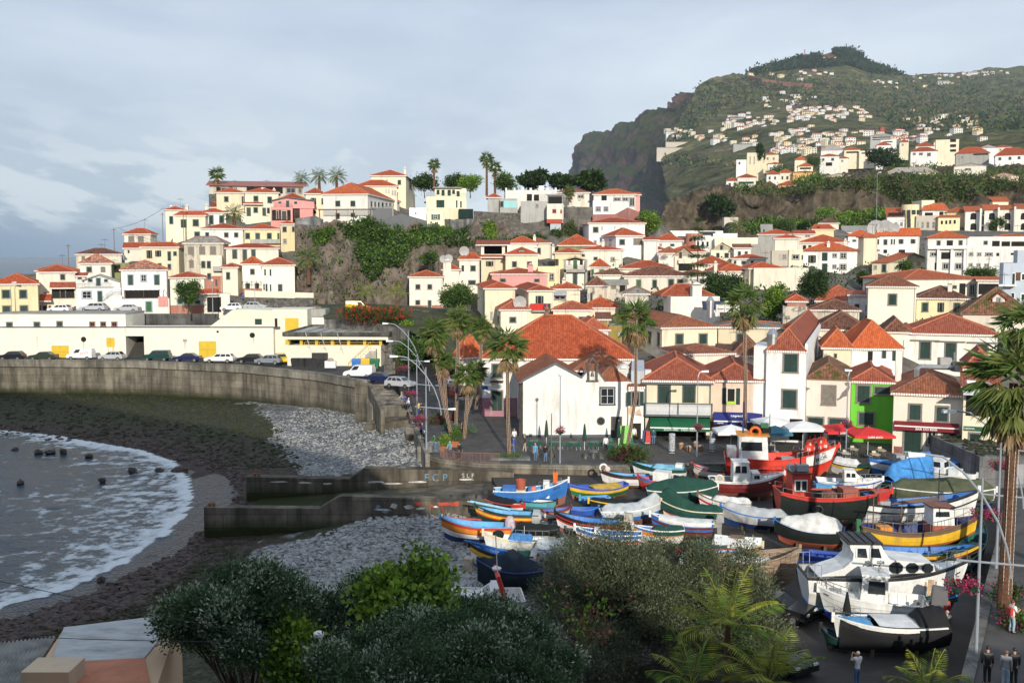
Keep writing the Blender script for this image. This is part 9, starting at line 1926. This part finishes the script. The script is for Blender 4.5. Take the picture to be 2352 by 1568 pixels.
T=tH(oX,'flat roofed pink house below camera with pale grey painted roof',oX,(0,0,0));mb=MB();dn=Vc((0,0,-6));mb.add([A,B_,C_,D_]+[q+dn for q in(A,B_,C_,D_)],[(3,2,1,0),(0,1,5,4),(1,2,6,5),(2,3,7,6),(3,0,4,7)]);mb.bD(oK,pL('plaster_sand',(.6,.42,.28)),T)
mm,nt,b=nodes('roof_paint');f_=noise(nt,eZ(nt,uF,.6,1.6,1),1.2,7,.65);r=rP(nt,f_,[(.3,(.2,.2,.19)),(.5,(.36,.37,.37)),(.7,(.46,.47,.48))]);lk(r.outputs[0],bci(b));rsp(b,.7)
up=Vc((0,0,.05));e1,e2=fl(332,1512,zt),fl(115,1524,zt);mb=MB();mb.add([A+up,B_+up,e1+up,e2+up],[(3,2,1,0)]);mb.bD('roof',mm,T);mb=MB();mb.add([e2+up,e1+up,C_+up,D_+up],[(3,2,1,0)]);mb.bD('roof_edge',M('roof_terracotta',(.46,.18,.1),.8,.25,.8),T)
mb=MB();c=fl(140,1560,zt);mb.box(c.x-1.,c.y-1,zt,c.x+.75,c.y+.4,zt+.7);mb.bD('roof_box',pL('plaster_sand_light',(.66,.52,.38)),T)
T=tH('corrugated_roof','old grey corrugated sheet roof left of pink flat roof','roof',(0,0,0));mb=MB();a0,a1,a2,a3=[fl(u,v,3.9)for u,v in((-60,1485),(128,1464),(20,1620),(-160,1620))]
for i in range(40):
 p0,p1=a0.lerp(a1,i/40),a0.lerp(a1,(i+1)/40);q0,q1=a3.lerp(a2,i/40),a3.lerp(a2,(i+1)/40);z=Vc((0,0,.12*(i%2)));z2=Vc((0,0,.12*((i+1)%2)));mb.aE([p0+z,q0+z,q1+z2,p1+z2])
mb.bD('sheet',M('sheet_weathered',(.3,.3,.28),.7,.45,1.2,0,.4),T)
m_plg=M('plastic_green',(.012,.1,.065),.45,.1,2);m_leg=M('leg_alu',(.55,.55,.55),.35,.1,2,.8);m_bge=M('plastic_beige',(.55,.48,.36),.5,.1,2)
def chair(lB,p,rz,mat=None,group='green cafe chairs',src=[{}]):
 mat=mat or m_plg
 if mat.name in src[0]:return dup(src[0][mat.name],p,rz,lB)
 T=tH('cafe_chair',lB,'chair',p,rz,group);Q1(1,(-.23,-.23,.42,.23,.23,.47),'seat',mat,T);Q1(8,(-.22,.22,.19,.24,.47,-.2,.2,.27,.31,.86),'backrest',mat,T)
 for x in(-.2,.2):
  for y in(-.2,.2):Q1(5,([(x*1.15,y*1.15,0),(x,y,.43)],.018,0,5),'leg',m_leg,T)
  Q1(5,([(x*1.2,-.2,.45),(x*1.25,-.2,.64),(x*1.2,.22,.68)],.022,0,5),'armrest',mat,T)
 src[0][mat.name]=T;return T
def table(lB,p,mat=None,group='green cafe tables',src=[{}]):
 mat=mat or m_plg
 if mat.name in src[0]:return dup(src[0][mat.name],p,0,lB)
 T=tH('cafe_table',lB,'table',p,0,group);Q1(1,(-.42,-.42,.7,.42,.42,.74),'tabletop',mat,T)
 for x in(-.35,.35):
  for y in(-.35,.35):Q1(5,([(x,y,0),(x,y,.7)],.02,0,5),'leg',m_leg,T)
 src[0][mat.name]=T;return T
pl_=('left end of chapel wall','the twin flood light','the slim chapel lamp','the middle closed parasol','the dark chapel door','the green menu board')
for i,(u,v)in enumerate(((1232,1362),(1432,1372),(1595,1375),(1792,1372),(1965,1395),(2160,1392))):
 p=GK('I',u,v,0);table('green cafe table by '+pl_[i],p+Vc((0,.5,0)))
 for sg in(-1,1):chair('green plastic chair at table by %s, %s side'%(pl_[i],'left' if sg<0 else 'right'),p+Vc((sg*.42,-.35,0)),PI+.3*sg)
for u,v,lb in((1940,1345,'green chair against dark chapel door'),(2130,1340,'green chair behind menu board table')):chair(lb,GK('I',u,v,0),.2)
def pA(lB,p,R_,z,mat,open_=True,group='open parasols',txt=None,sq=True):
 T=tH('parasol',lB,'parasol',p,0,group);Q1(5,([(0,0,0),(0,0,z+.7)],.035,0,6),'pole',PT(oA),T);mb=MB();n=4 if sq else 8;k=R_*1.38 if sq else R_;q=[(k*cos(2*PI*(j+.5)/n),k*sin(2*PI*(j+.5)/n))for j in range(n)]
 if open_:
  for j in range(n):
   a,b_=q[j],q[(j+1)%n];m_=((a[0]+b_[0])/2,(a[1]+b_[1])/2);mb.aE([(a[0],a[1],z),(m_[0],m_[1],z+.07),(0,0,z+.62)]);mb.aE([(m_[0],m_[1],z+.07),(b_[0],b_[1],z),(0,0,z+.62)]);mb.aE([(a[0],a[1],z-.24),(b_[0],b_[1],z-.24),(b_[0],b_[1],z),(m_[0],m_[1],z+.07),(a[0],a[1],z)])
  c=mb.bD('canopy',mat,T)
  if txt:eG(c,txt,(0,-R_*.985,z-.11),.26,aY,bold=.01)
 else:mb.lT([(.05,z+.6),(.13,z+.1),(.2,z-.7),(.24,z-1.1),(.16,z-1.2)],(0,0,0),8);mb.bD('canopy',mat,T)
 Q1(1,(-.35,-.35,0,.35,.35,.06),'base',PT(oC),T);return T
for u,v,lb in((1345,1340,'closed green parasol near twin flood light'),(1695,1380,'closed green parasol in middle of chapel wall'),(2008,1350,'closed green parasol beside dark chapel door')):pA(lb,GK('I',u,v,0),.2,2.2,PT(uA),False,'closed green parasols')
cw=M('canvas_white',(.74,.74,.73),.9,.08,1);cr_=M('canvas_red',(.62,.03,.03),.7,.12,1)
for K,u,v,R_,z,m,tx,lb in(('J',1430,1400,1.7,2.3,cw,None,'white parasol nearest souvenir shop'),('J',1800,1330,1.9,2.5,cw,None,'white parasol at foot of tower house'),('J',1835,1390,1.5,2.1,M('canvas_teal',(.05,.17,.24),.8,.1,1),None,'teal parasol behind red trawler wheelhouse'),('J',2090,1370,2.,2.4,cw,None,'white parasol between teal and red parasols'),('K',665,1390,2.,2.35,cr_,'SUPER BOCK','left red parasol in front of pale house'),('K',915,1430,2.1,2.35,cr_,'SUPER BOCK','right red parasol in front of lime green house')):pA(lb,GK(K,u,v,0),R_,z,m,True,'open parasols',tx)
for i,(u,v)in enumerate(((710,1470),(780,1430),(980,1480),(1035,1440))):
 p=GK('K',u,v,0);table('beige table under red parasols, %s from left'%('first','second','third','fourth')[i],p,m_bge,'beige tables under red parasols');chair('beige chair beside %s beige table'%('first','second','third','fourth')[i],p+Vc((.3,.75,0)),.2,m_bge,'beige chairs under red parasols')
for u,v,lb in((1775,1455,'round stone table before middle closed parasol'),(1330,1440,'round stone table near man in black jacket')):
 p=GK('I',u,v,0);T=tH('stone_table',lb,'table',p);Q1(4,([(.25,0),(.12,.1),(.12,.68),(.5,.7),(.5,.78)],(0,0,0),16),'top',aH,T)
 for k,(x,y)in enumerate(((-.75,-.3),(.75,-.3),(-.8,.5),(.8,.5))):S_=tH('stone_stool','dark stone stool at %s, %s'%(lb[:17]+(' by the parasol' if u>1500 else ' by the man'),('front left','front right','back left','back right')[k]),'stool',p+Vc((x,y,0)),0,'stone stools');Q1(4,([(.27,0),(.25,.42),(.24,.45)],(0,0,0),6),'block',aP,S_)
T=tH('menu_board','bright green menu board leaning beside chapel door','board',GK('J',462,1322,0));Q1(8,(-.75,.75,0,.1,0,-.75,.75,.25,.32,1.95),'panel',M('board_lime',(.14,.62,.06),.6,.15,3),T);mb=MB()
for i in range(5):
 for j in range(7):z=.2+.24*j;y=-.012+.25*z/1.95;mb.aE([(-.6+.26*i,y,z),(-.42+.26*i,y,z),(-.42+.26*i,y+.02,z+.15),(-.6+.26*i,y+.02,z+.15)])
mb.bD('pictures',M('menu_photos',(.55,.42,.3),.6,.7,9),T)
m_card=M('postcards',(.5,.52,.56),.6,.8,11)
for u,v,h,lb in((890,1405,2.,'white revolving postcard rack in front of souvenir shop'),(1262,1390,2.1,'postcard rack beside blue awning'),(605,1225,1.5,'small postcard stand beside menu board')):
 T=tH('postcard_rack',lb,'rack',GK('J',u,v,0));mb=MB();mb.tU([(0,0,0),(0,0,h)],.03,0,6);mb.tU([(-.3,0,.03),(.3,0,.03)],.025,0,4);mb.tU([(0,-.3,.03),(0,.3,.03)],.025,0,4);mb.bD(oM,PT(oA),T);mb=MB()
 for k in range(int(h/.2)-1):mb.lT([(.3,.25+.2*k),(.33,.28+.2*k),(.3,.42+.2*k)],(0,0,0),8)
 mb.bD('cards',m_card,T)
m_wick=M('wicker',(.32,.18,.08),.9,.4,8)
for i,(u,v)in enumerate(((975,1365),(1045,1390),(1110,1350),(1155,1385))):
 T=tH('basket','wicker basket of souvenirs in front of shop, %s from left'%('first','second','third','fourth')[i],'basket',GK('J',u,v,0),0,'wicker baskets of souvenir shop');Q1(4,([(.22,0),(.32,.5),(.3,.5)],(0,0,0),10),'body',m_wick,T);Q1(6,((0,0,.5),.3,0,8,5,.6),'goods',M('souvenirs',(.45,.36,.28),.8,.8,8),T)
T=tH('shop_display','dark shelves of bags and hats under green awning','display',SV.O+Vc((0,2.6,0)));mb=MB();mb.box(-3.2,0,0,3.2,.8,1.);mb.box(-3.2,.6,1.,3.2,.9,2.3);mb.bD('shelf',eO,T);mb=MB()
for i in range(22):x=-3.1+.29*i;mb.box(x,-.05-.1*(i%2),.95+.05*(i%3),x+.24,.4,1.25+.1*(i%3),0);mb.box(x,.5,1.5,x+.2,.62,1.9+.1*(i%2),0)
mb.bD('goods',M('goods_mixed',(.42,.3,.22),.85,.9,3.3),T)
for i,(u,c)in enumerate(((640,oR),(670,oS),(665,oC))):T=tH('coat',('dark blue coat hanging at souvenir shop corner','red shirt hanging at souvenir shop corner','long grey dress on stand at souvenir shop corner')[i],'clothing',GK('J',u,1300+8*i,.9 if i<2 else.3));Q1(8,(-.28,.28,-.1,.1,0,-.2,.2,-.07,.07,1.2),'cloth',PT(c),T)
for i,(u,c)in enumerate(((878,oB),(938,oB),(995,oB),(1060,oB),(1135,oB),(1440,oE),(1520,'yel'),(1605,oY))):
 lb=('first','second','third','fourth','fifth');T=tH('waste_bin',('black wheeled waste bin, %s from left in row by market hall'%lb[i])if i<5 else{oE:oE,'yel':oQ,oY:oY}[c]+' recycling bin beside market hall stair','bin',PK(uH,u,730 if i<5 else 748,151.5),0,'waste bins');s=1.15 if i>4 else 1;Q1(8,(-.5*s,.5*s,-.4,.4,.12,-.62*s,.62*s,-.5,.5,1.15*s),'body',PT(c),T);mb=MB()
 if i in(3,4):mb.box(-.6,.45,1.15,.6,.52,2.1)
 else:mb.fz(-.64*s,.64*s,-.52,.52,1.15*s,-.58*s,.58*s,-.4,.4,1.35*s)
 mb.bD('lid',PT(c),T);mb=MB();[mb.box(x-.06,-.3,0,x+.06,-.1,.14)for x in(-.4,.4)];mb.bD('wheels',PT(oB),T)
T=tH('rubbish_heap','white crate with rubbish beside black bins','crate',PK(uH,1200,735,150));Q1(1,(-.8,-.4,0,.8,.4,1.),'crate',PT(oA),T);Q1(6,((0,0,1.1),.5,0,7,5,.7),'rubbish',M('souvenirs',(.45,.36,.28)),T)
for K,u,v,z,lb in((uH,1970,960,.4,'orange traffic cone beside far lamp post'),('I',485,985,.3,'orange traffic cone behind palm cluster')):T=tH('traffic_cone',lb,'cone',GK(K,u,v,z));mb=MB();mb.box(-.2,-.2,0,.2,.2,.04);mb.lT([(.15,.04),(.03,.75)],(0,0,0),10);mb.bD('body',M(uJ,(.8,.14,.02)),T)
T=tH('monument','dark stone obelisk monument on garden corner','monument',PK(uH,1748,770,146));mb=MB();mb.box(-.8,-.8,-.3,.8,.8,1.4);mb.fz(-.45,.45,-.45,.45,1.4,-.15,.15,-.15,.15,4.2);mb.bD(oV,aP,T)
rp=[GK('I',u,v,.15)for u,v in((255,1400),(362,1400))];T=tH('railing','grey bar railing at plaza corner by lamp post','railing',(0,0,0));rL(T,rp,1.05,m_lamp,.12)
T=tH('railing','long curved bar railing with rusty top along plaza edge','railing',(0,0,0));rL(T,eB([GK('I',u,v,.15)for u,v in((368,1440),(430,1468),(550,1490),(700,1497),(915,1500))],9),1.,M('rail_rust',(.24,.14,.11),.8,.4,4),.13)
def pZ(lB,K,u,v,z,R_,hh,aG,wts,sE,pot=None,cat='plant',name='potted_plant',n=160):
 T=tH(name,lB,cat,GK(K,u,v,z)if z<20 else PK(K,u,v,z));pb=0
 if pot:Q1(8,(-R_*.6,R_*.6,-R_*.6,R_*.6,0,-R_*.8,R_*.8,-R_*.8,R_*.8,pot),'pot',M('terracotta_pot',(.42,.14,.07),.9,.3,3)if pot<.9 else aH,T);pb=pot
 aZ(T,[(0,0,pb+hh*.5,R_,R_,hh*.55)],n,6,.22*max(.7,R_),.1,aG,wts,sE,.25,.3,.7);return T
for i,(K,u,v,R_,hh,mt,wt,pt,lb)in enumerate((('I',410,1390,.55,1.1,('l','y'),(3,3),.6,'round potted shrub in terracotta box at plaza corner'),('I',512,1355,.55,1.3,('l','m'),(3,3),.7,'taller potted shrub in terracotta box below palms'),('I',400,1155,1.8,1.3,('m','mr','pk'),(5,3,1),None,'flower bed bush with dark red leaves left of palms'),('I',480,1215,.9,1.,('ag','l'),(5,1),None,'spiky grey agave at left of palm cluster'),('I',555,1240,.9,1.1,('ag','l'),(5,2),None,'spiky agave at foot of palm cluster'),('I',625,1240,.9,1.1,('ag','l'),(5,1),None,'spiky grey agave at right of palm cluster'),('I',2090,1470,2.,1.2,('m','mr','l'),(5,3,2),None,'dense bush with maroon leaves around very tall palm'),('V',2335,1440,.9,.8,('m','pk','l'),(5,2,2),None,'flowering bush beside woman in white top'),('V',2318,1380,.8,.9,('m','pk','d'),(5,1,3),None,'low rose bush on raised promenade'),(uH,1690,330,4.2,2.2,('m','r','d'),(6,3,4),None,'long red flowering hibiscus hedge behind market hall'),(uH,1450,300,3.,2.,('m','r','d'),(6,3,3),None,'left end of red flowering hibiscus hedge'))):
 z={uH:163}.get(K,0 if K=='I' else 1.2);T=pZ(lb,K,u,v,z,R_,hh,mt,wt,80+i,pt,n=int(130*R_+60))
T=tH('planter','square grass bed with grey kerb around lone palm','planter',GK('I',1010,1460,0));Q1(1,(-2,-.9,0,2,.9,.22),'kerb',aH,T);aZ(T,[(0,0,.25,1.8,.8,.1)],300,5,.16,.03,('l','m'),(3,3),5,.2,.1,1)
T=tH('planter','big grey concrete planter with rocks and flowers beside bar','planter',GK('N',2060,440,-.8)+Vc((1.5,4,0)));Q1(1,(-3.2,-5,0,3.5,6,2.9),'box',aH,T);Q1(1,(-.8,-5.08,.4,.8,-5,2.2),'door',M('vent_grey',(.3,.3,.32)),T);V_,F_c=eA([(rnd.uniform(-2.9,3.2),rnd.uniform(-4.7,5),2.95)for _ in range(160)],[rnd.uniform(.12,.4)for _ in range(160)],9);aX('gravel',V_,F_c,m_grock,parent=T);aZ(T,[(1.6,-4,3.3,.9,.6,.4)],90,6,.16,.12,('pk','m'),(3,3),6,.2)
CARP={oB:(.012,.012,.014),'silver':(.42,.43,.45),oA:(.75,.75,.74),oR:(.012,.018,.07),oY:(.01,.05,.04),oC:(.2,.22,.26),oQ:(.72,.5,.01),oS:(.35,.02,.02),'maroon':(.13,.03,.03),uL:(.03,.045,.025)}
PROF={oW:(3.9,[(-1.95,.35),(1.95,.35),(1.95,.68),(1.75,.86),(.95,.98),(-1.85,1.),(-1.95,.75)],[(-1.8,.98),(1.,.96),(.35,1.45),(-1.3,1.47)]),
'sedan':(4.4,[(-2.2,.35),(2.2,.35),(2.2,.65),(2.,.82),(.9,.95),(-1.3,.97),(-2.15,.95),(-2.2,.7)],[(-1.55,.95),(1.,.93),(.35,1.38),(-.9,1.4)]),
'wagon':(4.6,[(-2.3,.35),(2.3,.35),(2.3,.65),(2.1,.84),(1.,.98),(-2.25,1.),(-2.3,.7)],[(-2.2,.98),(1.05,.96),(.4,1.46),(-1.8,1.46)]),
'suv':(4.4,[(-2.2,.45),(2.2,.45),(2.2,.85),(2.,1.02),(1.,1.1),(-2.15,1.12),(-2.2,.8)],[(-2.1,1.1),(1.1,1.08),(.5,1.72),(-1.95,1.74)]),
'van':(4.2,[(-2.1,.4),(2.1,.4),(2.1,.75),(1.85,.98),(1.,1.12),(-2.08,1.5),(-2.1,.7)],[(-2.08,1.1),(1.15,1.1),(.55,1.82),(-2.,1.84)])}
def car(lB,kind,col,p,rz,group='cars parked along sea wall'):
 L_,lo,hi=PROF[kind];pm=M('car_'+col,CARP[col],.25,.05,1,0.,.6);T=tH('parked_car',lB,'car',p,rz,group);w=.84;mb=MB();mb.eF(lo,-w,w)
 (a,b_,c,d)=hi;k=.66;mb.hX([(a[0],-w*.97,a[1]),(b_[0],-w*.97,b_[1]),(b_[0],w*.97,b_[1]),(a[0],w*.97,a[1]),(d[0],-k,d[1]),(c[0],-k,c[1]),(c[0],k,c[1]),(d[0],k,d[1])]);mb.bD('body',pm,T)
 def fr(t,q,y):x0=a[0]+(b_[0]-a[0])*t;x1=d[0]+(c[0]-d[0])*t;z0=a[1]+(b_[1]-a[1])*t;z1=d[1]+(c[1]-d[1])*t;return(x0+(x1-x0)*q,y*(w*.97+(k-w*.97)*q+.012),z0+(z1-z0)*q)
 for s in(-1,1):
  for t0,t1 in(((.06,.3),(.34,.6),(.64,.93))if kind!='van' else((.68,.95),)):Q1(2,([fr(t0,.1,s),fr(t1,.1,s),fr(t1,.88,s),fr(t0,.88,s)][::-s],),'side_window',mG,T)
 for t,nm in((1,'windscreen'),(0,'rear_window')):
  if kind=='van' and t==0:continue
  e=.015 if t else-.015;q0,q1=fr(t,.12,1),fr(t,.9,1);Q1(2,([(q0[0]+e,-q0[1]*.88,q0[2]),(q0[0]+e,q0[1]*.88,q0[2]),(q1[0]+e,q1[1]*.88,q1[2]),(q1[0]+e,-q1[1]*.88,q1[2])],),nm,mG,T)
 for x in(-L_*.31,L_*.31):
  for s in(-1,1):o=Q1(5,([(x,s*.66,.32),(x,s*.87,.32)],.32,0,14),'wheel',PT(oB),T);Q1(5,([(x,s*.87,.32),(x,s*.885,.32)],.19,0,10),'rim',m_steel,o)
 for s in(-1,1):
  Q1(1,(L_/2-.06,s*.62-.16,.66,L_/2+.012,s*.62+.16,.78),'headlight',m_lh,T);Q1(1,(-L_/2-.012,s*.68-.1,.72,-L_/2+.05,s*.68+.1,.9),'tail_light',PT(oS),T)
 return T
for K,u,v,d,rz,kd,c,lb in(('G',115,665,165.5,180,oW,oB,'black hatchback cut off at left end of sea wall row'),('G',400,665,166,180,'sedan',uL,'old dark green saloon with shiny roof beside first yellow door'),('G',745,662,166,180,'van',oA,'white delivery van with red squiggle beside yellow hatch'),('G',1030,668,165,180,oW,'silver','silver hatchback left of dark stair passage'),('G',1445,672,165,180,'suv',oY,'dark green off roader right of dark stair passage'),('G',1720,680,163,180,'sedan',oR,'dark blue saloon before second yellow door'),('G',2020,688,162,180,'wagon',oA,'white estate car right of second yellow door'),('G',2300,692,160,180,oW,oB,'black hatchback left of grey hatchback'),('G',2465,704,157,180,oW,oC,'blue grey hatchback at right end of sea wall row'),(uH,745,690,161,-70,oW,oQ,'yellow hatchback in corner beside market hall'),(uH,1465,830,141,170,'van',oA,'plain white van parked by recycling bins'),(uH,1660,872,138,-15,'sedan',oR,'dark blue saloon behind white van'),(uH,1840,920,134,-25,oW,'silver','silver estate car at end of sea wall'),(uH,2230,860,141,-80,oW,oS,'red car in street behind palms'),('I',480,830,138,-75,oW,'silver','pale blue car in street behind palm cluster'),('I',520,900,131,-60,'suv','maroon','dark maroon car right of palm cluster'),
('A',550,1495,183,180,oW,oA,'white car on upper street below balcony house'),('A',860,1480,183,180,'wagon','silver','silver estate car on upper street before grey gabled house'),('A',1170,1488,184,180,'sedan','silver','silver saloon on upper street before patterned roof house'),(uK,295,1480,184,180,oW,oA,'white hatchback at mouth of lane'),(uK,510,1470,184,0,oW,'silver','silver hatchback under rubble wall by lane'),(uK,1450,1485,176,10,'van',oQ,'yellow car behind flower hedge')):
 p=PK(K,u,v,d);T=car(lb,kd,c,p,R(rz))
 if 'squiggle' in lb:Q1(5,([(-.2-.2*i,.86,.9+.35*(i%2)+.04*i)for i in range(8)],.035,0,4),'emblem',PT(oS),T)
car('black car half hidden under palm fronds at bottom','sedan',oB,GK('R',1150,960,-.8),R(-35),'cars in boat yard');car('dark car at bottom edge behind foreground palms',oW,oB,GK('R',1180,1420,-.8),R(-60),'cars in boat yard')
m_skin=M('skin',(.5,.28,.19),.6,.1,6)
def skin(name,aF,eds,mat,par):
 me=bpy.data.meshes.new(name);me.from_pydata([p[:3]for p in aF],eds,[]);me.materials.append(mat);o=bpy.data.objects.new(name,me);COL.objects.link(o);o.parent=par;m=o.modifiers.new('k','SKIN');m.use_smooth_shade=True
 for i,p in enumerate(aF):v=me.skin_vertices[0].data[i];v.radius=(p[3],p[3]*(p[4]if len(p)>4 else 1));v.use_root=i==0
 o.modifiers.new('s','SUBSURF').levels=1;return o
def pN(lB,p,rz,top,legs,pose=oM,h=1.72,hair=oB,hat=None,sleeve=1,bag=None):
 T=tH('person',lB,'person',p,rz,'people on quay and plaza');T.scale=(h/1.72,)*3;w=.16 if pose=='walk' else.03;ln=.12 if pose==uP else 0
 AR={oM:[(.22,0.,1.14),(.23,-.05,.9)],'walk':[(.24,.05,1.15),(.25,-.1,.95)],'photo':[(.26,-.17,1.26),(.08,-.3,1.52)],'phone':[(.24,-.08,1.16),(.1,-.32,1.24)],uP:[(.25,-.12,1.12),(.17,-.38,1.02)]}[pose]
 B_=[(0,0,.95,.1,.8),(0,-ln*.5,1.18,.09,.75),(0,-ln,1.4,.105,.7),(0,-ln,1.5,.055),(0,-ln-.01,1.57,.075),(0,-ln-.015,1.66,.088),(0,-ln-.11,1.6,.014)];E=[(0,1),(1,2),(2,3),(3,4),(4,5),(4,6)];SH=[(0,0,.86,.14,.8),(0,-ln*.5,1.18,.13,.75),(0,-ln,1.4,.15,.7)];SE=[(0,1),(1,2)];TR=[(0,0,.98,.14,.82),(0,0,.9,.135,.85)];TE=[(0,1)]
 for s in(-1,1):
  n=len(B_);k=w*s;B_+=[(.09*s,0,.86,.085),(.1*s,-.02+k*.6,.47,.06),(.1*s,.03+k,.09,.042),(.11*s,-.14+k,.04,.035)];E+=[(0,n),(n,n+1),(n+1,n+2),(n+2,n+3)]
  m=len(TR);TR+=[(.09*s,0,.84,.098),(.1*s,-.02+k*.6,.47,.075),(.1*s,.03+k,.1,.06)];TE+=[(1,m),(m,m+1),(m+1,m+2)]
  n=len(B_);e_,ha=[(q[0]*s,q[1]-ln,q[2])for q in AR];B_+=[(.17*s,-ln,1.41,.045),(*e_,.042),(*ha,.034)];E+=[(2,n),(n,n+1),(n+1,n+2)];d=(Vc(ha)-Vc(e_)).normalized();si=Vc((-.02*s,0,0))
  for j in range(5):f=Vc(ha)+d*(.06+(.05,.095,.1,.09,.07)[j])*.8+Vc(((j-2)*.018,-.02*(j==0),0));B_.append((*f,.009));E.append((n+2,len(B_)-1))
  m=len(SH);SH+=[(.17*s,-ln,1.43,.095),(*(Vc((.17*s,-ln,1.41)).lerp(Vc(e_),.8)),.06)];SE+=[(2,m),(m,m+1)]
  if sleeve:SH.append((*(Vc(e_).lerp(Vc(ha),.85)),.045));SE.append((m+1,m+2))
 SH=[(q[0],q[1],q[2],q[3]*1.1)+tuple(q[4:])for q in SH]
 skin('body',B_,E,m_skin,T);skin('shirt',SH,SE,PT(top)if isinstance(top,str)else top,T);skin('trousers',TR,TE,PT(legs)if isinstance(legs,str)else legs,T)
 mb=MB();z=1.68;mb.eQ((0,-ln+.01,z),.098,0,10,6,1.);mb.bD('hair' if not hat else 'hat',PT(hat or hair),T,(0,.012,.012))
 mb=MB();[mb.box(x-.04,-.19+w*s,0,x+.04,.08+w*s,.07)for x,s in((-.105,-1),(.105,1))];mb.bD('shoes',PT(oB),T)
 if bag:Q1(1,(-.2,.1,1.,.2,.26,1.38),'bag',PT(bag),T)
jean=M('jeans',(.09,.16,.28),.85,.25,4);pj=M('jeans_pale',(.32,.42,.5),.85,.2,4);plaid=M('plaid_grey',(.16,.16,.17),.9,.8,9);tan=M('trousers_tan',(.42,.38,.3),.9,.15,4)
for K,u,v,z,rz,tp,lg,po,kw,lb in(
('R',1905,1600,-.8,200,oA,jean,'photo',dict(hat=oD,sleeve=0),'man in white T-shirt and beige cap photographing boats'),
('S',1720,1580,1.2,170,oB,oB,oM,{},'man dressed all in black seen from behind on promenade'),('S',1890,1605,1.2,150,oC,pj,oM,dict(h=1.62,hair=uM),'woman with long hair in shiny grey jacket'),('S',1965,1590,1.2,170,oB,oB,oM,dict(h=1.68),'person in dark clothes at right bottom corner'),
('S',1950,1105,1.2,100,oA,pj,'phone',dict(h=1.65,hair='maroon',sleeve=0,bag=oS),'woman in white top and pale jeans looking at her phone'),
('S',1345,1190,-.8,190,plaid,oB,oM,dict(hair=oC),'man in grey plaid shirt and black trousers by boats'),('S',1335,1050,-.8,0,oS,oB,oM,dict(hair=oB),'man in red jacket facing plaid shirt man'),('S',1080,1110,-.8,180,oB,oB,oM,dict(hat=oB),'man with black cap and black top behind blue decked boat'),
('I',1243,1475,0,20,oT,jean,oM,dict(sleeve=0,hair=oC),'man in blue T-shirt standing near plaza edge'),('I',1335,1490,0,150,oB,jean,'phone',{},'man in black jacket and jeans at stone table'),('I',1045,1405,0,250,oZ,jean,'walk',dict(h=1.65),'woman in blue top walking past lone palm'),('I',1050,1330,0,200,oA,jean,'walk',dict(h=1.7,hair=oC),'person in white behind lone palm trunk'),('I',1145,1395,0,90,oB,tan,'walk',dict(hair=oC),'man in black top and pale trousers walking by chapel corner'),('I',1890,1400,0,190,oA,oB,oM,{},'waiter in white shirt at chapel tables'),('I',2150,1310,0,10,oA,uM,oM,{},'person in white at door of small restaurant'),('J',720,1325,0,170,'dteal',jean,oM,{},'person in teal in front of souvenir shop'),
('I',693,1075,0,300,oC,jean,oM,dict(hair=oC),'man in grey shirt on dark street'),('I',752,1075,0,60,'bred',jean,oM,dict(sleeve=0),'person in coral red T-shirt on dark street'),('I',905,1010,.2,10,oB,oB,oM,{},'man in black in dark doorway of large white house'),('I',968,1025,.1,-20,oC,'yel',oM,dict(hair=oC),'man in grey and yellow shorts beside dark doorway'),('I',500,1080,0,0,oB,oB,oM,{},'dark figure behind palm cluster'),
('I',325,1385,.1,-60,oY,jean,uP,{},'man in olive shirt at corner railing'),('I',465,1455,.1,-30,'teal',oR,uP,dict(hair=oC),'man in turquoise shirt leaning on curved railing'),('I',545,1465,.1,20,oB,oB,uP,{},'man in black jacket leaning on curved railing'),
(uH,1862,1080,.8,-70,oC,oR,uP,dict(hair=oC),'man in grey shirt at far end of parapet'),(uH,1895,1110,.7,-80,oZ,oR,uP,{},'person in blue leaning on parapet'),(uH,1925,1140,.6,-70,oA,oR,uP,dict(hat=oA),'man with white cap leaning on parapet'),(uH,1945,1205,.4,-60,plaid,oB,uP,{},'person in plaid shirt leaning on parapet'),(uH,2010,1175,.2,10,'yel',oR,oM,{},'man in yellow shirt near flower baskets'),(uH,2035,1180,.2,40,oB,oB,oM,{},'man in black beside man in yellow shirt'),(uH,1992,1320,.3,-70,oR,oB,uP,{},'man in dark jacket at middle of parapet'),(uH,2035,1365,.2,-60,'maroon',oB,uP,{},'person in maroon top at parapet'),(uH,2050,1385,.2,-70,oR,oR,uP,dict(hat=oA),'man in navy with white cap at parapet'),(uH,2070,1465,.1,-80,uA,oB,uP,dict(hat=oA),'man in green sweater at near end of parapet'),
(uK,397,1405,187,180,oZ,oB,'walk',{},'man in blue jacket walking up lane'),(uH,1508,825,141,160,oR,jean,oM,{},'man in dark shirt beside white van'),(uH,1600,800,143,160,oR,oB,oM,{},'man in striped navy shirt behind white van')):
 q=GK(K,u,v,z)if z<20 else PK(K,u,v,z);pN(lb,q,R(rz),tp,lg,po,**kw)
m=bpy.data.materials.new('haze_air');m.use_nodes=True;nt=m.node_tree;nt.nodes.clear()
o_=nn(nt,'ShaderNodeOutputMaterial');pv=nn(nt,'ShaderNodeVolumePrincipled');pv.inputs['Color'].default_value=(.78,.86,.95,1);pv.inputs['Density'].default_value=.00006;pv.inputs['Anisotropy'].default_value=.2
lk(pv.outputs[0],o_.inputs['Volume'])
mb=MB();mb.box(-4500,-300,-60,4500,4300,680);tag(mb.bD('haze',m),kind=uG)
